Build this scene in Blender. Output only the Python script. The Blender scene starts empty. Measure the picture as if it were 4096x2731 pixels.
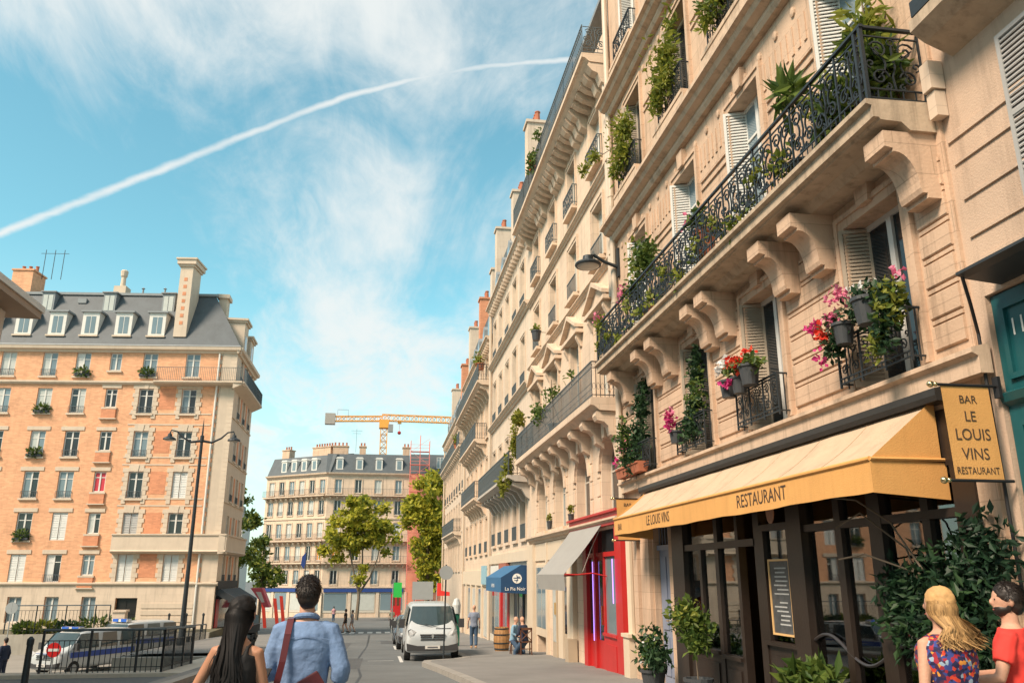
import bpy, math, random
import numpy as np
from mathutils import Vector, Matrix
rnd = random.Random(11)
PI = math.pi
rad = math.radians
S = bpy.context.scene
COL = S.collection

# ---------------------------------------------------------------- camera
# eye at the origin; +Y runs along the street, +X to the right-hand facades
PITCH, HEAD = rad(16.0), rad(8.85)
cam_d = bpy.data.cameras.new('camera'); cam = bpy.data.objects.new('camera', cam_d); COL.objects.link(cam)
fw = Vector((math.sin(HEAD)*math.cos(PITCH), math.cos(HEAD)*math.cos(PITCH), math.sin(PITCH)))
rt = Vector((math.cos(HEAD), -math.sin(HEAD), 0)); up = rt.cross(fw)
cam.matrix_world = Matrix(((rt.x, up.x, -fw.x, 0), (rt.y, up.y, -fw.y, 0), (rt.z, up.z, -fw.z, 0), (0, 0, 0, 1)))
cam_d.sensor_width = 36; cam_d.lens = 36*3260/4096; cam_d.clip_start = .05; cam_d.clip_end = 3000
S.camera = cam
S.render.resolution_x = 1024; S.render.resolution_y = 682

# ---------------------------------------------------------------- light
SUN_A, SUN_EL = rad(56), rad(45)          # travel direction measured from +Y towards +X, and elevation
W = bpy.data.worlds.new('World'); S.world = W; W.use_nodes = True
nt = W.node_tree; nt.nodes.clear()
def nd(tree, typ, **kw):
    n = tree.nodes.new(typ)
    for k, v in kw.items():
        if k.startswith('i_'):
            n.inputs[int(k[2:])].default_value = v
        else:
            setattr(n, k, v)
    return n
def lk(tree, a, ao, b, bi): tree.links.new(a.outputs[ao], b.inputs[bi])
def mth(tree, op, a=None, b=None, c=None):
    n = tree.nodes.new('ShaderNodeMath'); n.operation = op
    for i, x in enumerate((a, b, c)):
        if x is None: continue
        if isinstance(x, (int, float)): n.inputs[i].default_value = x
        else: tree.links.new(x, n.inputs[i])
    return n.outputs[0]
sky = nd(nt, 'ShaderNodeTexSky', sky_type='NISHITA', sun_disc=False)
sky.sun_elevation = SUN_EL; sky.sun_rotation = math.atan2(-math.sin(SUN_A), -math.cos(SUN_A))
sky.air_density = 1.0; sky.dust_density = .6; sky.ozone_density = 2.0
tc = nd(nt, 'ShaderNodeTexCoord')
sep = nd(nt, 'ShaderNodeSeparateXYZ'); lk(nt, tc, 'Generated', sep, 0)
zc = mth(nt, 'ADD', mth(nt, 'MAXIMUM', sep.outputs[2], 0.0), .10)
cmb = nd(nt, 'ShaderNodeCombineXYZ')
nt.links.new(mth(nt, 'DIVIDE', sep.outputs[0], zc), cmb.inputs[0]); nt.links.new(mth(nt, 'DIVIDE', sep.outputs[1], zc), cmb.inputs[1])
def wnoise(scale, detail, rough, dist, mscale=(1, 1, 1), rotz=0, off=(0, 0, 0)):
    mp = nd(nt, 'ShaderNodeMapping'); mp.inputs['Scale'].default_value = mscale; mp.inputs['Rotation'].default_value = (0, 0, rotz); mp.inputs['Location'].default_value = off
    nt.links.new(cmb.outputs[0], mp.inputs[0])
    n = nd(nt, 'ShaderNodeTexNoise'); n.inputs['Scale'].default_value = scale; n.inputs['Detail'].default_value = detail
    n.inputs['Roughness'].default_value = rough; n.inputs['Distortion'].default_value = dist
    lk(nt, mp, 0, n, 0); return n.outputs[0]
big = wnoise(.75, 5, .55, .5, (1, .8, 1), .5, (.35, 2.1, 0))
mid = wnoise(1.9, 10, .60, .8, (1.5, .62, 1), .95, (2, 1, 0))
fine = wnoise(7, 7, .65, .6, (1.5, .6, 1), .95)
cl = mth(nt, 'ADD', mth(nt, 'MULTIPLY', big, .62), mth(nt, 'ADD', mth(nt, 'MULTIPLY', mid, 1.05), mth(nt, 'MULTIPLY', fine, .40)))
def pray(x, y): return (fw*3260 + rt*(x-2048) + up*(1365.5-y)).normalized()
def patch(x, y, deg, amp):
    global cl
    dp = nd(nt, 'ShaderNodeVectorMath', operation='DOT_PRODUCT'); lk(nt, tc, 'Generated', dp, 0); dp.inputs[1].default_value = pray(x, y)
    m = nd(nt, 'ShaderNodeMapRange', interpolation_type='SMOOTHSTEP'); lk(nt, dp, 'Value', m, 0)
    m.inputs[1].default_value = math.cos(rad(deg)); m.inputs[2].default_value = 1; m.inputs[3].default_value = 0; m.inputs[4].default_value = amp
    cl = mth(nt, 'ADD', cl, m.outputs[0])
# banks and clear lanes of this afternoon's cirrus
for q in ((450, 150, 26, .10), (1300, 330, 18, .12), (1500, 1150, 12, .16), (1300, 1450, 16, .06), (700, 820, 17, -.30), (1100, 60, 12, -.10), (1750, 880, 11, -.26), (150, 950, 16, -.22), (1950, 250, 10, -.10), (900, 1200, 14, -.10), (1800, 650, 9, .10)): patch(q[0], q[1], q[2], q[3]*.8)
cr = nd(nt, 'ShaderNodeMapRange', interpolation_type='SMOOTHSTEP'); nt.links.new(cl, cr.inputs[0])
cr.inputs[1].default_value = .74; cr.inputs[2].default_value = 1.30; cr.inputs[3].default_value = 0; cr.inputs[4].default_value = .9
# pale veil low over the horizon
hz = nd(nt, 'ShaderNodeMapRange', interpolation_type='SMOOTHSTEP'); lk(nt, sep, 2, hz, 0)
hz.inputs[1].default_value = .02; hz.inputs[2].default_value = .36; hz.inputs[3].default_value = .75; hz.inputs[4].default_value = 0
fac = mth(nt, 'MAXIMUM', cr.outputs[0], mth(nt, 'MULTIPLY', hz.outputs[0], mth(nt, 'ADD', .35, mth(nt, 'MULTIPLY', mid, 1.1))))
# condensation trails: thin bands around great circles
puff = wnoise(15, 6, .6, .3)
thin = wnoise(3.2, 5, .6, .4, (1, 1, 1), .3, (5, 3, 0))
def trail(n, width, a, strength, off=0.0):
    dp = nd(nt, 'ShaderNodeVectorMath', operation='DOT_PRODUCT'); lk(nt, tc, 'Generated', dp, 0); dp.inputs[1].default_value = n
    along = nd(nt, 'ShaderNodeVectorMath', operation='DOT_PRODUCT'); lk(nt, tc, 'Generated', along, 0); along.inputs[1].default_value = a[0]
    bend = mth(nt, 'MULTIPLY', mth(nt, 'POWER', mth(nt, 'MAXIMUM', mth(nt, 'SUBTRACT', along.outputs['Value'], a[1]), 0.0), 2.0), a[2])
    wig = mth(nt, 'MULTIPLY', mth(nt, 'SUBTRACT', puff, .5), width*1.5)
    d = mth(nt, 'ABSOLUTE', mth(nt, 'ADD', mth(nt, 'ADD', dp.outputs['Value'], bend), mth(nt, 'ADD', wig, off)))
    m = nd(nt, 'ShaderNodeMapRange', interpolation_type='SMOOTHSTEP'); nt.links.new(d, m.inputs[0])
    m.inputs[1].default_value = 0; m.inputs[2].default_value = width*1.6; m.inputs[3].default_value = strength; m.inputs[4].default_value = 0
    brk = nd(nt, 'ShaderNodeMapRange'); nt.links.new(thin, brk.inputs[0]); brk.inputs[1].default_value = .3; brk.inputs[2].default_value = .62; brk.inputs[3].default_value = .6; brk.inputs[4].default_value = 1
    return mth(nt, 'MULTIPLY', m.outputs[0], brk.outputs[0])
pa, pb, pc = pray(0, 935), pray(1200, 455), pray(2240, 243)
n1 = pa.cross(pb).normalized(); al = (pb-pa).normalized()
kb = -n1.dot(pc)/max(1e-6, (al.dot(pc)-al.dot(pb))**2)
fac = mth(nt, 'MAXIMUM', fac, trail(n1, .0040, (al, al.dot(pb), kb), .9))
mixc = nd(nt, 'ShaderNodeMix', data_type='RGBA')
nt.links.new(fac, mixc.inputs[0])
tint = nd(nt, 'ShaderNodeMix', data_type='RGBA', blend_type='MULTIPLY'); tint.inputs[0].default_value = 1
lk(nt, sky, 0, tint, 6); tint.inputs[7].default_value = (1.05, 1.58, 1.18, 1)
nt.links.new(tint.outputs[2], mixc.inputs[6]); mixc.inputs[7].default_value = (5.0, 5.15, 5.05, 1)
bg = nd(nt, 'ShaderNodeBackground'); nt.links.new(mixc.outputs[2], bg.inputs[0]); bg.inputs[1].default_value = .105
wo = nd(nt, 'ShaderNodeOutputWorld'); lk(nt, bg, 0, wo, 0)

sd = bpy.data.lights.new('sun', 'SUN'); sun = bpy.data.objects.new('sun', sd); COL.objects.link(sun)
sd.energy = 3.7; sd.angle = rad(16); sd.color = (1.0, .80, .62)
sun.rotation_euler = Vector((math.sin(SUN_A)*math.cos(SUN_EL), math.cos(SUN_A)*math.cos(SUN_EL), -math.sin(SUN_EL))).to_track_quat('-Z', 'Y').to_euler()
vs = S.view_settings; vs.view_transform = 'Standard'; vs.look = 'None'; vs.exposure = .80; vs.gamma = 1; vs.use_curve_mapping = False

# ---------------------------------------------------------------- materials
MATS = {}
def mat(name, col, rough=.75, var=.12, scale=2.5, bump=0., bscale=30., streak=0., metal=0., spec=.4, emit=0., island=0., blocks=None):
    if name in MATS: return MATS[name]
    m = bpy.data.materials.new(name); MATS[name] = m; m.use_nodes = True
    t = m.node_tree; b = t.nodes['Principled BSDF']
    b.inputs['Roughness'].default_value = rough; b.inputs['Metallic'].default_value = metal; b.inputs['Specular IOR Level'].default_value = spec
    g = t.nodes.new('ShaderNodeNewGeometry')
    n = nd(t, 'ShaderNodeTexNoise'); n.inputs['Scale'].default_value = scale; n.inputs['Detail'].default_value = 6; n.inputs['Roughness'].default_value = .62
    lk(t, g, 'Position', n, 0)
    k = mth(t, 'ADD', mth(t, 'MULTIPLY', mth(t, 'SUBTRACT', n.outputs[0], .5), 2*var*1.6), 1.0)
    if streak:
        mp = nd(t, 'ShaderNodeMapping'); mp.inputs['Scale'].default_value = (3.2, 3.2, .28); lk(t, g, 'Position', mp, 0)
        n2 = nd(t, 'ShaderNodeTexNoise'); n2.inputs['Scale'].default_value = 1.3; n2.inputs['Detail'].default_value = 7; n2.inputs['Roughness'].default_value = .7; lk(t, mp, 0, n2, 0)
        r = nd(t, 'ShaderNodeMapRange'); lk(t, n2, 0, r, 0); r.inputs[1].default_value = .5; r.inputs[2].default_value = .78; r.inputs[3].default_value = 1; r.inputs[4].default_value = 1-streak
        k = mth(t, 'MULTIPLY', k, r.outputs[0])
    if blocks:                                          # coursed masonry: (length, height, joint darkness, tone spread)
        sx = nd(t, 'ShaderNodeSeparateXYZ'); lk(t, g, 'Position', sx, 0); cx = nd(t, 'ShaderNodeCombineXYZ')
        t.links.new(mth(t, 'ADD', sx.outputs[0], sx.outputs[1]), cx.inputs[0]); t.links.new(sx.outputs[2], cx.inputs[1])
        bk = nd(t, 'ShaderNodeTexBrick'); lk(t, cx, 0, bk, 0); bk.inputs['Scale'].default_value = 1; bk.inputs['Brick Width'].default_value = blocks[0]; bk.inputs['Row Height'].default_value = blocks[1]
        bk.inputs['Mortar Size'].default_value = blocks[1]*.02; bk.inputs['Mortar Smooth'].default_value = .3; bk.inputs['Bias'].default_value = 0
        bk.inputs['Color1'].default_value = (1-blocks[3],)*3+(1,); bk.inputs['Color2'].default_value = (1+blocks[3],)*3+(1,); bk.inputs['Mortar'].default_value = (1-blocks[2],)*3+(1,)
        sc = nd(t, 'ShaderNodeSeparateColor'); lk(t, bk, 0, sc, 0); k = mth(t, 'MULTIPLY', k, sc.outputs[0])
    if island:
        k = mth(t, 'MULTIPLY', k, mth(t, 'ADD', 1-island, mth(t, 'MULTIPLY', g.outputs['Random Per Island'], 2*island)))
    v = nd(t, 'ShaderNodeVectorMath', operation='SCALE'); v.inputs[0].default_value = col[:3]; t.links.new(k, v.inputs[3])
    lk(t, v, 0, b, 'Base Color')
    if bump:
        n3 = nd(t, 'ShaderNodeTexNoise'); n3.inputs['Scale'].default_value = bscale; n3.inputs['Detail'].default_value = 4; lk(t, g, 'Position', n3, 0)
        bp = nd(t, 'ShaderNodeBump'); bp.inputs['Strength'].default_value = bump; bp.inputs['Distance'].default_value = .02
        lk(t, n3, 0, bp, 'Height'); lk(t, bp, 0, b, 'Normal')
    if emit:
        b.inputs['Emission Color'].default_value = (*col[:3], 1); b.inputs['Emission Strength'].default_value = emit
    return m
def leafmat(name, c1, c2, trans=.35):
    m = bpy.data.materials.new(name); m.use_nodes = True; t = m.node_tree; b = t.nodes['Principled BSDF']; o = t.nodes['Material Output']
    g = t.nodes.new('ShaderNodeNewGeometry')
    mx = nd(t, 'ShaderNodeMix', data_type='RGBA'); lk(t, g, 'Random Per Island', mx, 0)
    mx.inputs[6].default_value = (*c1, 1); mx.inputs[7].default_value = (*c2, 1)
    t.links.new(mx.outputs[2], b.inputs['Base Color']); b.inputs['Roughness'].default_value = .5; b.inputs['Specular IOR Level'].default_value = .3
    tr = t.nodes.new('ShaderNodeBsdfTranslucent'); t.links.new(mx.outputs[2], tr.inputs[0])
    ms = t.nodes.new('ShaderNodeMixShader'); ms.inputs[0].default_value = trans
    lk(t, b, 0, ms, 1); lk(t, tr, 0, ms, 2); lk(t, ms, 0, o, 0)
    return m
def glassmat(name, tint=(.8, .85, .85), refl=1.45, base=.12):
    m = bpy.data.materials.new(name); m.use_nodes = True; t = m.node_tree; t.nodes.clear()
    o = t.nodes.new('ShaderNodeOutputMaterial'); tr = t.nodes.new('ShaderNodeBsdfTransparent'); tr.inputs[0].default_value = (*tint, 1)
    gl = t.nodes.new('ShaderNodeBsdfGlossy'); gl.inputs[0].default_value = (.9, .93, .95, 1); gl.inputs[1].default_value = .02
    fr = t.nodes.new('ShaderNodeFresnel'); fr.inputs[0].default_value = refl
    ms = t.nodes.new('ShaderNodeMixShader'); t.links.new(mth(t, 'ADD', fr.outputs[0], base), ms.inputs[0])
    lk(t, tr, 0, ms, 1); lk(t, gl, 0, ms, 2); lk(t, ms, 0, o, 0); return m

STONE = mat('stone_warm', (.55, .39, .275), .85, .13, 1.3, .3, 26, .55, blocks=(.95, .37, .26, .045))
STONE2 = mat('stone_cream', (.62, .48, .36), .85, .11, 1.1, .2, 26, .34, blocks=(.95, .37, .22, .04))
STONE3 = mat('stone_pale', (.59, .48, .375), .85, .11, .9, .0, 26, .34, blocks=(.95, .40, .14, .03))
STONE4 = mat('stone_grey', (.44, .40, .35), .85, .10, .9, .0, 26, .22)
PLASTER = mat('plaster', (.52, .385, .285), .9, .14, .8, .3, 45, .40)
LEDGE = mat('stone_ledge', (.56, .415, .30), .85, .16, 2.0, .2, 26, .55)
SLABW = mat('slab_stained', (.46, .36, .26), .88, .22, 3.5, .3, 20, .6)
BRICK = mat('brick_orange', (.68, .36, .205), .85, .13, .7, .2, 30, .16, blocks=(.24, .085, .10, .12))
BRICK2 = mat('brick_red', (.58, .25, .135), .85, .12, .9, .2, 30, .10, blocks=(.24, .085, .10, .12))
QUOIN = mat('quoin_stone', (.57, .47, .365), .85, .10, 1.6, .0, 26, .15)
SLATE = mat('slate', (.075, .09, .10), .6, .22, 1.4, .2, 9, .15)
ZINC = mat('zinc', (.22, .24, .25), .5, .15, 2, 0, 9, .1)
IRON = mat('iron', (.030, .038, .044), .5, .2, 9, 0, 9, 0, .3)
IRON2 = mat('iron_grey', (.085, .105, .115), .55, .2, 9)
WHITE = mat('white_paint', (.62, .61, .57), .5, .06, 3)
OFFW = mat('offwhite_paint', (.52, .48, .41), .55, .08, 3)
SHUT = mat('shutter_beige', (.36, .30, .23), .6, .08, 3)
SHUTW = mat('shutter_white', (.60, .60, .57), .55, .06, 3)
SHUTG = mat('shutter_grey', (.36, .36, .35), .55, .06, 3)
DARK = mat('room_dark', (.012, .012, .013), .9, .1)
PANE = mat('pane_dark', (.018, .024, .028), .06, .1, 1, spec=.6)
PANEB = mat('pane_blue', (.16, .22, .25), .08, .15, .6, spec=.6)
CURT = mat('curtain', (.46, .48, .45), .25, .12, 2.2, spec=.5)
CURTR = mat('curtain_red', (.5, .04, .06), .4, .1, 2)
PIPE = mat('pipe_paint', (.52, .43, .335), .5, .08, 3)
GLASS = glassmat('glass')
BROWN = mat('brown_paint', (.026, .018, .014), .42, .2, 4, .1, 20)
TEAL = mat('teal_paint', (.010, .085, .095), .35, .12, 3)
BLUEG = mat('bluegrey_paint', (.20, .235, .32), .45, .10, 3)
RED = mat('red_paint', (.46, .022, .022), .38, .10, 3)
CANV = mat('canvas_yellow', (.64, .34, .11), .85, .10, 2.0, .2, 60, .16); CANVT = mat('canvas_faded', (.50, .375, .26), .85, .10, 1.6, .2, 60, .22)
CANVG = mat('canvas_grey', (.29, .285, .27), .8, .08, 2.0, .1, 60)
CANVB = mat('canvas_blue', (.012, .052, .13), .7, .08, 2)
INK = mat('lettering_ink', (.07, .045, .03), .85, .25, 25)
BRASS = mat('brass', (.75, .58, .32), .22, .05, 3, metal=1)
ASPH = mat('asphalt', (.125, .132, .132), .85, .26, .55, .35, 60)
PAVE = mat('pavement', (.19, .185, .175), .85, .24, .7, .3, 50)
KERB = mat('kerb_granite', (.27, .255, .23), .8, .14, 2.5, .2, 30)
PAINT = mat('road_paint', (.55, .54, .51), .7, .15, 4)
POTB = mat('pot_dark', (.05, .055, .06), .5, .1)
TERRA = mat('terracotta', (.38, .13, .07), .8, .15, 4)
WOOD = mat('barrel_wood', (.36, .19, .075), .6, .2, 5, .2, 20)
WOODD = mat('dark_wood', (.11, .045, .022), .5, .15, 5)
SIGNG = mat('sign_back', (.30, .32, .32), .5, .08, 2)
CREAM = mat('cream_paint', (.60, .50, .38), .55, .07, 2, 0, 9, .1)
CREAM2 = mat('cream_panel', (.42, .335, .24), .55, .07, 2, 0, 9, .1)
BARK = mat('bark', (.16, .125, .09), .9, .25, 6)
LEAF = leafmat('leaf_mid', (.04, .085, .018), (.14, .19, .035))
LEAFY = leafmat('leaf_yellow', (.12, .15, .018), (.30, .29, .04), .45)
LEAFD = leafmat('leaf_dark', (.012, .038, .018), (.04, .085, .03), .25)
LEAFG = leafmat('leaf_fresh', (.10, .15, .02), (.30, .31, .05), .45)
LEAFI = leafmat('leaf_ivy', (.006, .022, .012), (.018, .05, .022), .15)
LEAFT = leafmat('leaf_sunlit', (.32, .34, .035), (.62, .55, .07), .5)  # tree leaves: sunlight on the crowns put into the colour, brighter than natural foliage
FL_RED = leafmat('flower_red', (.65, .03, .02), (.85, .10, .05), .3)
FL_PINK = leafmat('flower_pink', (.60, .10, .22), (.80, .30, .42), .3)
FL_MAG = leafmat('flower_magenta', (.45, .02, .14), (.65, .06, .25), .3)
FL_WHITE = leafmat('flower_white', (.7, .7, .68), (.8, .78, .76), .3)

# ---------------------------------------------------------------- mesh helpers
class MB:
    def __init__(s): s.v = []; s.f = []; s.m = []; s.mi = 0; s.smooth = False
    def add(s, vs, fs):
        k = len(s.v); s.v += [tuple(p) for p in vs]; s.f += [tuple(i+k for i in f) for f in fs]; s.m += [s.mi]*len(fs)
    def box(s, x0, y0, z0, x1, y1, z1):
        if x0 > x1: x0, x1 = x1, x0
        if y0 > y1: y0, y1 = y1, y0
        if z0 > z1: z0, z1 = z1, z0
        s.add([(x0, y0, z0), (x1, y0, z0), (x1, y1, z0), (x0, y1, z0), (x0, y0, z1), (x1, y0, z1), (x1, y1, z1), (x0, y1, z1)],
              [(0, 3, 2, 1), (4, 5, 6, 7), (0, 1, 5, 4), (1, 2, 6, 5), (2, 3, 7, 6), (3, 0, 4, 7)]); return s
    def quad(s, *p): s.add(p, [tuple(range(len(p)))]); return s
    def prism(s, poly, ax, a0, a1):
        n = len(poly)
        def P(p, a): return (a, p[0], p[1]) if ax == 'x' else ((p[0], a, p[1]) if ax == 'y' else (p[0], p[1], a))
        s.add([P(p, a0) for p in poly]+[P(p, a1) for p in poly],
              [tuple(range(n-1, -1, -1)), tuple(range(n, 2*n))]+[(i, (i+1) % n, n+(i+1) % n, n+i) for i in range(n)]); return s
    def tube(s, pts, r, n=6, closed=False):
        pts = [Vector(p) for p in pts]; N = len(pts)
        rs = r if isinstance(r, (list, tuple)) else [r]*N
        vs = []; prev = None
        for i, p in enumerate(pts):
            a = pts[(i-1) % N] if (closed or i > 0) else p; b = pts[(i+1) % N] if (closed or i < N-1) else p
            t = (b-a); t = t.normalized() if t.length > 1e-9 else Vector((0, 0, 1))
            if prev is None: e = Vector((0, 0, 1)) if abs(t.z) < .9 else Vector((1, 0, 0)); q = e-t*e.dot(t)
            else: q = prev-t*prev.dot(t)
            q = q.normalized() if q.length > 1e-6 else t.orthogonal().normalized(); prev = q; w = t.cross(q)
            for k in range(n):
                an = 2*PI*(k+.5)/n; vs.append(p+(q*math.cos(an)+w*math.sin(an))*rs[i])
        fs = []
        for i in range(N if closed else N-1):
            j = (i+1) % N
            for k in range(n): fs.append((i*n+k, i*n+(k+1) % n, j*n+(k+1) % n, j*n+k))
        if not closed: fs += [tuple(range(n-1, -1, -1)), tuple((N-1)*n+k for k in range(n))]
        s.add(vs, fs); return s
    def rings(s, rings, cap=True):
        n = len(rings[0]); vs = [p for r in rings for p in r]; fs = []
        for i in range(len(rings)-1):
            for k in range(n): fs.append((i*n+k, i*n+(k+1) % n, (i+1)*n+(k+1) % n, (i+1)*n+k))
        if cap: fs += [tuple(range(n-1, -1, -1)), tuple((len(rings)-1)*n+k for k in range(n))]
        s.add(vs, fs); return s
    def lathe(s, prof, n=16, c=(0, 0, 0)):
        return s.rings([[(c[0]+r*math.cos(2*PI*k/n), c[1]+r*math.sin(2*PI*k/n), c[2]+z) for k in range(n)] for r, z in prof])
    def ell(s, c, a, b, h, n=14, m=8, rot=None):
        rr = []
        for i in range(m+1):
            th = -PI/2+PI*i/m; cr_ = max(.02, math.cos(th))
            rr.append([Vector((a*cr_*math.cos(2*PI*k/n), b*cr_*math.sin(2*PI*k/n), h*math.sin(th))) for k in range(n)])
        if rot is not None: rr = [[rot @ p for p in r] for r in rr]
        return s.rings([[p+Vector(c) for p in r] for r in rr])
    def mesh(s, name='m'):
        me = bpy.data.meshes.new(name); me.from_pydata(s.v, [], s.f)
        if any(s.m): me.polygons.foreach_set('material_index', s.m)
        if s.smooth: me.polygons.foreach_set('use_smooth', [True]*len(s.f))
        me.update(); return me
def obj(name, g, m=None, parent=None, loc=(0, 0, 0), rz=0., rot=None):
    me = g.mesh(name) if isinstance(g, MB) else g
    if m is not None and len(me.materials) == 0:
        for q in (m if isinstance(m, (list, tuple)) else [m]): me.materials.append(q)
    o = bpy.data.objects.new(name, me); COL.objects.link(o); o.location = loc; o.rotation_euler = rot if rot else (0, 0, rz)
    if parent is not None: o.parent = parent
    return o
def tag(o, label, cat, group=None):
    o['label'] = label; o['category'] = cat
    if group: o['group'] = group
    return o
def thing(name, label, cat, loc=(0, 0, 0), rz=0, group=None):
    o = bpy.data.objects.new(name, None); COL.objects.link(o); o.location = loc; o.rotation_euler = (0, 0, rz); o.empty_display_size = .3
    return tag(o, label, cat, group)
def struct(name, g, m):
    o = obj(name, g, m); o['kind'] = 'structure'; return o
CACHE = {}
def cached(key, fn, m):
    if key not in CACHE:
        me = fn().mesh(key[0]); 
        for q in (m if isinstance(m, (list, tuple)) else [m]): me.materials.append(q)
        CACHE[key] = me
    return CACHE[key]
def text_mesh(txt, size, m, sx=1., align='CENTER', ext=.0006):
    cu = bpy.data.curves.new('lettering', 'FONT'); cu.body = txt; cu.size = size; cu.align_x = align; cu.extrude = ext; cu.resolution_u = 3
    o = bpy.data.objects.new('tmp', cu); COL.objects.link(o); o.scale = (sx, 1, 1)
    dg = bpy.context.evaluated_depsgraph_get(); dg.update()
    me = bpy.data.meshes.new_from_object(o.evaluated_get(dg)); bpy.data.objects.remove(o)
    me.transform(Matrix.Diagonal((sx, 1, 1, 1))); me.materials.clear(); me.materials.append(m); return me
class Fac:
    """a facade frame: u along it, y outwards, z up"""
    def __init__(s, root, o, ang): s.root = root; s.ang = ang; s.o = Vector(o)-root.location; s.c, s.s = math.cos(ang), math.sin(ang)
    def put(s, name, g, m, u=0., z=0., y=0.):
        return obj(name, g, m, s.root, (s.o.x+s.c*u-s.s*y, s.o.y+s.s*u+s.c*y, s.o.z+z), s.ang)
def sub(part, name, g, m, u=0., z=0., y=0., rot=None): return obj(name, g, m, part, (u, y, z), rot=rot)

def wall_mb(u0, u1, z0, z1, ops, rev=.3, depth=9., mi_body=0):
    mb = MB(); us = sorted({u0, u1, *[o[0] for o in ops], *[o[1] for o in ops]}); zs = sorted({z0, z1, *[o[2] for o in ops], *[o[3] for o in ops]})
    us = [u for u in us if u0 <= u <= u1]; zs = [z for z in zs if z0 <= z <= z1]
    for i in range(len(us)-1):
        for j in range(len(zs)-1):
            cu, cz = (us[i]+us[i+1])/2, (zs[j]+zs[j+1])/2
            if any(o[0] < cu < o[1] and o[2] < cz < o[3] for o in ops): continue
            mb.quad((us[i], 0, zs[j]), (us[i], 0, zs[j+1]), (us[i+1], 0, zs[j+1]), (us[i+1], 0, zs[j]))
    for o in ops:
        a, b, c, d = o[:4]; arch = len(o) > 4
        dd = d-(b-a)/2 if arch else d
        mb.quad((a, 0, c), (a, -rev, c), (a, -rev, dd), (a, 0, dd)); mb.quad((b, 0, c), (b, 0, dd), (b, -rev, dd), (b, -rev, c))
        mb.quad((a, 0, c), (b, 0, c), (b, -rev, c), (a, -rev, c))
        if not arch: mb.quad((a, 0, d), (a, -rev, d), (b, -rev, d), (b, 0, d))
        else:
            r = (b-a)/2; m_ = (a+b)/2; N = 12
            pt = [(m_-r*math.cos(PI*k/N), dd+r*math.sin(PI*k/N)) for k in range(N+1)]
            for k in range(N):
                (x0, y0), (x1, y1) = pt[k], pt[k+1]
                mb.quad((x0, 0, y0), (x0, -rev, y0), (x1, -rev, y1), (x1, 0, y1))
                mb.quad((x0, 0, y0), (x1, 0, y1), (x1, 0, d), (x0, 0, d))
    if depth:
        mb.mi = mi_body; mb.box(u0, -depth, z0, u1, -rev-.002, z1)
    return mb
def frame_mb(w, h, t=.07, d=.06, mull=True, trans=None):
    mb = MB(); a = w/2
    mb.box(-a, 0, 0, -a+t, d, h); mb.box(a-t, 0, 0, a, d, h); mb.box(-a+t, 0, 0, a-t, d, t); mb.box(-a+t, 0, h-t, a-t, d, h)
    if mull: mb.box(-.05, .004, t, .05, d+.012, h-t)
    if trans: mb.box(-a+t, .006, trans-.025, a-t, d-.008, trans+.025)
    return mb
def shutter_mb(w, h, n):
    mb = MB(); t = .05
    mb.box(-w/2, 0, 0, -w/2+t, .035, h); mb.box(w/2-t, 0, 0, w/2, .035, h); mb.box(-w/2+t, 0, 0, w/2-t, .035, t*1.3); mb.box(-w/2+t, 0, h-t, w/2-t, .035, h)
    mb.box(-w/2+t, 0, h*.48, w/2-t, .035, h*.48+t)
    for i in range(n):
        z = t*1.3+(h-2.3*t)*(i+.5)/n; k = (h/n)*.42
        mb.quad((-w/2+t, .004, z+k), (w/2-t, .004, z+k), (w/2-t, .03, z-k), (-w/2+t, .03, z-k))
        mb.quad((-w/2+t, .004, z+k-.012), (-w/2+t, .03, z-k-.012), (w/2-t, .03, z-k-.012), (w/2-t, .004, z+k-.012))
    return mb
def surround_mb(w, h, t, d):
    mb = MB(); a = w/2
    for k, (e0, e1, dd) in enumerate(((0, t*.62, d*.6), (t*.62, t, d))):
        mb.box(-a-e1, 0, 0, -a-e0, dd, h+e1); mb.box(a+e0, 0, 0, a+e1, dd, h+e1); mb.box(-a-e0, 0, h+e0, a+e0, dd, h+e1)
    return mb
def profile_mb(poly, u0, u1): return MB().prism(poly, 'x', u0, u1)
def spiral(c, r0, r1, a0, turns, n=14, plane=1):
    return [(c[0]+(r0+(r1-r0)*i/n)*math.cos(a0+turns*2*PI*i/n), 0, c[1]+(r0+(r1-r0)*i/n)*math.sin(a0+turns*2*PI*i/n)) for i in range(n+1)]
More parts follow.
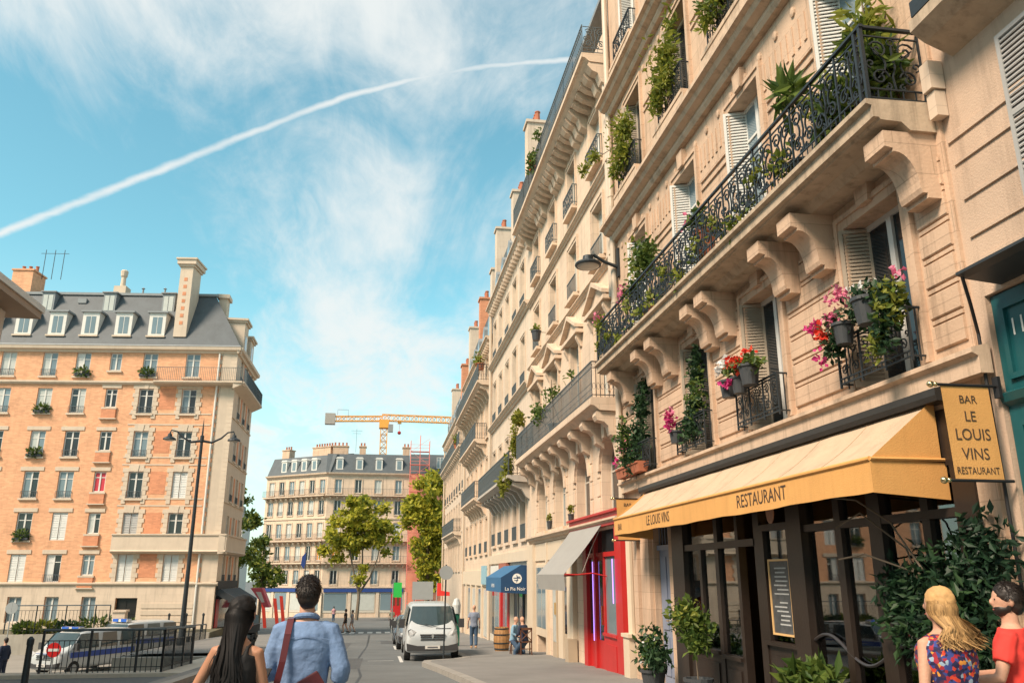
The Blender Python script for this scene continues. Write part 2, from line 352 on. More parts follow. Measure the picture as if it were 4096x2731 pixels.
def scroll_panel(w, h, r=.010, simple=False):
    """one bay of wrought iron: two mirrored S scrolls around a central stem, a ring and small curls"""
    mb = MB(); T = lambda p: mb.tube(p, r, 4)
    mb.box(-w/2-.012, -.012, 0, -w/2+.012, .012, h)
    mb.box(-w/2, -.010, .045, w/2, .010, .065); mb.box(-w/2, -.010, h*.17, w/2, .010, h*.17+.018); mb.box(-w/2, -.010, h*.89, w/2, .010, h*.89+.018)
    for sx in (-1, 1):
        S1 = [(sx*p[0], p[1], p[2]) for p in spiral((w*.24, h*.72), h*.125, h*.02, PI*.15, 1.35)]
        body = []
        for i in range(11):
            t = i/10; x = w*(.36-.27*math.sin(t*PI*.9)*(1-.3*t)); z = h*(.74-.42*t); body.append((sx*x, 0, z))
        S2 = [(sx*p[0], p[1], p[2]) for p in spiral((w*.25, h*.34), h*.12, h*.02, PI*.95, -1.3)]
        T(S1); T(body); T(S2)
        T([(sx*p[0], p[1], p[2]) for p in spiral((w*.40, h*.52), h*.065, h*.012, -PI/2, 1.1, 9)])
        if not simple: T([(sx*p[0], p[1], p[2]) for p in spiral((w*.13, h*.22), h*.05, h*.01, PI/2, 1.0, 8)])
    T([(0, 0, h*.17), (w*.03, 0, h*.36), (-w*.03, 0, h*.5), (0, 0, h*.66), (0, 0, h*.8)])
    mb.tube([(h*.045*math.cos(2*PI*k/9), 0, h*.835+h*.045*math.sin(2*PI*k/9)) for k in range(9)], r*.8, 4, True)
    for k in (-.33, -.11, .11, .33): mb.box(w*k-.006, -.006, .065, w*k+.006, .006, h*.17)
    return mb
def bars_mb(w, h, n, r=.008, rings=True):
    mb = MB(); mb.box(-w/2, -.016, h-.03, w/2, .016, h); mb.box(-w/2, -.01, .05, w/2, .01, .07)
    if rings: mb.box(-w/2, -.01, h*.80, w/2, .01, h*.80+.016)
    for i in range(n+1):
        x = -w/2+w*i/n; mb.box(x-r, -r, 0, x+r, r, h-.03)
        if rings and i < n:
            xc = x+w/n/2; q = min(w/n*.38, h*.08)
            mb.tube([(xc+q*math.cos(2*PI*k/7), 0, h*.885+q*math.sin(2*PI*k/7)) for k in range(7)], .006, 3, True)
            mb.tube([(xc+q*math.cos(2*PI*k/7), 0, h*.30+2*q*math.sin(2*PI*k/7)) for k in range(7)], .006, 3, True)
    return mb
def window(f, u, z, w, h, rec=.22, fm=WHITE, glass=None, surround=None, sm=STONE, sill=None, rail=None, railm=IRON, shut=None, trans=.72, name='window', panes=2):
    gl = glass or PANE; gl2 = gl
    if isinstance(gl, tuple): gl, gl2 = gl
    p = f.put(name, cached(('window_frame', w, h, trans), lambda: frame_mb(w, h, .075, .06, True, h*trans if trans else None), fm), fm, u, z, -rec)
    if panes == 2:
        pm = cached(('pane', w, h, gl.name), lambda: MB().box(-w/4+.035, -.0, .07, w/4-.035, .012, h-.07), gl)
        sub(p, 'pane', pm, gl, -w/4+.0, 0, .018); pm2 = pm if gl2 is gl else cached(('pane', w, h, gl2.name), lambda: MB().box(-w/4+.035, -.0, .07, w/4-.035, .012, h-.07), gl2); sub(p, 'pane', pm2, gl2, w/4-.0, 0, .018)
    else:
        pm = cached(('pane1', w, h, gl.name), lambda: MB().box(-w/2+.06, 0, .06, w/2-.06, .012, h-.06), gl); sub(p, 'pane', pm, gl, 0, 0, .018)
    if surround: sub(p, 'surround', cached(('surround', w, h, surround, sm.name), lambda: surround_mb(w, h, surround, .07), sm), sm, 0, 0, rec)
    if sill: sub(p, 'sill', cached(('sill', w, sill, sm.name), lambda: MB().box(-w/2-.12, -.2, -.12, w/2+.12, sill, 0), sm), sm, 0, -.004, rec)
    if rail:
        kind, rh, ry = rail
        if kind == 'bars': me = cached(('rail', w, rh), lambda: bars_mb(w+.05, rh, max(6, int(w/.11)), .009, False), railm)
        else: 
            def mk():
                mb = MB(); k = 3; ww = (w+.30)/k
                for i in range(k):
                    q = scroll_panel(ww, rh, .009, True); mb.add([(x-(k-1)*ww/2+i*ww, y, zz) for x, y, zz in q.v], q.f)
                mb.box(-(w+.3)/2, -.016, rh-.025, (w+.3)/2, .016, rh); mb.box((w+.3)/2-.012, -.014, 0, (w+.3)/2+.012, .014, rh)
                for sx in (-1, 1):
                    for q in (0, .45, .9): mb.box(sx*(w+.3)/2-.008, -ry*q-.008, 0, sx*(w+.3)/2+.008, -ry*q+.008, rh)
                    mb.box(sx*(w+.3)/2-.012, -ry, rh-.025, sx*(w+.3)/2+.012, 0, rh); mb.box(sx*(w+.3)/2-.01, -ry, .05, sx*(w+.3)/2+.01, 0, .07)
                return mb
            me = cached(('srail', w, rh), mk, railm)
        sub(p, 'railing', me, railm, 0, .02, rec+ry)
    if shut:
        side, sw, smat, n = shut
        me = cached(('shutter', sw, h, smat.name), lambda: shutter_mb(sw, h-.04, n), smat)
        for sd_ in (('L', 'R') if side == 'B' else (side,)):
            # u grows away from the camera on the right-hand row: 'L' hangs at the far jamb
            uu = (w/2-.02) if sd_ == 'L' else -(w/2-.02)
            sub(p, 'shutter', me, smat, uu, .02, rec*.5+.05, rot=(0, 0, rad(68) if sd_ == 'L' else rad(-68)))
    return p
def closed_shutters(f, u, z, w, h, m, rec=.14, name='window'):
    p = f.put(name, cached(('shut_frame', w, h), lambda: frame_mb(w, h, .04, .05, False), OFFW), OFFW, u, z, -rec)
    me = cached(('shutleaf', w, h, m.name), lambda: shutter_mb(w/2-.05, h-.08, 14), m)
    sub(p, 'shutter', me, m, -w/4+.0, .04, .01); sub(p, 'shutter', me, m, w/4-.0, .04, .01)
    return p
# leaves ------------------------------------------------------------
def leaves_mb(pts, size, seed=1, elong=1.6, droop=.0):
    r = np.random.RandomState(seed); n = len(pts); P = np.asarray(pts, float)
    d = r.normal(size=(n, 3)); d[:, 2] -= droop; d /= np.linalg.norm(d, axis=1)[:, None]
    e = r.normal(size=(n, 3)); e -= d*(e*d).sum(1)[:, None]; e /= np.linalg.norm(e, axis=1)[:, None]
    nn = np.cross(d, e); s = size*(.6+.8*r.rand(n))[:, None]
    a = P; b = P+d*s*elong*.5+e*s*.4+nn*s*.12; c = P+d*s*elong; dd = P+d*s*elong*.5-e*s*.4+nn*s*.12
    V = np.stack([a, b, c, dd], 1).reshape(-1, 3); mb = MB(); mb.v = V.tolist()
    mb.f = [(4*i, 4*i+1, 4*i+2, 4*i+3) for i in range(n)]; mb.m = [0]*n; return mb
def blob_pts(c, rx, ry, rz, n, seed=0, shell=.5):
    r = np.random.RandomState(seed); d = r.normal(size=(n, 3)); d /= np.linalg.norm(d, axis=1)[:, None]
    k = (shell+(1-shell)*r.rand(n))[:, None]; return np.array(c)+d*k*np.array([rx, ry, rz])

# ================================================================ GROUND
def gz(Y): return -1.65-.04*min(Y, 60)-.027*max(0, min(Y, 140)-60)
XS = [-400, -120, -60, -30, -10.2, -6.3, 0, 6, 30, 120, 400]; YS = [-80, -20, 0, 10, 20, 26.2, 36, 45, 54, 60, 80, 120, 140, 300, 900]
def sunken(x, y): return (-30 < x < -6.3 and 26.2 < y < 36) or (-30 < x < -10.2 and 36 < y < 54)
g = MB()
for i in range(len(XS)-1):
    for j in range(len(YS)-1):
        if sunken((XS[i]+XS[i+1])/2, (YS[j]+YS[j+1])/2): continue
        a, b, c, d = XS[i], XS[i+1], YS[j], YS[j+1]
        g.quad((a, c, gz(c)), (b, c, gz(c)), (b, d, gz(d)), (a, d, gz(d)))
struct('ground', g, ASPH)
struct('sunken_lane', MB().quad((-30, 26.2, -4.4), (-6.3, 26.2, -4.4), (-6.3, 54, -4.4), (-30, 54, -4.4)), mat('lane_concrete', (.24, .225, .20), .85, .15, .8, .2, 40))
CONC = mat('concrete', (.36, .33, .28), .85, .12, 1.2, .2, 30, .3)
rw = MB()
rw.box(-30, 25.85, -5.2, -6.0, 26.2, gz(26)+.02); rw.box(-6.3, 26.2, -5.2, -6.0, 36, gz(36)); rw.box(-10.2, 36, -5.2, -6.0, 36.3, gz(36)); rw.box(-10.2, 36.3, -5.2, -9.95, 54, gz(54)); rw.box(-30, 54, -5.2, -10, 54.3, -3.3)
tag(obj('retaining_wall', rw, CONC), 'concrete retaining wall around the sunken lane behind the iron railing', 'wall')
cop = MB().prism([(-9.6, 24.9), (-5.2, 24.9), (-5.2, 30.2), (-6.25, 30.2), (-6.25, 26.15), (-9.6, 26.15)], 'z', 0, .001)
cop = MB(); 
for (x0, y0, x1, y1) in ((-12, 25.05, -5.25, 26.15), (-6.25, 26.15, -5.25, 34)):
    k = len(cop.v); cop.box(x0, y0, 0, x1, y1, 1)
    for q in range(k, len(cop.v)): x, y, z = cop.v[q]; cop.v[q] = (x, y, gz(y)+(.10 if z else -.2))
tag(obj('stone_plinth', cop, mat('plinth_stone', (.50, .44, .36), .85, .1, 1.5, .2, 30, .2)), 'pale stone plinth carrying the black iron railing', 'plinth')
gt = MB().box(-60, 54.3, -5, -10.0, 60, -3.30); struct('garden_terrace', gt, mat('garden_soil', (.12, .11, .07), .95, .3, 1.2, .3, 8))

ts = MB()
for (pts_) in ([(-3.2, 14), (-2.9, 19), (-3.1, 26), (-2.8, 35), (-3.0, 50)], [(-.6, 17), (-.4, 24), (-.7, 31), (-.5, 44), (-.6, 64)], [(-4.4, 29.3), (-2, 29.6), (.6, 29.2)], [(-4.4, 47), (-1.5, 47.4), (1.4, 47)]):
    for (x0, y0), (x1, y1) in zip(pts_, pts_[1:]):
        d = Vector((x1-x0, y1-y0)).normalized()*.035; ts.quad((x0-d.y, y0+d.x, gz(y0)+.003), (x0+d.y, y0-d.x, gz(y0)+.003), (x1+d.y, y1-d.x, gz(y1)+.003), (x1-d.y, y1+d.x, gz(y1)+.003))
struct('tar_seam', ts, mat('tar', (.045, .046, .048), .6, .2, 6))
# right pavement with its kerb stones
KB = [(-20, 3.1), (5, 3.0), (12, 2.75), (21, 2.06), (25, 1.72), (27.6, 1.42), (28.6, 1.55), (29.4, 2.5), (30.2, 2.98), (60, 3.0), (78, 3.0), (84, 3.6)]
pv = MB()
for (y0, x0), (y1, x1) in zip(KB, KB[1:]):
    pv.quad((x0+.25, y0, gz(y0)+.13), (7, y0, gz(y0)+.13), (7, y1, gz(y1)+.13), (x1+.25, y1, gz(y1)+.13))
pave = struct('pavement', pv, PAVE)
def kerbs(parent, line, step, zf, w=.26):
    L = []; 
    for (y0, x0), (y1, x1) in zip(line, line[1:]):
        n = max(1, int(math.hypot(x1-x0, y1-y0)/step+.5))
        for i in range(n): L.append(((x0+(x1-x0)*i/n, y0+(y1-y0)*i/n), (x0+(x1-x0)*(i+1)/n, y0+(y1-y0)*(i+1)/n)))
    for (a, b) in L:
        d = Vector((b[0]-a[0], b[1]-a[1], 0)); n = Vector((d.y, -d.x, 0)).normalized(); e = d.normalized()*.012
        z0, z1 = zf(a[1]), zf(b[1]); mb = MB(); A = Vector((a[0], a[1], 0))+e; B = Vector((b[0], b[1], 0))-e
        if n.x < 0: n = -n
        vs = [A, B, B+n*w, A+n*w]; zz = [z0, z1, z1, z0]; c = (A+B)/2
        mb.add([(p.x-c.x, p.y-c.y, z-.2-z0) for p, z in zip(vs, zz)]+[(p.x-c.x, p.y-c.y, z+.135-z0) for p, z in zip(vs, zz)], [(0, 3, 2, 1), (4, 5, 6, 7), (0, 1, 5, 4), (1, 2, 6, 5), (2, 3, 7, 6), (3, 0, 4, 7)])
        obj('kerb_stone', mb, KERB, parent, (c.x, c.y, z0))
kerbs(pave, KB[1:], 1.0, gz)
# pavement joints: slabs of dark sealed joints are only read near the kerb, kept as relief in the material
lp = MB().quad((-400, 118.5, gz(118.5)+.13), (400, 118.5, gz(118.5)+.13), (400, 122, gz(122)+.13), (-400, 122, gz(122)+.13))
far_pave = struct('far_pavement', lp, PAVE)
kl = MB().box(-60, 118.2, gz(118.2)-.2, 60, 118.5, gz(118.2)+.135); obj('kerb', kl, KERB, far_pave)
lp2 = MB(); lp2.quad((-6.3, 34, gz(34)+.12), (-4.6, 34, gz(34)+.12), (-4.6, 78, gz(78)+.12), (-9.9, 78, gz(78)+.12), (-9.9, 36.4, gz(36.4)+.12), (-6.3, 36.4, gz(36.4)+.12))
lp2.quad((-5.2, 0, gz(0)+.12), (-4.6, 0, gz(0)+.12), (-4.6, 34, gz(34)+.12), (-5.2, 34, gz(34)+.12))
lpv = struct('left_pavement', lp2, PAVE); kk = MB()
kerbs(lpv, [(10, -4.86), (30, -4.86), (60, -4.86)], 1.25, gz)
cw = MB()
for i in range(12):
    x = -4.2+i*.68; cw.quad((x, 66.6, gz(66.6)+.006), (x+.4, 66.6, gz(66.6)+.006), (x+.4, 69.6, gz(69.6)+.006), (x, 69.6, gz(69.6)+.006))
struct('zebra_crossing', cw, PAINT)
rm = MB()
for (x0, x1, y0, y1) in ((.8, .92, 30, 34), (.8, .92, 40, 44), (-.3, .6, 31.0, 31.12)): rm.quad((x0, y0, gz(y0)+.006), (x1, y0, gz(y0)+.006), (x1, y1, gz(y1)+.006), (x0, y1, gz(y1)+.006))
struct('bay_marking', rm, PAINT)
# covers and patches in the road
pt = MB()
for (x, y, w, l) in ((-1.4, 27, .9, 6), (-2.6, 40, 1.2, 9), (.2, 47, .7, 5), (-3.4, 21, .8, 5)): pt.quad((x, y, gz(y)+.004), (x+w, y, gz(y)+.004), (x+w, y+l, gz(y+l)+.004), (x, y+l, gz(y+l)+.004))
struct('road_patch', pt, mat('asphalt_patch', (.085, .088, .09), .85, .2, 1.5, .3, 60))
for i, (x, y, lab) in enumerate(((-1.6, 33.5, 'round iron manhole cover in the middle of the road'), (.3, 52, 'iron manhole cover close to the parked cars'))):
    t = tag(obj('manhole_cover', MB().lathe([(.36, 0), (.36, .012), (.31, .012), (.30, .006), (.02, .008)], 20), IRON2, None, (x, y, gz(y)), rot=(-.04, 0, 0)), lab, 'manhole')
dg_ = thing('drain_grate', 'iron drain grate in the gutter beside the bulging kerb', 'drain', (1.9, 20.4, gz(20.4)+.004))
for k in range(7): obj('bar', MB().box(-.2, -.3+.09*k, -.01, .2, -.26+.09*k, .008), IRON2, dg_, rot=(-.04, 0, 0))

# ================================================================ RIGHT-HAND ROW
FX = 6.2
def rowfac(root): return Fac(root, (FX, 0, 0), PI/2)
CORN = [(0, 0), (.10, 0), (.14, .06), (.14, .12), (.26, .16), (.30, .24), (.38, .26), (.38, .33), (0, .36)]
def cornice(f, u0, u1, z, k=1., m=LEDGE, name='cornice', prof=CORN): return f.put(name, profile_mb([(y*k, zz*k) for y, zz in prof], u0, u1), m, 0, z, -.004)

# ---- R: the stone house over the wine restaurant
rR = thing('stone_house', 'beige stone house with long flowered iron balcony above the yellow restaurant awning', 'building', (FX, 14, gz(14)))
f = rowfac(rR); CW = [9.02, 12.3, 15.3, 18.62]; ww = 1.22
ops = []
for c in CW: ops += [(c-ww/2, c+ww/2, 2.36, 4.62), (c-ww/2, c+ww/2, 5.36, 8.45), (c-ww/2, c+ww/2, 9.86, 12.5), (c-ww/2, c+ww/2, 13.8, 16.4)]
SHOP = (7.85, 17.3, -4.2, 1.72); ops += [SHOP, (17.62, 18.66, -4.2, 1.6)]
wl = wall_mb(7.55, 20.7, -6, 20, ops, .34, 0); wl.quad((7.55, -.4, -6), (7.55, 0, -6), (7.55, 0, 20), (7.55, -.4, 20)); wl.box(7.55, -10, 1.78, 20.7, -.36, 20); wl.box(17.32, -10, -6, 20.7, -.36, 1.78)
f.put('wall', wl, STONE)
f.put('roof', MB().prism([(0.1, 20), (-2, 24), (-8, 24.5), (-10, 20)], 'x', 7.55, 20.7), ZINC)
# first-floor rusticated piers
PIERS = [(7.62, 8.14), (9.9, 11.42), (13.18, 14.42), (16.18, 17.74), (19.5, 20.55)]
for (a, b) in PIERS:
    z = 2.46
    for r_ in range(6):
        obj('stone_course', cached(('course', round(b-a, 2)), lambda: MB().prism([(0, .0), (.022, .0), (.034, .012), (.034, .268), (.022, .28), (0, .28)], 'x', 0, b-a), STONE), STONE, rR, (FX-rR.location.x, a-14, z-rR.location.z), PI/2)
        obj('stone_band', cached(('band', round(b-a, 2)), lambda: MB().box(0, 0, 0, b-a, .024, .045), STONE), STONE, rR, (FX-rR.location.x, a-14, z+.303-rR.location.z), PI/2)
        z += .37
for i, c in enumerate(CW):
    p = window(f, c, 2.36, ww, 2.26, .30, SHUTW if i < 2 else OFFW, PANE, .20, STONE, None, ('scroll', .66, .24), IRON, ('L', .42, SHUT, 40), None)
    p = window(f, c, 5.36, ww, 3.09, .30, WHITE, PANEB, .18, STONE, None, None, IRON, ('L', .46, SHUTW, 48), .78)
    p = window(f, c, 9.86, ww, 2.64, .30, OFFW, PANE, .18, STONE, .34, ('scroll', .82, .26), IRON, ('L', .42, SHUT, 44), None)
    p = window(f, c, 13.8, ww, 2.6, .30, OFFW, PANE, .18, STONE, .34, ('scroll', .82, .26), IRON, ('B', .42, SHUTW, 44), None)
    for z in (4.72, 8.55):                                              # keystones
        f.put('keystone', cached(('key',), lambda: MB().prism([(-.13, 0), (.13, 0), (.17, .36), (-.17, .36)], 'y', 0, .12), STONE), STONE, c, z)
    for z, d in ((9.30, .40), (13.24, .40)):                               # stepped sill blocks on the string cornices
        f.put('sill_block', cached(('sillb',), lambda: MB().box(-1.0, 0, 0, 1.0, .34, .2).box(-.92, 0, -.18, .92, .24, 0).box(-.95, 0, .2, .95, .36, .29), LEDGE), LEDGE, c, z+.30)
for z in (9.02, 12.96): cornice(f, 7.55, 20.7, z, 1.25)
for z0 in (8.72, 12.66):                                                # roundels and flutes in the frieze
    for k in range(21):
        u = 7.9+k*.61
        f.put('roundel', cached(('roundel',), lambda: MB().rings([[(.075*math.cos(2*PI*q/10)*s_, dy, .095*math.sin(2*PI*q/10)*s_) for q in range(10)] for s_, dy in ((1, 0), (.9, .03), (.4, .045))]), STONE), STONE, u, z0)
for c0, c1 in zip(CW, CW[1:]):
    for k in range(9):
        f.put('flute', cached(('flute',), lambda: MB().box(-.04, 0, 0, .04, .022, .5), STONE), STONE, (c0+c1)/2-.8+k*.2, 8.0)
    for z0, zt in ((7.45, 8.5), (11.3, 12.5)):
        for dz in (.1, .28):
            f.put('string_band', cached(('sband', round(c1-c0, 2)), lambda: MB().box(-(c1-c0)/2+.86, 0, 0, (c1-c0)/2-.86, .035, .05), STONE), STONE, (c0+c1)/2, z0+dz)
# sill string over the shop, fascia box
cornice(f, 7.35, 20.7, 2.02, .9, LEDGE, 'string_course', [(0, 0), (.16, 0), (.16, .2), (.24, .24), (.24, .3), (0, .36)])
# balcony
slab = f.put('balcony', MB().prism([(0, -.34), (.34, -.34), (.44, -.24), (.70, -.23), (.72, -.20), (.79, -.20), (.79, -.05), (.86, -.03), (.86, .03), (0, .05)], 'x', 7.6, 20.25), SLABW, 0, 5.30)
BW = 12.5/21
pm = cached(('r_rail',), lambda: scroll_panel(BW, 1.0, .0145), IRON)
for k in range(21): sub(slab, 'rail_panel', pm, IRON, 7.68+BW*(k+.5), .05, .76)
sub(slab, 'rail_panel', scroll_panel(.74, 1.0, .0125), IRON, 7.68, .05, .38, rot=(0, 0, PI/2)); sub(slab, 'rail_panel', scroll_panel(.74, 1.0, .0115), IRON, 20.18, .05, .38, rot=(0, 0, PI/2))
hr = MB().box(7.64, .735, 1.05, 20.22, .785, 1.085); hr.box(7.655, 0, 1.05, 7.705, .735, 1.084); hr.box(20.155, 0, 1.05, 20.205, .735, 1.084)
for u in (7.68, 7.80, 20.18): hr.box(u-.022, .738, .03, u+.022, .782, 1.05)
sub(slab, 'handrail', hr, IRON, 0, 0, 0)
def console_mb(w, d, h):
    P = [(0, 0), (d, 0), (d, -.20), (d-.10, -.22), (d-.10, -.26)]
    for k in range(9): t = k/8*PI/2; P.append((d-.12-(d-.40)*math.sin(t), -.26-(h-.38)*(1-math.cos(t))))
    P += [(.26, -h+.06), (.20, -h+.06), (.20, -h), (0, -h)]
    return MB().prism(P, 'x', -w/2, w/2)
for u in (7.85, 10.12, 11.14, 13.47, 14.23, 16.48, 17.51, 19.6): sub(slab, 'console', cached(('console',), lambda: console_mb(.40, .66, .82), STONE), STONE, u, -.34, 0)
# downpipe and pilaster on the left end
pp = MB().tube([(20.62, .12, 1.9), (20.62, .12, 20)], .085, 10); 
for z in (4, 7.2, 10.4, 13.6): pp.tube([(20.62, .12, z), (20.62, .12, z+.08)], .10, 10)
pp.smooth = False; f.put('downpipe', pp, PIPE)
f.put('pilaster', MB().box(18.72, 0, -6, 19.35, .10, 1.75).box(19.42, 0, -6, 19.75, .16, 1.75).box(18.68, 0, -6, 19.4, .16, -2.1), STONE)
p2 = MB().tube([(20.1, .13, -1.35), (20.1, .13, 1.8)], .10, 10); p2.box(19.86, 0, -2.35, 20.34, .30, -1.35); p2.box(19.8, 0, -1.42, 20.4, .34, -1.34); p2.box(20.0, .05, -3.2, 20.2, .22, -2.35)
f.put('drain_shaft', p2, CREAM)
# blue-grey entrance door with iron grille fanlight
d = f.put('entrance_door', MB().box(17.64, -.2, -4, 18.64, -.14, .62).box(17.74, -.14, -2.1, 18.10, -.115, -1.3).box(18.18, -.14, -2.1, 18.54, -.115, -1.3).box(17.74, -.14, -1.15, 18.10, -.115, .4).box(18.18, -.14, -1.15, 18.54, -.115, .4).box(17.64, -.14, .55, 18.64, -.08, .66), BLUEG)
gr = MB(); 
for k in range(5): gr.tube([(17.74+.2*k, 0, .68), (17.74+.2*k, 0, 1.5)], .012, 4)
for k in range(4): gr.tube([(x+17.84+.2*k, 0, z) for x, y, z in spiral((0, 1.1), .09, .02, 0, 1.4)], .01, 4)
sub(d, 'grille', gr, BLUEG, 0, 0, -.12); sub(d, 'pane', MB().box(17.66, -.2, .66, 18.62, -.18, 1.58), PANE); sub(d, 'handle', MB().tube([(18.12, -.1, -.95), (18.12, -.06, -.95), (18.0, -.06, -.95)], .018, 6), BRASS)

# ---- restaurant shopfront (part of the ground floor, own thing)
rS = thing('restaurant', 'dark brown glazed restaurant premises under the yellow awning', 'restaurant', (FX, 12.5, gz(12.5)))
f = rowfac(rS)
def B(name, u0, u1, z0, z1, y0, y1, m, fc=None): return (fc or f).put(name, MB().box(u0, y0, z0, u1, y1, z1), m)
GB = -2.9
posts = [(16.62, 17.3, .04), (14.9, 15.06, 0), (13.98, 14.1, 0), (13.12, 13.34, 0), (11.62, 12.06, .05), (10.6, 10.76, .0), (9.62, 9.9, .02), (8.7, 8.84, 0), (7.85, 8.2, .03)]
for a, b, e in posts: B('post', a, b, GB, 1.6, -.14, e, BROWN)
B('fascia', 7.8, 17.35, 1.18, 1.80, -.16, .02, BROWN); B('fascia_panel', 8.4, 11.4, 1.28, 1.66, .02, .04, BROWN); B('fascia_panel', 12.2, 16.4, 1.28, 1.66, .02, .04, BROWN)
B('transom_bar', 13.34, 16.62, .48, .60, -.12, .015, BROWN); B('transom_bar', 7.85, 11.62, .62, .72, -.12, .015, BROWN); B('transom_bar', 12.06, 13.12, .70, .80, -.12, .015, BROWN)
def riser(u0, u1, zt):
    p = B('stall_riser', u0, u1, GB, zt, -.12, -.02, BROWN); sub(p, 'moulding', MB().box(u0, -.02, zt-.06, u1, .05, zt), BROWN); sub(p, 'panel', MB().box(u0+.12, -.02, GB+.5, u1-.12, .005, zt-.22), BROWN)
riser(15.06, 16.62, -1.32); riser(14.1, 14.9, -1.36); riser(12.06, 13.12, -1.0); riser(10.76, 11.62, -1.55); riser(9.9, 10.6, -1.55); riser(8.84, 9.62, -1.55); riser(8.2, 8.7, -1.55)
def pane(u0, u1, z0, z1): return B('pane', u0, u1, z0, z1, -.075, -.065, GLASS)
pane(15.06, 16.62, -1.32, .48); B('mullion', 15.78, 15.90, -1.32, .48, -.11, -.01, BROWN); pane(14.1, 14.9, -1.36, .48); pane(12.2, 13.0, -.98, .70)
pane(14.1, 16.62, .60, 1.18); pane(10.76, 11.62, -1.55, .62); pane(9.9, 10.6, -1.55, .62); pane(8.84, 9.62, -1.55, .62); pane(8.2, 8.7, -1.55, .62); pane(7.9, 11.62, .72, 1.18)
B('window_frame', 12.06, 12.2, -1.0, .70, -.1, 0, BROWN); B('window_frame', 13.0, 13.12, -1.0, .70, -.1, 0, BROWN)
room = MB().box(7.8, -4.6, -2.6, 17.3, -4.5, 1.75).box(7.75, -4.5, -2.6, 7.85, -.16, 1.75).box(17.25, -4.5, -2.6, 17.32, -.16, 1.75).box(7.85, -4.5, 1.70, 17.25, -.16, 1.76)
f.put('room_wall', room, mat('room_brown', (.06, .035, .022), .8, .3, 1.5)); B('room_floor', 7.85, 17.25, -2.62, -2.42, -4.5, -.14, WOODD)
# swag rail along the lower window and lace half-curtains
f.put('swag_rail', MB().tube([(11.62-3.4*k/40, -.02, -.95+.16*math.sin(k/40*PI*3.6+.4)) for k in range(41)], .022, 6), mat('rail_dark_metal', (.09, .08, .08), .35, .1, 4, metal=.6))
for (u0, u1) in ((14.16, 14.84), (10.84, 11.5), (12.3, 12.9)):
    cm = MB(); n = 24
    pts = [(u0+(u1-u0)*k/n, -.2+.03*math.sin(k*1.7)) for k in range(n+1)]
    for (a, ya), (b, yb) in zip(pts, pts[1:]): cm.quad((a, ya, -.35), (a, ya, .42), (b, yb, .42), (b, yb, -.35))
    f.put('curtain', cm, mat('lace', (.42, .40, .34), .8, .1, 5))
pl = f.put('wall_plaque', MB().rings([[(.13*math.cos(2*PI*q/18)*s_, dy, .2*math.sin(2*PI*q/18)*s_) for q in range(18)] for s_, dy in ((1, 0), (1, .02), (.9, .025))]), mat('plaque', (.42, .22, .15), .5, .2, 12), 12.62, 1.0, .01)
mn = thing('menu_board', 'menu board in a thin gilt frame behind the narrow restaurant window', 'menu board', (FX+.06, 12.6, -.9))
fm = MB(); 
for (a, b, c, d_) in ((-.36, .36, 0, .03), (-.36, .36, 1.12, 1.15), (-.36, -.33, .03, 1.12), (.33, .36, .03, 1.12)): fm.box(a, 0, c, b, .03, d_)
obj('frame', fm, mat('gilt', (.7, .45, .2), .4, .1), mn, rz=PI/2); obj('board', MB().box(-.33, .0, .03, .33, .012, 1.12), mat('menu_paper', (.07, .075, .08), .5, .5, 9), mn, rz=PI/2)
mk = MB()
for k in range(14): 
    if k != 7: mk.box(-.26+.1*rnd.random(), .012, 1.0-.065*k, .06+.2*rnd.random(), .015, 1.022-.065*k)
obj('menu_line', mk, mat('menu_chalk', (.4, .42, .42), .8, .3, 30), mn, rz=PI/2)
BULB = mat('bulb_glow', (1, .5, .12), .5, 0, 1, emit=22)
for i, (u, z, y) in enumerate(((11.5, .62, -.5), (11.85, .14, -.7), (12.05, .17, -1.0), (10.7, .2, -.9))):
    t = thing('pendant_bulb', ('amber bulb hung highest, just under the restaurant ceiling', 'amber bulb hanging below the highest one in the restaurant window', 'amber bulb hanging deepest inside the restaurant', 'amber bulb glowing next to the dark ivy in the restaurant')[i], 'lamp', (FX-y, u, z), 0, 'lit bulbs inside the restaurant')
    obj('bulb', MB().ell((0, 0, 0), .035, .035, .05, 10, 6), BULB, t); obj('cord', MB().tube([(0, 0, .045), (0, 0, 1.68-z)], .006, 4), IRON, t)

# ---- restaurant awning
aw = thing('restaurant_awning', 'long yellow canvas restaurant awning with dark lettering on its valance', 'awning', (FX, 13.4, 1.2))
f = rowfac(aw); AX, AZ, A0, A1 = .92, 1.24, 8.28, 18.62
cv = MB(); n = 26
def sag(t, s_): return -.05*math.sin(PI*t)-.012*math.sin(s_*9.2)*math.sin(PI*t)
rows = 7
for i in range(n):
    for j in range(rows):
        def P(i, j): t = j/rows; u = A0+(A1-A0)*i/n; return (u, .05+(AX-.05)*t, 1.93+(AZ-1.93)*t+sag(t, i/n*PI*2))
        cv.quad(P(i, j), P(i+1, j), P(i+1, j+1), P(i, j+1))
f.put('canopy', cv, CANVT).data.polygons.foreach_set('use_smooth', [True]*len(cv.f))
for k in range(1, 9):
    u = A0+(A1-A0)*k/9; f.put('seam', MB().tube([(u, .05+(AX-.05)*j/8, 1.935+(AZ-1.93)*j/8+sag(j/8, (u-A0)/(A1-A0)*PI*2)) for j in range(9)], .005, 4), CANVT)
f.put('front_bar', MB().tube([(A0, AX, AZ), (A1, AX, AZ)], .028, 8), CANV)
va = MB(); zb = lambda u: .88+.007*math.sin(u*2.1)+.004*math.sin(u*5.7)
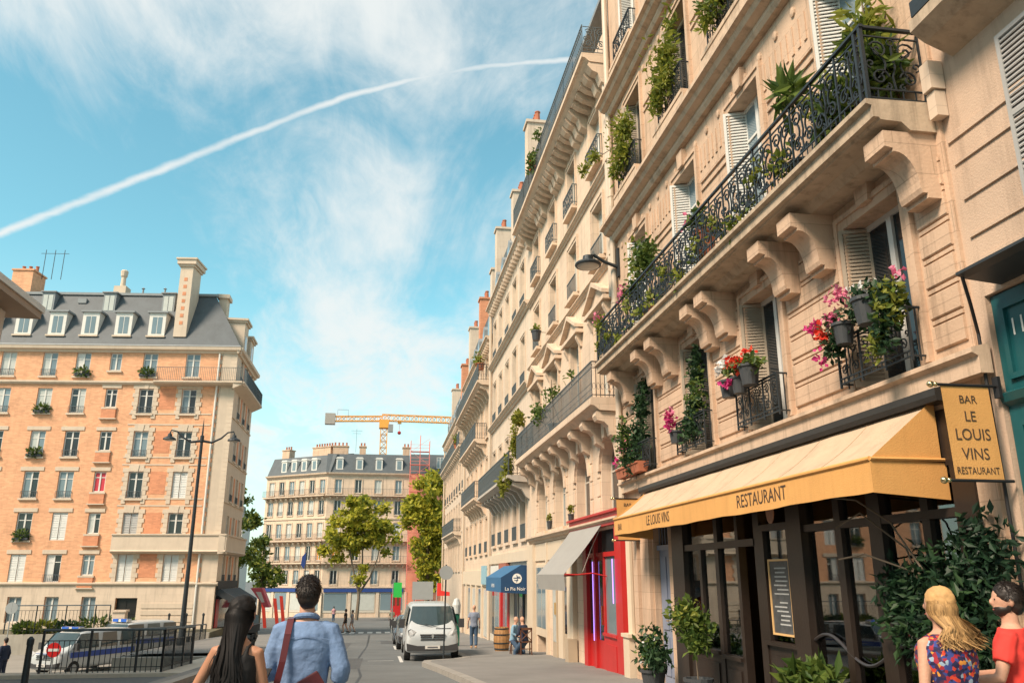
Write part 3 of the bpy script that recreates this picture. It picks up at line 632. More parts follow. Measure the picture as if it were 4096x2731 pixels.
for i in range(60):
    u, v = A0+(A1-A0)*i/60, A0+(A1-A0)*(i+1)/60; w1, w2 = .002*math.sin(u*7)+AX-.002, .002*math.sin(v*7)+AX-.002
    va.quad((u, AX, AZ), (v, AX, AZ), (v, w2, zb(v)), (u, w1, zb(u)))
f.put('valance', va, CANV)
for u, nm in ((A0, 'side_panel'), (A1, 'side_panel')): f.put(nm, MB().quad((u, .05, 1.93), (u, AX, AZ), (u, .05, AZ)), CANV)
for u in (A0, A1): f.put('side_valance', MB().quad((u, AX, AZ), (u, -.0, AZ-.03), (u, -.0, .80), (u, AX, .87)), CANV)
f.put('side_bar', MB().tube([(A0-.01, AX, AZ), (A0-.01, 0, AZ)], .02, 6), CANV)
f.put('awning_box', MB().prism([(0, 1.86), (.20, 1.86), (.22, 1.92), (.22, 2.0), (0, 2.03)], 'x', 8.0, 18.9), mat('box_black', (.03, .028, .026), .4, .2, 4))
for txt, u, sz, sx in (('RESTAURANT', 11.05, .27, .95), ('LE LOUIS VINS', 15.55, .27, .80)):
    o = obj('lettering', text_mesh(txt, sz, INK, sx), None, aw, (FX-AX-.0045-aw.location.x, u-aw.location.y, .975-aw.location.z)); o.rotation_euler = (PI/2, 0, -PI/2)
o = obj('lettering', text_mesh('BAR', .2, INK, .8), None, aw, (FX-AX-.0045-aw.location.x, 18.15-aw.location.y, .98-aw.location.z)); o.rotation_euler = (PI/2, 0, -PI/2)
# ---- hanging banners
BROD = mat('rod_black', (.02, .02, .022), .4, .1)
def banner(yy, lab, lines, x0, x1, z0, z1):
    t = thing('banner_sign', lab, 'banner', (FX, yy, z1))
    cl_ = MB(); N = 10
    for i in range(N):
        for j in range(8):
            def P(i, j): a = i/N; b = j/8; return (x0-FX+(x1-x0)*a+.02*b, .002*math.sin(a*PI*1.4+b*2)*b, (z0-z1)*b+.012*math.sin(a*5)*b)
            cl_.quad(P(i, j), P(i+1, j), P(i+1, j+1), P(i, j+1))
    b = obj('banner_cloth', cl_, CANV, t); 
    obj('rod', MB().tube([(x0-FX-.09, 0, 0), (.0, 0, 0)], .016, 8), BROD, t); obj('rod', MB().tube([(x0-FX-.06, 0, z0-z1), (.0, 0, z0-z1)], .016, 8), BROD, t)
    for z in (0, z0-z1):
        kn = MB(); kn.ell((x0-FX-.11, 0, z), .036, .036, .036, 12, 8); kn.ell((x0-FX-.055, 0, z), .026, .026, .026, 10, 6); kn.smooth = True; obj('finial', kn, BRASS, t)
    obj('bracket', MB().box(-.03, -.04, -.12, .005, .04, .1), BROD, t)
    for txt, sz, zz, sx in lines:
        o = obj('lettering', text_mesh(txt, sz, INK, sx), None, b, ((x0+x1)/2-FX+.012, -.0045, zz)); o.rotation_euler = (PI/2, 0, 0)
banner(7.32, 'yellow hanging banner with bar and restaurant lettering beside the teal door', [('BAR', .115, -.185, .95), ('LE', .15, -.37, .9), ('LOUIS', .165, -.56, .88), ('VINS', .165, -.755, .88), ('RESTAURANT', .10, -.90, .76)], 5.545, 6.08, .90, 1.865)
banner(19.3, 'yellow hanging banner half hidden behind the far end of the restaurant awning', [('BAR', .115, -.185, .95), ('LE', .15, -.37, .9), ('LOUIS', .165, -.56, .88), ('VINS', .165, -.755, .88)], 5.545, 6.08, .80, 1.78)

# ---- P: plastered neighbour with the teal door
rP = thing('plastered_house', 'plain plastered house with teal double door beside the banner', 'building', (FX, 3, gz(3)))
f = rowfac(rP)
f.put('wall', wall_mb(-6, 7.55, -6, 20, [(4.4, 7.36, -4, 2.86), (4.5, 5.9, 3.62, 5.7)], .3, 9), PLASTER, 0, 0, -.05)
f.put('shutter', shutter_mb(.66, 1.86, 30), SHUTG, 6.24, 3.64, -.045)
f.put('shutter', shutter_mb(.66, 1.86, 30), SHUTG, 4.15, 3.64, -.045); window(f, 5.2, 3.62, 1.3, 2.08, .25, WHITE, PANE)
for (u0, u1, z, h) in ((7.0, 7.5, 4.75, .10), (7.0, 7.45, 4.45, .04), (7.02, 7.4, 4.0, .04), (7.04, 7.4, 3.55, .035), (6.6, 7.3, 3.25, .035)):
    f.put('groove_band', MB().box(-2, -.05, z, u1, -.025, z+h), PLASTER)
wlg = f.put('balcony', MB().prism([(-.05, 5.72), (.28, 5.86), (.45, 5.98), (.45, 6.12), (-.05, 6.15)], 'x', -2, 7.22), SLABW); wm = MB()
sub(wlg, 'railing', MB().box(-2, .40, 6.15, 7.18, .44, 6.35), IRON)
dr = f.put('double_door', MB().box(4.4, -.16, -4, 7.34, -.1, 2.84), TEAL)
for (u0, u1, z0, z1) in ((6.5, 7.22, 1.92, 2.72), (6.5, 7.22, -.9, 1.5)):
    m2 = MB(); 
    for (a, b, c, d_) in ((u0, u1, z0, z0+.06), (u0, u1, z1-.06, z1), (u0, u0+.06, z0+.06, z1-.06), (u1-.06, u1, z0+.06, z1-.06)): m2.box(a, -.1, c, b, -.065, d_)
    sub(dr, 'panel_moulding', m2, TEAL)
sub(dr, 'cornice', MB().prism([(-.1, 1.66), (-.03, 1.70), (.0, 1.78), (-.1, 1.82)], 'x', 4.4, 7.34), TEAL)
o = obj('number', text_mesh('11', .26, mat('number_white', (.75, .75, .7), .6), .9), None, rP, (FX+.096-rP.location.x, 7.03-rP.location.y, 2.36-rP.location.z)); o.rotation_euler = (PI/2, 0, -PI/2)
cn = f.put('door_canopy', MB().prism([(-.05, 2.90), (.36, 2.94), (.46, 2.97), (.46, 3.0), (-.05, 3.1)], 'x', 3.8, 7.1), mat('canopy_dark', (.03, .035, .04), .5, .1))
sub(cn, 'stay_rod', MB().tube([(7.06, .42, 2.94), (7.2, .26, 2.70), (7.40, .06, 2.45), (7.42, .02, -1)], .018, 6), BROD)
f.put('corner_stone', MB().box(7.40, -.04, 5.42, 7.56, .14, 5.78).box(7.42, -.04, 5.08, 7.56, .10, 5.40), STONE3)

# ---- wall lamp on the stone house
lt = thing('wall_lamp', 'dark street lamp on a bracket fixed to the stone house wall', 'lamp', (FX-.02, 20.45, 8.2)); lt.scale = (1.12,)*3
obj('plate', MB().box(-.04, -.06, -.25, .02, .06, .5), IRON, lt); obj('arm', MB().tube([(0, 0, .0), (-.35, 0, .12), (-.62, 0, .28), (-.70, 0, .26)], [.045, .04, .04, .05], 8), IRON, lt)
obj('housing', MB().lathe([(.05, .22), (.12, .2), (.14, .08), (.30, .02), (.33, -.03), (.31, -.07)], 18, (-.78, 0, .05)), IRON, lt); obj('lens', MB().lathe([(.28, -.065), (.22, -.10), (.02, -.12)], 18, (-.78, 0, .05)), mat('lens', (.42, .40, .36), .3, .1), lt)

# ---- M: the bright house with pediments and arches
rM = thing('pedimented_house', 'cream stone house with arched first floor, window pediments and bracketed balconies', 'building', (FX, 27, gz(27)))
f = rowfac(rM); CM = [22.5, 25.9, 29.25, 32.7]; CA = [22.15, 25.3, 28.7, 31.95]; ops = []
for c in CM: ops += [(c-.6, c+.6, 5.0, 7.55), (c-.6, c+.6, 9.15, 11.05), (c-.6, c+.6, 12.35, 14.2)]
for c in CA: ops += [(c-.85, c+.85, 1.62, 3.75, 'arch')]
ops += [(26.9, 28.3, -4, -.1), (30.9, 33.2, -4, .35)]
f.put('wall', wall_mb(20.72, 34.5, -6, 16.4, ops, .42, 9), STONE2)
GLS = [PANE, PANEB, CURT]; GLN = [CURT, SHUTW, PANEB]
for i, c in enumerate(CM):
    window(f, c, 5.0, 1.2, 2.55, .24, OFFW, PANEB if i % 2 else CURT, .16, STONE2, None, None, IRON, None, .74)
    window(f, c, 9.15, 1.2, 1.9, .24, OFFW, CURT if i != 2 else PANEB, .17, STONE2, .2, ('bars', .66, .10), IRON2, None, .74)
    window(f, c, 12.35, 1.2, 1.85, .24, OFFW, SHUTW if i % 2 == 0 else PANEB, .15, STONE2, .2, ('scroll', .74, .16), IRON2, None, .74)
    pd = f.put('pediment', MB().prism([(-1.05, .0), (1.05, .0), (1.05, .10), (0, .62), (-1.05, .10)], 'y', 0, .12), STONE2, c, 7.72)
    rk = MB(); rk.prism([(-1.18, .06), (-1.18, .17), (0, .76), (1.18, .17), (1.18, .06), (0, .62)], 'y', .0, .30); rk.box(-1.18, 0, -.12, 1.18, .26, .0)
    sub(pd, 'moulding', rk, STONE2); 
    for sx in (-1, 1): sub(pd, 'corbel', MB().prism([(0, 0), (.2, 0), (.2, -.14), (.06, -.42), (0, -.42)], 'x', sx*.9-.09, sx*.9+.09), STONE2, 0, -.12)
for i, c in enumerate(CA):
    ar = MB(); r0, r1 = .88, 1.12
    for k in range(14):
        a, b = PI*k/14, PI*(k+1)/14
        P = lambda r, t, y: (-r*math.cos(t), y, r*math.sin(t))
        ar.add([P(r0, a, 0), P(r1, a, 0), P(r1, b, 0), P(r0, b, 0), P(r0, a, .08), P(r1, a, .08), P(r1, b, .08), P(r0, b, .08)], [(0, 1, 2, 3), (4, 7, 6, 5), (0, 4, 5, 1), (2, 6, 7, 3), (1, 5, 6, 2), (0, 3, 7, 4)])
    f.put('arch', ar, STONE2, c, 2.9)
    f.put('keystone', MB().prism([(-.12, 0), (.12, 0), (.17, .42), (-.17, .42)], 'y', 0, .17), STONE2, c, 3.72)
    p = f.put('window', frame_mb(1.7, 2.1, .09, .06, True, 1.25), OFFW, c, 1.62, -.34); sub(p, 'pane', MB().box(-.77, 0, .08, .77, .012, 2.05), PANE if i in (0, 1) else PANEB, 0, 0, .02)
    for sx in (-1, 1):
        for k in range(4): f.put('stone_block', cached(('mblock',), lambda: MB().prism([(0, 0), (.03, .015), (.03, .475), (0, .49)], 'x', -.17, .17), STONE2), STONE2, c+sx*1.14, 1.66+k*.53)
    f.put('window_ledge', cached(('mledge',), lambda: MB().box(-1.0, 0, -.16, 1.0, .14, 0), STONE2), STONE2, c, 1.62)
cornice(f, 20.72, 34.5, 1.22, .8, STONE2, 'string_course')
cornice(f, 20.72, 34.5, 11.55, .5, STONE2, 'string_course'); cornice(f, 20.72, 34.5, 8.62, .45, STONE2, 'string_course')
bal = f.put('balcony', MB().prism([(0, -.36), (.55, -.34), (.70, -.22), (.80, -.20), (.80, -.02), (.76, 0), (0, .02)], 'x', 20.95, 33.9), STONE2, 0, 4.62)
pw = 12.8/10
for k in range(10): sub(bal, 'rail_panel', cached(('mrail',), lambda: bars_mb(pw, 1.0, 10, .009), IRON2), IRON2, 21.03+pw*(k+.5), .02, .74)
for u in (21.0, 33.85): sub(bal, 'rail_panel', cached(('mrails',), lambda: bars_mb(.72, 1.0, 6, .0085), IRON), IRON, u, .02, .38, rot=(0, 0, PI/2))
for k in range(9):
    sub(bal, 'console', cached(('mcons',), lambda: MB().prism([(0, 0), (.62, 0), (.66, -.12), (.60, -.24), (.42, -.28), (.30, -.40), (.24, -.62), (.10, -.70), (0, -.78)], 'x', -.17, .17), STONE2), STONE2, 21.2+k*1.56, -.36)
top = f.put('balcony', MB().prism([(0, -.30), (.6, -.28), (.74, -.16), (.84, -.14), (.84, 0), (0, .02)], 'x', 20.75, 34.4), STONE2, 0, 15.22)
for k in range(10): sub(top, 'rail_panel', cached(('trail',), lambda: bars_mb(1.35, 1.05, 10, .010), IRON2), IRON2, 20.85+1.35*(k+.5), .02, .78)
sub(top, 'rail_panel', scroll_panel(.74, 1.05, .016), IRON2, 20.80, .02, .40, rot=(0, 0, PI/2))
for i, u in enumerate([20.95+.52*k for k in range(26)]):
    big_ = min(abs(u-c) for c in CM) > .95
    sub(top, 'console', cached(('tcons', big_), lambda: MB().prism([(0, 0), (.62, 0), (.66, -.10), (.52, -.26), (.34, -.34), (.24, -.62), (0, -.74)], 'x', -.17, .17) if big_ else MB().prism([(0, 0), (.60, 0), (.62, -.10), (.4, -.24), (.08, -.34), (0, -.36)], 'x', -.12, .12), STONE2), STONE2, u, -.30)
f.put('attic_wall', MB().box(20.72, -8, 15.24, 34.5, -.75, 17.6), STONE3); f.put('roof', MB().prism([(.06, 17.58), (.06, 17.72), (-.75, 17.85), (-2.6, 20.2), (-9, 20.2), (-9, 17.58)], 'x', 20.72, 34.5), ZINC)
f.put('attic_gable', MB().box(20.74, -.75, 15.24, 20.95, -.05, 17.58), OFFW)
def chimney(f, u, y, z, w, h, m=STONE3, pots=3):
    p = f.put('chimney', MB().box(-w/2, -.5, -3, w/2, .5, h).box(-w/2-.08, -.58, h, w/2+.08, .58, h+.14), m, u, z, y)
    for k in range(pots): sub(p, 'chimney_pot', cached(('cpot',), lambda: MB().lathe([(.13, 0), (.11, .45), (.14, .47), (.14, .52), (.02, .53)], 8), TERRA), TERRA, -w/2+w*(k+.5)/pots, h+.14, 0)
chimney(f, 34.1, -.3, 18.0, .8, 2.6)
pp = MB().tube([(20.95, .1, 7.5), (20.95, .1, 15)], .085, 10); f.put('downpipe', pp, PIPE)
# shops under M: red-fronted shop, cream shop
rd = thing('red_shop', 'bright red painted shopfront with glazed door and purple neon strips', 'shopfront', (FX, 22.8, gz(22.8))); f = rowfac(rd)
zg = gz(24)+.1
def bx(name, u0, u1, z0, z1, y0, y1, m): return f.put(name, MB().box(u0, y0, z0, u1, y1, z1), m)
for a, b in ((24.5, 24.92), (23.5, 23.68), (20.78, 21.38)): bx('post', a, b, zg-.4, 1.30, 0, .16, RED)
hb = bx('fascia', 20.78, 26.4, 1.30, 1.62, 0, .22, RED); sub(hb, 'moulding', MB().box(20.7, .0, 1.62, 26.45, .30, 1.68), RED)
dg = bx('door', 22.72, 23.50, zg-.3, .55, .04, .09, RED); sub(dg, 'pane', MB().box(22.9, .09, -1.7, 23.36, .1, .4), PANE); sub(dg, 'handle', MB().box(22.84, .1, -1.3, 22.88, .16, -.8), BRASS)
bx('door_leaf', 23.68, 24.5, zg-.3, .55, .02, .06, RED); bx('pane', 23.78, 24.42, -1.6, .45, .062, .072, PANE)
bx('stall_riser', 21.38, 22.72, zg-.4, -1.55, .02, .12, RED); bx('riser_panel', 21.55, 22.55, zg, -1.75, .12, .14, RED); bx('sill', 21.38, 22.72, -1.55, -1.48, .0, .18, RED)
bx('pane', 21.42, 22.72, -1.48, .5, .06, .07, PANEB); bx('transom_bar', 21.38, 24.5, .5, .62, 0, .13, RED); bx('pane', 21.4, 24.5, .62, 1.3, .03, .04, PANE)
bx('frame_bar', 21.38, 21.46, -1.48, .5, .05, .12, RED); bx('frame_bar', 22.64, 22.72, -1.48, .5, .05, .12, RED)
bx('step', 20.8, 24.9, zg-.6, zg-.02, .0, .30, STONE4)
NEON = mat('neon_violet', (.45, .25, 1), .5, 0, 1, emit=1.1)
for u, z0, z1 in ((23.6, -1.75, .38), (21.5, -.7, .42)): f.put('neon_tube', MB().tube([(u, .19, z0), (u, .19, z1)], .013, 6), NEON)
ga = thing('grey_awning', 'grey canvas shop awning sloping out beside the red shopfront', 'awning', (FX, 24.3, 1.4)); f = rowfac(ga)
cvg = MB(); 
for i in range(12):
    for j in range(6):
        def P(i, j): t = j/6; return (22.4+3.9*i/12, .12+1.18*t, 1.48-1.45*t-.06*math.sin(PI*t))
        cvg.quad(P(i, j), P(i+1, j), P(i+1, j+1), P(i, j+1))
f.put('canopy', cvg, CANVG); f.put('valance', MB().quad((22.4, 1.30, .03), (26.3, 1.30, .03), (26.3, 1.26, -.40), (22.4, 1.26, -.40)), CANVG)
f.put('awning_arm', MB().tube([(22.42, 1.28, .03), (22.42, .9, .02), (22.42, .5, .06), (22.42, .1, -.02)], .022, 6), RED); f.put('awning_arm', MB().tube([(26.28, 1.28, .03), (26.28, .6, -.02), (26.28, .1, .0)], .022, 6), RED)
f.put('cord', MB().tube([(22.5, .15, 1.4), (22.5, .5, .7), (22.5, .75, .1)], .008, 4), OFFW)
cs = thing('cream_shop', 'cream painted shopfront with narrow glazed door under the arched windows', 'shopfront', (FX, 29.5, gz(29.5))); f = rowfac(cs)
for a, b, y in ((26.4, 27.25, .10), (28.3, 29.75, 0.02), (30.85, 31.1, .05), (33.4, 34.5, .12)): bx('pilaster', a, b, -5, 1.2, 0, y+.05, CREAM)
bx('plinth', 26.3, 26.75, -5, -1.9, .05, .34, CREAM2); bx('fascia', 25.0, 34.5, .55, 1.2, 0, .06, CREAM)
dg = bx('door', 29.05, 29.72, -5, .2, .08, .12, CREAM2); sub(dg, 'pane', MB().box(29.15, .12, -2.2, 29.62, .13, .1), CURT); sub(dg, 'handle', MB().box(29.1, .13, -1.3, 29.13, .19, -.9), BRASS)
w_ = bx('window_frame', 27.3, 28.25, -2.0, .4, -.02, .02, CREAM2); sub(w_, 'pane', MB().box(27.42, .02, -1.85, 28.15, .03, .3), PANE)
w_ = bx('window_frame', 31.0, 33.3, -2.2, .4, -.02, .06, CREAM); sub(w_, 'pane', MB().box(31.15, .06, -1.9, 32.0, .07, .3), PANEB); sub(w_, 'pane', MB().box(32.1, .06, -1.9, 33.15, .07, .3), PANEB)

# ---- N1..N3
def bay_house(name, label, u0, u1, cols, floors, wallm, ztop, w, cornk=1.2, roofh=3.2, dormers=True, glasses=None, rootz=None):
    root = thing(name, label, 'building', (FX, (u0+u1)/2, gz((u0+u1)/2)), 0); f = rowfac(root); ops = []
    for (z, h, st) in floors:
        for c in cols: ops.append((c-w/2, c+w/2, z, z+h))
    f.put('wall', wall_mb(u0, u1, -7, ztop, ops, .3, 9), wallm)
    for fi, (z, h, st) in enumerate(floors):
        for ci, c in enumerate(cols):
            window(f, c, z, w, h, .2, OFFW, (glasses or GLN)[(fi*3+ci*2+(ci*fi) % 2) % 3], .13, wallm, .12, ('bars', .62, .08) if st.get('rail') else None, IRON2, None, .74, panes=1)
        if st.get('ledge'): cornice(f, u0, u1, z-.36-st.get('dz', 0), .8, wallm, 'string_course')
        if st.get('balc'):
            a, b, d = st['balc']; bm = st.get('bm', wallm)
            s_ = f.put('balcony', MB().prism([(0, -.3), (d*.7, -.26), (d*.9, -.14), (d, -.12), (d, 0), (0, .02)], 'x', a, b), bm, 0, z-.06)
            n = max(2, int((b-a)/1.3)); q = (b-a-.1)/n
            for k in range(n): sub(s_, 'rail_panel', cached(('nrail', round(q, 2)), lambda: bars_mb(q, 1.0, 9, .010), IRON2), IRON2, a+.05+q*(k+.5), .02, d-.06)
            for uu in (a+.05, b-.05): sub(s_, 'rail_panel', cached(('nrails', round(d, 2)), lambda: bars_mb(d-.1, 1.0, 5, .012), IRON), IRON, uu, .02, d/2-.03, rot=(0, 0, PI/2))
            for k in range(max(2, int((b-a)/1.1))): sub(s_, 'console', cached(('ncons', round(d, 2), bm.name), lambda: MB().prism([(0, 0), (d*.75, 0), (d*.75, -.12), (d*.35, -.28), (d*.15, -.6), (0, -.7)], 'x', -.14, .14), bm), bm, a+.3+(b-a-.6)*k/max(1, int((b-a)/1.1)-1), -.3)
    cornice(f, u0, u1, ztop-.5, cornk, wallm)
    for k in range(int((u1-u0)/.55)): f.put('modillion', cached(('modil', wallm.name), lambda: MB().prism([(0, 0), (.34, 0), (.30, -.16), (0, -.22)], 'x', -.11, .11), wallm), wallm, u0+.3+.55*k, ztop-.47)
    f.put('roof', MB().prism([(.1, ztop), (-.08, ztop+.04), (-.55, ztop+roofh), (-4, ztop+roofh+.5), (-8, ztop)], 'x', u0, u1), SLATE)
    if dormers:
        for c in cols[::1]:
            dm = f.put('dormer', MB().prism([(-.5, 0), (.5, 0), (.5, 1.35), (0, 1.7), (-.5, 1.35)], 'y', -1.4, -.02), ZINC, c, ztop+.25); sub(dm, 'pane', MB().box(-.36, -.02, .15, .36, .0, 1.2), PANEB)
    pp = MB().tube([(u1-.15, .14, -6), (u1-.15, .14, ztop-.3)], .09, 8); f.put('downpipe', pp, PIPE)
    return root, f
rA, f = bay_house('ledged_house', 'beige stone house with stacked ledges and grey balcony above the blue shop awning', 34.5, 47.5, [36.3, 38.7, 41.2, 43.7, 46.1],
    [(1.55, 2.0, dict(rail=1)), (4.2, 2.5, dict(balc=(34.7, 46.2, 1.0), bm=STONE4)), (8.35, 2.4, dict(rail=1, ledge=1)), (12.1, 2.3, dict(rail=1, ledge=1))], STONE3, 15.8, 1.2)
chimney(f, 47.0, -.6, 18.2, .8, 2.6); chimney(f, 41, -.7, 18.6, .8, 1.8)
rB, f = bay_house('balcony_house', 'ornate stone house with pairs of short iron balconies down its front', 47.5, 63, [49.6, 52.4, 55.3, 58.2, 61.0],
    [(1.3, 2.0, dict(rail=1)), (4.6, 2.3, dict(balc=(50, 58.5, .8))), (8.2, 2.2, dict(balc=(50, 60, .8))), (11.4, 1.9, dict(balc=(47.7, 62.8, .9))), ], STONE2, 14.2, 1.15)
chimney(f, 50, -.7, 16.8, .9, 2.4); chimney(f, 56.5, -.7, 16.8, .9, 2.6, BRICK2); chimney(f, 62.6, -.6, 16.5, .9, 2.5)
rC, f = bay_house('far_row_house', 'narrow-windowed stone house at the far end of the right-hand row', 63, 84, [64.8+2.5*k for k in range(8)],
    [(.4, 2.0, {}), (3.4, 2.2, dict(balc=(66, 78, .7))), (6.6, 2.2, dict(rail=1)), (9.9, 2.0, dict(balc=(63.2, 83.8, .6)))], STONE3, 12.9, 1.1)
chimney(f, 70, -.7, 15.6, 1.0, 2.2, BRICK2); chimney(f, 80, -.7, 15.6, 1.0, 2.2)
# shopfronts below N1..N3
bs = thing('blue_awning', 'navy blue boxed shop awning with white round logo', 'awning', (FX, 37.6, .4)); f = rowfac(bs)
prof = [(0, .42), (.34, .43), (1.2, -.08), (1.2, -.68), (1.17, -.68), (1.17, -.10), (0, .38)]
f.put('canopy', MB().prism(prof, 'x', 35.15, 40.1), mat('canvas_blue_top', (.03, .12, .25), .6, .08, 2))
for u in (35.12, 40.1): f.put('side_panel', MB().prism([(0, .42), (.34, .43), (1.2, -.08), (1.2, -.68), (0, -.75)], 'x', u, u+.02), CANVB)
WHT = mat('logo_white', (.75, .75, .72), .6, .02)
lg = MB().rings([[(.20*math.cos(2*PI*k/22)*s_, 0, .20*math.sin(2*PI*k/22)*s_) for k in range(22)] for s_ in (1.0, .02)], False)
o = obj('logo', lg, WHT, bs, (-.52, 35.105-37.6, -.12-.4))
lc = MB(); lc.box(-.15, -.006, .0, .15, -.004, .035); lc.box(-.02, -.006, .05, .13, -.004, .08); lc.box(-.12, -.006, -.09, .05, -.004, -.06); lc.tube([(-.02, -.005, .15), (.02, -.005, .0), (-.03, -.005, -.15)], .012, 4); sub(o, 'logo_bird', lc, CANVB)
o = obj('lettering', text_mesh('La Pie Noir', .20, WHT, .95), None, bs, (-.60, 35.10-37.6, -.60-.4)); o.rotation_euler = (PI/2, 0, 0)
o = obj('lettering', text_mesh('LA PIE NOIR', .22, WHT, .9), None, bs, (-1.215, 37.6-37.6, -.5-.4)); o.rotation_euler = (PI/2, 0, -PI/2)
ns = thing('blue_shop', 'shop with dark blue door and red posts under the navy awning', 'shopfront', (FX, 39.5, gz(39.5))); f = rowfac(ns)
bx('door_leaf', 36.2, 37.4, -6, -.6, .02, .08, mat('navy_paint', (.015, .035, .07), .4, .1)); bx('pane', 36.35, 37.25, -2.6, -.75, .08, .09, PANE); bx('post', 37.4, 37.55, -6, -.5, 0, .12, OFFW); bx('door_leaf', 37.55, 38.6, -6, -.6, .02, .08, MATS['navy_paint'])
for a in (40.0, 42.6): bx('post', a, a+.55, -6, -.4, 0, .14, RED)
bx('pane', 40.6, 42.6, -2.9, -.6, .02, .03, PANEB); bx('stall_riser', 40.6, 42.6, -6, -2.9, 0, .1, mat('red_riser', (.42, .10, .08), .5)); bx('pilaster', 38.6, 39.9, -6, .2, 0, .1, CREAM); bx('pilaster', 34.52, 35.0, -6, 1.2, 0, .12, CREAM)
bx('fascia', 34.6, 47.4, .6, 1.05, 0, .14, CREAM); bx('sign_board', 40.5, 43, .15, .58, .02, .2, mat('sign_red_brown', (.35, .12, .08), .6)); bx('sign_board', 43.4, 46.6, -.5, .5, .02, .16, WHITE)
bx('window_frame', 43.5, 47.2, -5.5, -.6, 0, .08, OFFW); bx('pane', 43.7, 45.2, -3.0, -.8, .08, .09, PANEB); bx('pane', 45.4, 47.0, -3.0, -.8, .08, .09, PANE)
fs = thing('white_shop', 'pale shop premises with light blue panel beyond the blue awning', 'shopfront', (FX, 55, gz(55))); f = rowfac(fs)
bx('fascia', 47.6, 62.9, -.6, .3, 0, .12, CREAM); bx('sign_board', 48.4, 50.6, -.5, .55, .12, .2, mat('panel_light_blue', (.25, .42, .50), .5))
for k in range(5): bx('pilaster', 47.7+3.1*k, 48.2+3.1*k, -7, -.6, 0, .14, CREAM); 
for k in range(4): bx('pane', 48.4+3.1*k, 50.6+3.1*k, -3.4, -.8, .02, .04, PANEB if k % 2 else CURT)

# ================================================================ LEFT BRICK BUILDING
CX0, CY0 = -10.61, 58.0
rL = thing('brick_building', 'orange brick apartment building with stone quoins and grey slate mansard roof', 'building', (CX0-6, CY0+2, -3.3))
f = Fac(rL, (CX0, CY0, 0), rad(173.5))
fs_ = Fac(rL, (CX0, CY0, 0), rad(-90))
ROW = [13.32, 10.72, 7.72, 4.95, 2.22, -.42]; HT = [1.72, 1.75, 1.78, 1.80, 1.80, 1.75]
BC = [10.62, 12.9, 15.72, 18.5]; QC = [3.05, 6.0]; SC = 8.38
ops = []; 
for z, h in zip(ROW, HT):
    for c in BC+QC: ops.append((c-.5, c+.5, z, z+h))
    ops.append((SC-.4, SC+.4, z+.42, z+h-.02))
for c in (8.0, 10.35, 12.7, 15.5): ops.append((c-.45, c+.45, -2.9, -1.32))
DOOR = (4.9, 6.3, -3.35, -1.4); ops.append(DOOR)
wlb = wall_mb(0, 21, -5, 15.3, ops, .25, 0); wlb.box(1.2, -8, -5, 21, -.26, 15.3); f.put('wall', wlb, BRICK)
f.put('ground_floor', wall_mb(0, 21, -5, -.62, [o for o in ops if o[3] < -1.2], .06, 0), STONE3, 0, 0, .06)
for k in range(6): f.put('stone_course', MB().box(0.0, 0, 0, 21, .02, .03), STONE4, 0, -3.0+k*.36, .062) if k > 5 else None
for k in range(4):                                                  # rustication of the corner pier
    f.put('course', MB().box(1.3, 0, 0, 4.6, .035, .30), QUOIN, 0, -3.3+k*.42, .062)
f.put('string_course', profile_mb([(0, 0), (.12, .03), (.2, .12), (.2, .2), (0, .24)], -.15, 21), QUOIN, 0, -.66, .0)
f.put('string_course', profile_mb([(0, 0), (.10, .02), (.22, .14), (.22, .26), (0, .3)], 5.3, 21), QUOIN, 0, 12.72)
f.put('cornice', profile_mb([(0, 0), (.12, .02), (.18, .16), (.36, .22), (.40, .42), (0, .46)], -.3, 21), QUOIN, 0, 15.02)
WK = ['b', 'd', 'c', 's', 'd', 'b', 'c', 'd']
def lwin(c, z, w, h, kind, rail, name='window', ff=None):
    ff = ff or f
    if kind == 's': return closed_shutters(ff, c, z, w, h, SHUTW if rnd.random() < .6 else SHUTG, .10)
    gl = {'b': PANEB, 'd': PANE, 'c': CURT, 'r': CURTR}[kind]
    if kind != 'r' and rnd.random() < .45: gl = (gl, rnd.choice((PANE, CURT, PANEB, SHUTW)))
    p = window(ff, c, z, w, h, .16, WHITE, gl, None, QUOIN, .12, ('bars', .46, .05) if rail else None, IRON2, None, .72)
    return p
kinds = [['b', 'b', 'c', 'c', 'b', 'b', 'b'], ['c', 'c', 'b', 'b', 'd', 'd', 'd'], ['d', 'b', 'd', 'd', 'd', 'b', 'd'], ['b', 'd', 'b', 'b', 's', 'd', 'r'], ['s', 'd', 'c', 'b', 'd', 's', 'd'], ['d', 's', 'b', 'c', 's', 's', 'b']]
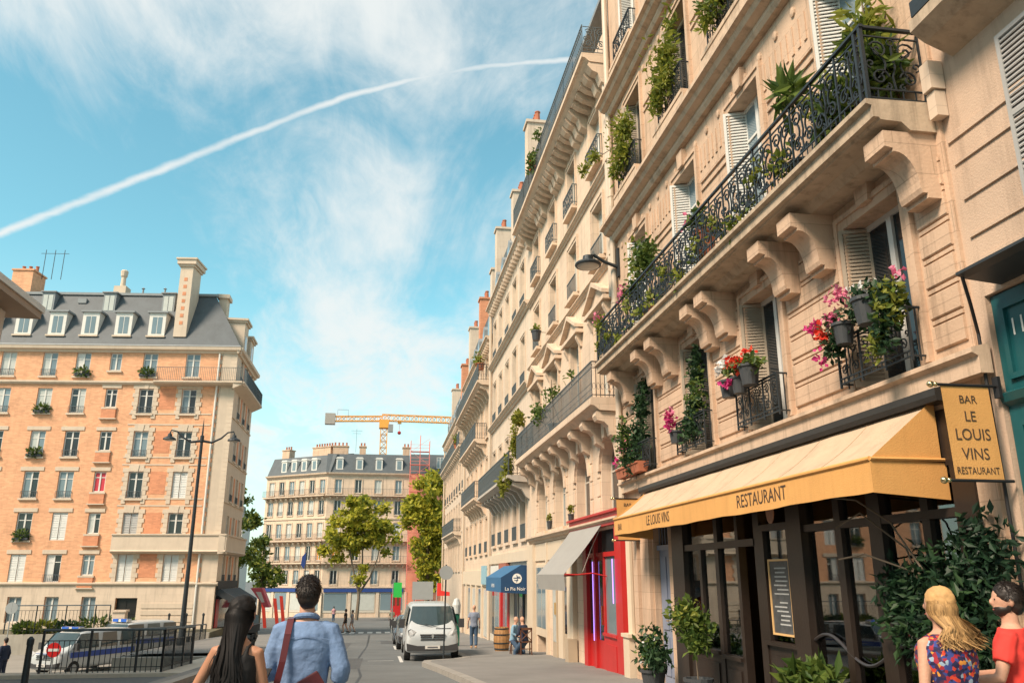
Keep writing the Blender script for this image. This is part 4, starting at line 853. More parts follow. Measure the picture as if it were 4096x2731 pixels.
for ri, (z, h) in enumerate(zip(ROW, HT)):
    for ci, c in enumerate(BC):
        lwin(c, z, 1.0, h, kinds[ri][ci], True)
        if ri >= 2: f.put('lintel', cached(('lintel',), lambda: MB().box(-.78, 0, 0, .78, .05, .26), QUOIN), QUOIN, c, z+h+.03)
    lwin(SC, z+.42, .8, h-.44, kinds[ri][6], False)
    if ri >= 1:
        f.put('lintel', cached(('lintels',), lambda: MB().box(-.66, 0, 0, .66, .06, .24), QUOIN), QUOIN, SC, z+h+.03)
        f.put('apron', cached(('apron',), lambda: MB().box(-.48, 0, 0, .48, .12, .62), BRICK2), BRICK2, SC, z-.34); f.put('apron_sill', cached(('aprs',), lambda: MB().box(-.58, 0, 0, .58, .2, .07), QUOIN), QUOIN, SC, z-.42)
    for ci, c in enumerate(QC):
        lwin(c, z, 1.0, h, kinds[ri][4+ci], ri > 0)
        if ri == 0: continue
        zz = z-.35 if ri < 5 else z
        n = int((h+.75)/.30)
        for k in range(n):
            wq = .40 if k % 2 else .28
            for sx in (-1, 1):
                f.put('quoin', cached(('quoin', wq), lambda: MB().box(0, 0, 0, wq, .05, .285), QUOIN), QUOIN, c+(.5 if sx > 0 else -.5-wq), zz+k*.30)
        f.put('lintel', cached(('lintelq',), lambda: MB().box(-.5, 0, 0, .5, .055, .40).prism([(-.12, -.02), (.12, -.02), (.17, .42), (-.17, .42)], 'y', .0, .09), QUOIN), QUOIN, c, z+h+.01)
    if ri > 0:
        for (a, b) in ((1.4, 2.1), (4.0, 5.05), (7.0, 7.5)):
            f.put('brick_panel', MB().box(a, 0, 0, b, .012, 1.5), BRICK2, 0, z+.3) if (b-a) > .8 else None
        f.put('band', cached(('lband',), lambda: MB().box(1.4, 0, 0, 7.0, .03, .09), QUOIN), QUOIN, 0, z-.05 if ri else z)
        f.put('band', cached(('lband',), lambda: None, QUOIN), QUOIN, 0, z+h+.42)
for k in range(52):                                                # corner quoins
    wq = 1.30 if k % 2 else 1.02
    f.put('quoin', cached(('cquoin', wq), lambda: MB().box(-.03, 0, 0, wq, .045, .292), QUOIN), QUOIN, 0, -.40+k*.30)
f.put('downpipe', MB().tube([(1.18, .14, -3.3), (1.18, .14, 15)], .07, 8), WHITE)
for c in (8.0, 10.35, 12.7, 15.5): window(f, c, -2.9, .9, 1.58, .16, WHITE, PANEB, None, QUOIN, None, None, IRON, None, None)
dd = f.put('entrance_door', MB().box(4.92, 0, -3.3, 6.28, .05, -1.42), mat('door_black', (.015, .014, .013), .4, .1), 0, 0, -.22); sub(dd, 'door_panel', MB().box(5.0, .05, -2.4, 5.55, .07, -1.6), MATS['door_black']); sub(dd, 'door_panel', MB().box(5.65, .05, -2.4, 6.2, .07, -1.6), MATS['door_black'])
f.put('blind_window', MB().box(2.3, 0, -2.75, 3.5, .02, -1.45), QUOIN, 0, 0, .03)
bay = f.put('bay_parapet', MB().prism([(0, 1.35), (.35, 1.40), (.5, 1.52), (.42, 1.6), (.42, 2.50), (.5, 2.55), (.5, 2.64), (0, 2.66)], 'x', -.55, 6.9), QUOIN)
tb = f.put('balcony', MB().prism([(0, -.2), (.6, -.14), (.75, -.04), (.75, .06), (0, .08)], 'x', -.7, 5.35), QUOIN, 0, 12.86)
for k in range(4): sub(tb, 'rail_panel', cached(('lrail',), lambda: bars_mb(1.5, .95, 12, .009, False), IRON2), IRON2, .05+1.5*(k+.5)-.7, .08, .7)
fs_.put('wall', wall_mb(-8.2, 0, -5, 15.3, [(-2.2-2.3*k-.42, -2.2-2.3*k+.42, z, z+1.75) for k in range(3) for z in ROW], .25, .9), QUOIN)
for z in ROW:
    for k in range(3): lwin(-2.2-2.3*k, z, .84, 1.75, 'bdc'[k % 3] if k != 1 else 'd', True, 'window', fs_)
    fs_.put('brick_panel', cached(('sbp',), lambda: MB().box(-.24, 0, 0, .24, .012, 1.7), BRICK2), BRICK2, -3.35, z); fs_.put('brick_panel', CACHE[('sbp',)], BRICK2, -5.65, z)
    fs_.put('band', cached(('sideband',), lambda: MB().box(-8.2, 0, 0, 0, .06, .12), QUOIN), QUOIN, 0, z-.2)
fs_.put('bay_parapet', MB().prism([(0, 1.35), (.35, 1.40), (.5, 1.52), (.42, 1.6), (.42, 2.50), (.5, 2.55), (.5, 2.64), (0, 2.66)], 'x', -8.2, .5), QUOIN)
sb = fs_.put('balcony', MB().prism([(0, -.45), (.5, -.2), (.75, -.06), (.75, .06), (0, .08)], 'x', -8.2, .7), QUOIN, 0, 12.86)
for k in range(6): sub(sb, 'rail_panel', CACHE[('lrail',)], IRON2, .7-1.48*(k+.5), .08, .7)
fs_.put('cornice', profile_mb([(0, 0), (.12, .02), (.18, .16), (.36, .22), (.40, .42), (0, .46)], -8.2, .3), QUOIN, 0, 15.02)
# roof
rf = MB(); c_, s_ = math.cos(rad(173.5)), math.sin(rad(173.5))
P_ = [(-.25, .2, 15.45), (21, .2, 15.45), (21, -2.0, 20.0), (2.6, -2.0, 20.0), (.65, -8.0, 15.45), (3.2, -6, 20.0), (21, -6, 20.0)]
rf.add(P_, [(0, 1, 2, 3), (0, 3, 5, 4), (3, 2, 6, 5)]); rf.quad((21, .2, 15.45), (21, -8, 15.45), (21, -6, 20), (21, -2, 20)); rf.quad((.65, -8, 15.45), (3.2, -6, 20), (21, -6, 20), (21, -8, 15.45))
roof = f.put('roof', rf, SLATE); sub(roof, 'gutter', MB().tube([(-.25, .28, 15.5), (21, .28, 15.5)], .09, 6), ZINC); sub(roof, 'ridge', MB().box(2.4, -2.1, 19.95, 21, -1.85, 20.14), ZINC)
for c in (5.95, 8.3, 10.62, 12.92, 15.25, 17.6):
    dm = f.put('dormer', MB().prism([(.0, 0), (.0, 1.72), (-1.1, 1.72), (-.05, 0)], 'x', -.58, .58), WHITE, c, 16.35, -.22)
    sub(dm, 'dormer_roof', MB().box(-.72, -1.2, 1.72, .72, .14, 1.84), ZINC); sub(dm, 'pane', MB().box(-.34, 0, .18, -.03, .015, 1.42), PANEB); sub(dm, 'pane', MB().box(.03, 0, .18, .34, .015, 1.42), PANEB); sub(dm, 'sill', MB().box(-.66, 0, -.1, .66, .16, .02), QUOIN)
for c in (5.75, 10.0, 14.4):
    dm = f.put('dormer', MB().box(-.45, -1.2, 0, .45, 0, 1.45), ZINC, c, 18.45, -1.25); sub(dm, 'pane', MB().box(-.34, 0, .1, -.03, .02, 1.25), CURT); sub(dm, 'pane', MB().box(.03, 0, .1, .34, .02, 1.25), CURT); sub(dm, 'dormer_roof', MB().box(-.55, -1.2, 1.45, .55, .12, 1.53), ZINC)
f.put('skylight', MB().box(-.3, -.1, 0, .3, .1, .35), ZINC, 12.1, 19.2, -1.62)
def bigchim(u, y, z0, z1, w, d, nb=0, m=QUOIN):
    p = f.put('chimney', MB().box(-w/2, -d, 0, w/2, 0, z1-z0).box(-w/2-.1, -d-.1, z1-z0, w/2+.1, .1, z1-z0+.16).box(-w/2-.22, -d-.22, z1-z0+.16, w/2+.22, .22, z1-z0+.5).box(-w/2-.3, -d-.3, z1-z0+.5, w/2+.3, .3, z1-z0+.62), m, u, z0, y)
    for k in range(nb): sub(p, 'brick_inset', cached(('bri',), lambda: MB().box(-.12, 0, 0, .12, .015, .26), BRICK2), BRICK2, .0, .9+k*.55)
    return p
bigchim(4.25, -.1, 16.3, 21.6, .9, 1.7, 7)
def potchim(u, y, z0, h, w, d, n):
    p = f.put('chimney', MB().box(-w/2, -d, 0, w/2, 0, h).box(-w/2-.08, -d-.08, h, w/2+.08, .08, h+.12), BRICK, u, z0, y)
    for k in range(n): sub(p, 'chimney_pot', CACHE[('cpot',)], TERRA, -w/2+w*(k+.5)/n, h+.12, -d/2)
potchim(17.2, -2.4, 19.0, 3.0, 1.5, 1.8, 3)
pc_ = f.put('chimney', MB().box(-.45, -.9, 0, .45, 0, 1.2).lathe([(.2, 1.2), (.17, 2.0), (.24, 2.1), (.28, 2.5), (.2, 2.6)], 10, (0, -.45, 0)), QUOIN, 10.2, 19.9, -3)
for k in range(3): f.put('antenna', MB().tube([(0, 0, 0), (0, 0, 2.4)], .025, 4).tube([(-.35, 0, 2.1), (.35, 0, 2.1)], .02, 4), IRON, 16.2-.7*k, 21.6, -3.2)
f.put('roof_vent', MB().lathe([(.07, 0), (.07, .5), (.14, .52), (.02, .62)], 8), ZINC, 6.4, 20, -2); f.put('roof_vent', MB().lathe([(.07, 0), (.07, .5), (.14, .52), (.02, .62)], 8), ZINC, 8.0, 20, -2)
for k, (u, h) in enumerate(((-2.6, 2.5), (-5.6, 2.0))):
    gb = fs_.put('gable', MB().box(-.8, -2.2, 0, .8, .02, h).box(-.9, -2.3, h, .9, .14, h+.15).box(-1.0, -2.4, h+.15, 1.0, .24, h+.3), QUOIN, u, 15.4); sub(gb, 'pane', MB().box(-.4, .02, .3, .4, .04, 1.6), PANEB)
fs_.put('chimney', MB().box(-.5, -.6, 0, .5, .0, 2.2).box(-.65, -.75, 2.2, .65, .15, 2.5), QUOIN, -3.2, 17.8, -1.6)
# planters on its window ledges
def tuft(name, label, cat, loc, rx, ry, rz, n, size, m, seed, group=None, flowers=None, pot=None):
    t = thing(name, label, cat, loc, 0, group)
    obj('foliage', leaves_mb(blob_pts((0, 0, rz), rx, ry, rz, n, seed, .25), size, seed), m, t)
    if flowers:
        for (fm_, fn, fsz) in flowers: obj('flowers', leaves_mb(blob_pts((0, 0, rz*1.15), rx*1.05, ry*1.1, rz*1.0, fn, seed+5, .75), fsz, seed+9, 1.0), fm_, t)
    if pot: obj('pot', pot, POTB, t)
    return t
def lp(u, y, z): return (CX0+c_*u-s_*y, CY0+s_*u+c_*y, z)
for i, (u, z, lab) in enumerate(((10.5, 13.34, 'leafy green planter on a top-floor sill of the brick building'), (12.9, 2.24, 'trailing planter in a dark box on a lower sill of the brick building'), (12.9, 7.74, 'small red-flowered planter on a middle sill of the brick building'), (6.1, 13.34, 'low green planter on the brick building sill beside its top balcony'), (12.9, 10.74, 'dark leafy planter on the sill just under the brick building top floor'))):
    tuft('window_planter', lab, 'planter', lp(u, .16, z), .5, .14, .28, 150, .14, LEAF, 40+i, 'planters on the brick building', [(FL_RED, 8, .09)] if i == 2 else None, MB().box(-.48, -.1, -.02, .48, .1, .14))

# ---- the low house that ends at the left edge
rQ = thing('grey_corner_house', 'pale house with flat projecting eaves at the left edge', 'building', (-18, 20, gz(20)))
fq = Fac(rQ, (-14.45, 0, 0), rad(-90))
fq.put('wall', wall_mb(-32, 25, -6, 9.6, [(-30+2.6*k, -29+2.6*k, z, z+1.8) for k in range(8) for z in (-1, 2.4, 5.8)], .25, 9), mat('render_grey', (.50, .45, .40), .85, .08, 1, 0, 9, .1))
fq.put('eaves', MB().box(-32.8, -9.5, 9.6, 25, .95, 9.85), mat('eaves_brown', (.30, .22, .16), .8, .1, 1)); fq.put('roof_edge', MB().box(-32.9, -9.5, 9.852, 25, 1.02, 10.1), mat('eaves_pale', (.55, .52, .47), .8, .08, 1))
for k in range(8):
    for z in (-1, 2.4, 5.8): window(fq, -29.5+2.6*k, z, 1.0, 1.8, .18, WHITE, PANEB, None, QUOIN, .1, None, panes=1)

# ================================================================ END OF THE STREET
EX, EY = -7.9, 120.0
rE = thing('corner_apartment_block', 'cream corner apartment block with slate mansard closing the street', 'building', (EX, EY+4, gz(120)))
fa = Fac(rE, (EX, EY, 0), rad(180)); fb = Fac(rE, (EX, EY, 0), rad(143.1))
EZ = [13.2-1.9, 10.3-2.0, 7.15-2.0, 4.0-2.0, .8-2.0]; EH = [1.9, 2.0, 2.0, 2.0, 1.9]
colsA = [-1.5, -4.3, -7.1, -10.0]; colsB = [.95+1.93*k for k in range(6)]
for ff, u0, u1, cols in ((fa, -11.5, 0, colsA), (fb, 0, 11.7, colsB)):
    ff.put('wall', wall_mb(u0, u1, -8, 14.1, [(c-.48, c+.48, z, z+h) for c in cols for z, h in zip(EZ, EH)], .25, 7), STONE2)
    for zi, (z, h) in enumerate(zip(EZ, EH)):
        for ci, c in enumerate(cols):
            gl = [PANEB, PANE, CURT][(zi+ci) % 3]
            if zi == 3 and ci == 0: gl = mat('blind_orange', (.62, .26, .06), .6)
            window(ff, c, z, .96, h, .16, WHITE, gl, .14, STONE2, .1, ('bars', .6, .06) if zi in (1, 4) else None, IRON2, None, None, panes=1)
    for z in (11.0, 4.75, 1.7):
        bl = ff.put('balcony', MB().prism([(0, -.3), (.5, -.16), (.7, -.14), (.7, 0), (0, .02)], 'x', u0, u1+(.0 if ff is fb else .25)), STONE2, 0, z)
        n = int((u1-u0)/1.9); q = (u1-u0)/n
        for k in range(n): sub(bl, 'rail_panel', cached(('erail', round(q, 2)), lambda: bars_mb(q, .9, 9, .016, False), IRON2), IRON2, u0+q*(k+.5), .02, .64)
        for k in range(2*n): sub(bl, 'corbel', cached(('ecorb',), lambda: MB().prism([(0, 0), (.5, .0), (.4, -.2), (0, -.5)], 'x', -.12, .12), STONE2), STONE2, u0+q*(k+.5)/2, -.28)
    ff.put('cornice', profile_mb([(0, 0), (.12, .02), (.18, .16), (.4, .22), (.45, .42), (0, .46)], u0, u1), STONE2, 0, 13.75)
    ff.put('string_course', MB().box(u0, 0, 0, u1, .12, .22), STONE2, 0, 7.7); ff.put('string_course', MB().box(u0, 0, 0, u1, .12, .22), STONE2, 0, -1.65)
rf = MB(); rf.prism([(.1, 14.1), (-1.2, 17.0), (-5, 17.6), (-8, 14.1)], 'x', -11.5, .35); fa.put('roof', rf, SLATE); fb.put('roof', MB().prism([(.1, 14.1), (-1.2, 16.9), (-5, 17.5), (-7, 14.1)], 'x', -.35, 11.7), SLATE)
for ff, cols in ((fa, colsA), (fb, colsB[1:5])):
    for c in cols:
        dm = ff.put('dormer', MB().box(-.5, -1.4, 0, .5, 0, 1.6).prism([(-.6, 1.6), (.6, 1.6), (.4, 1.85), (-.4, 1.85)], 'y', -1.4, .08), WHITE, c, 14.6, -.15); sub(dm, 'pane', MB().box(-.3, 0, .2, .3, .02, 1.4), PANEB)
for ff, u, w in ((fa, -1.4, 2.2), (fa, -4.6, .9), (fb, 3.2, 3.4), (fb, 10.2, 1.4), (fa, -11, 1.0)):
    p = ff.put('chimney', MB().box(-w/2, -.6, 0, w/2, .6, 2.0).box(-w/2-.1, -.7, 2.0, w/2+.1, .7, 2.15), STONE, u, 16.2, -2.5)
    for k in range(max(2, int(w/.45))): sub(p, 'chimney_pot', CACHE[('cpot',)], TERRA, -w/2+w*(k+.5)/max(2, int(w/.45)), 2.15)
fa.put('antenna', MB().tube([(0, 0, 0), (0, 0, 3.5)], .03, 4).tube([(-.8, 0, 3.2), (.8, 0, 3.2)], .025, 4).tube([(-.6, 0, 2.8), (.6, 0, 2.8)], .025, 4), IRON2, -3.6, 17.4, -2)
SHB = mat('fascia_blue', (.02, .055, .22), .5, .08)
for ff, u0, u1 in ((fa, -11.5, 0), (fb, 0, 11.7)):
    ff.put('shop_fascia', MB().box(u0+.3, 0, -2.2, u1-.3, .25, -1.75), SHB); n = int((u1-u0)/2.9)
    for k in range(n):
        a = u0+(u1-u0)*k/n; b = u0+(u1-u0)*(k+1)/n
        w_ = ff.put('shop_window', MB().box(a+.3, 0, -4.9, b-.3, .06, -2.3), OFFW); sub(w_, 'pane', MB().box(a+.42, .06, -4.6, b-.42, .08, -2.4), CURT if (k % 2) else PANEB)
        ff.put('shop_pier', MB().box(a-.22, 0, -8, a+.22, .16, -2.2), STONE3)
dd = fa.put('entrance_door', MB().box(-10.9, .0, -6, -9.55, .1, -2.45), RED); sub(dd, 'door_panel', MB().box(-10.7, .1, -4.0, -10.35, .12, -2.9), WOODD); sub(dd, 'door_panel', MB().box(-10.1, .1, -4.0, -9.75, .12, -2.9), WOODD)
rG = thing('scaffolded_house', 'salmon sheeted house under pink scaffolding behind the bushy tree', 'building', (7.5, 124, gz(120)))
fg = Fac(rG, (3.7, 119.9, 0), rad(180))
NET = mat('salmon_sheet', (.60, .26, .17), .8, .12, .7)
fg.put('wall', MB().box(-9, -7, -8, -.05, 0, 14.2), NET); fg.put('roof', MB().prism([(.1, 14.2), (-1.3, 17.2), (-5, 17.6), (-7, 14.2)], 'x', -9, -.05), SLATE)
for k in range(3): window(fg, -4.3-1.9*k, 15.0, 1.0, 1.6, -.2, WHITE, PANEB, None, STONE2, None, None, panes=1)
PINK = mat('scaffold_pink', (.70, .22, .18), .5, .1)
sc = thing('scaffold_tower', 'pink scaffolding tower rising above the slate roofs', 'scaffold', (5.0, 118.6, gz(118.6)))
for x in (-1.35, 0, 1.35):
    for y in (-.5, .5): obj('standard', MB().tube([(x, y, 0), (x, y, 24.4+(.8 if x == 0 else 0))], .045, 5), PINK, sc)
for k in range(12):
    z = 1.9*(k+1); lm = MB(); lm.box(-1.4, -.5, z, 1.4, .5, z+.06); obj('deck', lm, PINK, sc)
    for zz in (.5, 1.0): obj('ledger', MB().tube([(-1.4, -.5, z+zz), (1.4, -.5, z+zz)], .03, 4), PINK, sc)
    obj('brace', MB().tube([(-1.35, -.5, z), (1.35, -.5, z+1.9)] if k % 2 else [(1.35, -.5, z), (-1.35, -.5, z+1.9)], .025, 4), PINK, sc)
fg.put('chimney', MB().box(-.9, -.6, 0, .9, .6, 2.4), STONE, -7.2, 16.6, -3)
# white buildings in the far gap on the left
for i, (x, y, w, d, h, m_, lab) in enumerate(((-30, 152, 10, 8, 9.5, STONE3, 'pale grey house far down the side street behind the left trees'), (-24.5, 140, 4.5, 8, 7.2, mat('far_white', (.58, .57, .54), .85, .06), 'narrow white house adjoining the cream corner block'), (-31, 135, 8, 8, 5.5, MATS['far_white'], 'white house behind the left-hand street trees'))):
    t = thing('far_house', lab, 'building', (x, y, gz(140))); z0 = gz(140)
    ffh = Fac(t, (x+w/2, y, 0), rad(180)); nc = int(w/1.8)
    cs_ = [w*(k+.5)/nc for k in range(nc)]; zs_ = [-3+3*k for k in range(int((h+3)/3))]
    ffh.put('wall', wall_mb(0, w, z0-1, h, [(c-.42, c+.42, z, z+1.8) for c in cs_ for z in zs_], .2, d), m_)
    for c in cs_:
        for z in zs_: window(ffh, c, z, .84, 1.8, .14, WHITE, GLS[int(c*3+z) % 3], None, m_, None, None, panes=1, trans=None)
    ffh.put('roof', MB().prism([(.1, h), (-1.4, h+2.6), (-d+1, h+2.6), (-d, h)], 'x', 0, w), SLATE)
    for k in range(2):
        p = ffh.put('chimney', MB().box(-.7, -.5, 0, .7, .5, 1.6), STONE, w*(.25+.5*k), h+2.2, -2); sub(p, 'chimney_pot', CACHE[('cpot',)], TERRA, -.3, 1.6); sub(p, 'chimney_pot', CACHE[('cpot',)], TERRA, .3, 1.6)
# crane
YEL = mat('crane_orange', (.72, .34, .06), .5, .1)
ck = thing('tower_crane', 'orange lattice tower crane above the far roofs', 'crane', (-.6, 220, gz(140)-1))
def lattice(p0, p1, w, n, up_, r=.10, tri=False):
    mb = MB(); p0 = Vector(p0); p1 = Vector(p1); d = (p1-p0).normalized(); u_ = Vector(up_); s_ = d.cross(u_)
    cor = [s_*w/2+u_*w/2, -s_*w/2+u_*w/2, -s_*w/2-u_*w/2, s_*w/2-u_*w/2]
    for c in cor: mb.tube([p0+c, p1+c], r*1.35, 4)
    for k in range(n):
        a = p0+(p1-p0)*k/n; b = p0+(p1-p0)*(k+1)/n
        for i in range(4):
            j = (i+1) % 4; mb.tube([a+cor[i], b+cor[j]] if k % 2 else [a+cor[j], b+cor[i]], r*.8, 3)
            mb.tube([a+cor[i], a+cor[j]], r*.8, 3)
    return mb
zb_ = gz(140)-1
obj('mast', lattice((0, 0, 0), (0, 0, 38-zb_), 1.7, 26, (0, 1, 0), .12), YEL, ck)
obj('slewing_unit', MB().box(-1.3, -1.3, 38-zb_, 1.3, 1.3, 40.2-zb_), YEL, ck); obj('cab', MB().box(1.1, -1.6, 36.9-zb_, 2.4, -.2, 38.9-zb_), mat('cab_grey', (.25, .25, .25), .3), ck)
obj('jib', lattice((-.6, 0, 40.9-zb_), (30, 0, 40.6-zb_), 1.6, 25, (0, 0, 1), .10), YEL, ck); obj('counter_jib', lattice((-.5, 0, 40.6-zb_), (-14, 0, 40.2-zb_), 1.3, 10, (0, 0, 1), .10), YEL, ck)
obj('counterweight', MB().box(-15.6, -.9, 38.7-zb_, -13.0, .9, 41.6-zb_), mat('ballast', (.33, .30, .27), .8), ck); obj('platform_rail', MB().tube([(-12.4, -.8, 41.2-zb_), (-12.4, -.8, 42.6-zb_), (-9.6, -.8, 42.6-zb_), (-9.6, -.8, 41-zb_)], .06, 4), IRON2, ck)
obj('trolley', MB().box(3.6, -.6, 39.4-zb_, 4.6, .6, 39.8-zb_), YEL, ck); obj('hook_block', MB().tube([(4.1, 0, 39.4-zb_), (4.1, 0, 37.4-zb_)], .05, 4).ell((4.1, 0, 36.9-zb_), .5, .4, .5, 8, 6), RED, ck)

# ================================================================ PLANTS ON THE RIGHT-HAND HOUSES
def rp(u, out, z): return (FX-out, u, z)
def cloud(name, label, cat, base, parts, group=None, stems=None, pots=None, seed=0):
    """parts: (part name, material, leaf size, elong, [(u, out, z, rx(out), ry(u), rz, n), ...]) in house coordinates"""
    t = thing(name, label, cat, rp(*base), 0, group)
    for pi, (pn, m, sz, el, blobs) in enumerate(parts):
        P = np.concatenate([blob_pts((FX-o-t.location.x, u-t.location.y, z-t.location.z), rx, ry, rz, n, seed*31+pi*7+bi, .1) for bi, (u, o, z, rx, ry, rz, n) in enumerate(blobs)])
        obj(pn, leaves_mb(P, sz, seed+pi, el), m, t)
    for s_ in (stems or []): obj('stem', MB().tube([(FX-o-t.location.x, u-t.location.y, z-t.location.z) for u, o, z in s_], .012, 5), BARK, t)
    for (u, o, z, r, h, m) in (pots or []):
        obj('pot', MB().lathe([(r*.72, 0), (r*.95, h*.86), (r*1.08, h*.87), (r*1.08, h), (r*.9, h), (r*.85, h*.9), (.01, h*.88)], 14, (FX-o-t.location.x, u-t.location.y, z-t.location.z)), m, t)
    return t
G1 = 'flowering pots on the stone house window rails'
cloud('petunia_pots', 'pink and red petunias in black pots spilling over the window rail nearest the teal door', 'flowers', (8.9, .45, 3.0), [
    ('foliage', LEAFD, .075, 1.5, [(8.85, .35, 3.25, .25, .5, .26, 520), (8.35, .35, 3.1, .18, .2, .3, 260), (9.5, .42, 2.95, .2, .25, .32, 260), (8.45, .45, 2.75, .12, .15, .35, 150)]),
    ('foliage', LEAFG, .07, 1.5, [(8.3, .4, 3.1, .2, .25, .35, 160), (8.55, .5, 2.6, .1, .12, .25, 70)]),
    ('flowers', FL_PINK, .075, 1, [(9.3, .45, 3.5, .15, .25, .16, 70), (9.45, .5, 3.25, .12, .12, .1, 40), (8.1, .4, 3.4, .08, .1, .06, 12)]),
    ('flowers', FL_RED, .08, 1, [(9.6, .55, 3.05, .12, .14, .2, 60)]), ('flowers', FL_MAG, .075, 1, [(9.8, .55, 3.2, .1, .16, .12, 40), (9.7, .55, 2.75, .08, .08, .15, 24)]),
    ('flowers', FL_WHITE, .07, 1, [(8.75, .45, 3.42, .15, .3, .1, 26)])], G1, None, [(8.75, .42, 2.95, .17, .34, POTB), (9.3, .42, 2.85, .14, .28, POTB)], 3)
cloud('geranium_pots', 'white and scarlet geraniums in three dark pots on the middle window rail', 'flowers', (12.5, .45, 3.0), [
    ('foliage', LEAF, .075, 1.3, [(12.5, .42, 3.35, .2, .6, .16, 330), (12.0, .42, 3.3, .18, .35, .14, 160)]), ('flowers', FL_WHITE, .08, 1, [(13.05, .48, 3.45, .14, .2, .16, 90), (12.9, .45, 3.55, .1, .15, .12, 40)]),
    ('flowers', FL_RED, .085, 1, [(12.45, .5, 3.42, .16, .3, .13, 110), (12.25, .5, 3.35, .12, .15, .15, 50), (12.0, .45, 3.5, .1, .2, .06, 14)]), ('flowers', FL_MAG, .08, 1, [(12.55, .55, 3.1, .08, .12, .08, 30), (12.8, .55, 3.1, .06, .06, .06, 14)])],
    G1, None, [(12.95, .42, 2.92, .15, .3, POTB), (12.5, .42, 2.9, .14, .28, POTB), (12.1, .42, 2.95, .17, .34, POTB)], 5)
cloud('climbing_jasmine', 'dark green climber covering a window, with magenta flowers at its foot', 'climber', (15.3, .35, 2.4), [
    ('foliage', LEAFD, .075, 1.5, [(15.1, .12, 3.9, .12, .35, .5, 380), (15.2, .15, 3.2, .15, .5, .5, 420), (15.2, .25, 2.75, .2, .55, .3, 300), (15.0, .12, 4.3, .08, .25, .2, 80)]), ('foliage', LEAF, .07, 1.5, [(15.0, .2, 3.4, .2, .5, .7, 160)]),
    ('flowers', FL_MAG, .085, 1, [(15.95, .4, 3.05, .12, .2, .28, 110)]), ('flowers', FL_PINK, .08, 1, [(15.9, .45, 3.2, .12, .2, .2, 24)])], G1, [[(15.2, .25, 2.4), (15.3, .15, 3.3), (15.1, .1, 4.4)]], [(15.95, .3, 2.6, .14, .26, POTB)], 7)
cloud('climbing_rose', 'bushy rose climber with a few pink blooms filling the window above the red shop', 'climber', (18.8, .35, 2.3), [
    ('foliage', LEAFD, .08, 1.5, [(18.6, .15, 3.9, .15, .45, .5, 420), (18.8, .2, 3.2, .2, .6, .5, 460), (19.0, .3, 2.7, .25, .65, .4, 420), (18.5, .1, 4.4, .1, .3, .2, 110), (19.4, .35, 3.4, .2, .4, .5, 140)]), ('foliage', LEAF, .08, 1.5, [(19.3, .4, 3.1, .25, .6, .7, 220)]),
    ('flowers', FL_MAG, .085, 1, [(19.75, .45, 2.75, .12, .2, .16, 46)]), ('flowers', FL_PINK, .08, 1, [(19.0, .45, 3.0, .15, .6, .4, 14)])], G1, [[(18.9, .25, 2.2), (18.8, .15, 3.2), (18.6, .12, 4.4)]], None, 9)
for i, (u, lab) in enumerate(((18.75, 'terracotta trough under the rose climber window, nearer the balcony consoles'), (19.75, 'terracotta trough with bare stems at the house downpipe'))):
    t = thing('terracotta_trough', lab, 'planter', rp(u, .26, 2.33), 0, 'terracotta troughs on the shop ledge')
    obj('box', MB().prism([(-.10, 0), (.10, 0), (.13, .20), (.15, .20), (.15, .24), (-.15, .24), (-.15, .20), (-.13, .20)], 'y', -.42, .42), TERRA, t); obj('soil', MB().box(-.12, -.4, .235, .12, .4, .25), WOODD, t)
    for k in range(5): obj('stem', MB().tube([(0, -.3+.15*k, .24), (.02, -.28+.15*k, .5+.1*(k % 3))], .008, 4), LEAF, t)
GB_ = 'plants along the long stone-house balcony'
cloud('bamboo_tubs', 'bamboo and oleander tubs behind the scrollwork at the near balcony corner', 'plant', (8.2, .4, 5.36), [
    ('foliage', LEAF, .10, 2.6, [(8.0, .35, 6.0, .3, .35, .4, 420), (8.8, .45, 5.9, .25, .5, .4, 380), (8.4, .3, 6.6, .25, .4, .3, 110)]), ('foliage', LEAFG, .10, 2.6, [(8.2, .3, 6.7, .3, .4, .8, 170), (9.1, .4, 6.2, .25, .4, .4, 130)]),
    ('oleander_leaves', LEAF, .13, 3.2, [(9.75, .6, 6.75, .2, .3, .22, 60)])], GB_, [[(9.75, .6, 5.4), (9.75, .6, 6.7)], [(8.2, .3, 5.4), (8.2, .3, 7.2)]], [(8.2, .35, 5.37, .2, .35, POTB), (8.9, .4, 5.37, .2, .35, POTB), (9.75, .5, 5.37, .18, .3, POTB)], 11)
cloud('balcony_ivy', 'thin yellow-green creeper woven through the balcony scrollwork', 'climber', (13, .72, 5.4), [
    ('foliage', LEAFG, .085, 1.4, [(9.8+k*.85, .76, 5.75+.25*math.sin(k*2.3), .06, .4, .3, 46) for k in range(12)]), ('foliage', LEAF, .08, 1.4, [(10+k*1.1, .66, 5.65, .1, .4, .2, 40) for k in range(9)])], GB_, [[(9.5+.5*k, .74, 5.6+.2*math.sin(k)) for k in range(20)]], None, 13)
cloud('pink_pelargonium', 'pink pelargonium above the rail between the two white shutters', 'flowers', (13.4, .5, 5.36), [('foliage', LEAF, .08, 1.4, [(13.3, .62, 6.35, .2, .35, .25, 200)]), ('flowers', FL_PINK, .085, 1, [(13.6, .7, 6.45, .15, .3, .18, 22)])], GB_, None, [(13.3, .5, 5.37, .2, .8, TERRA)], 15)
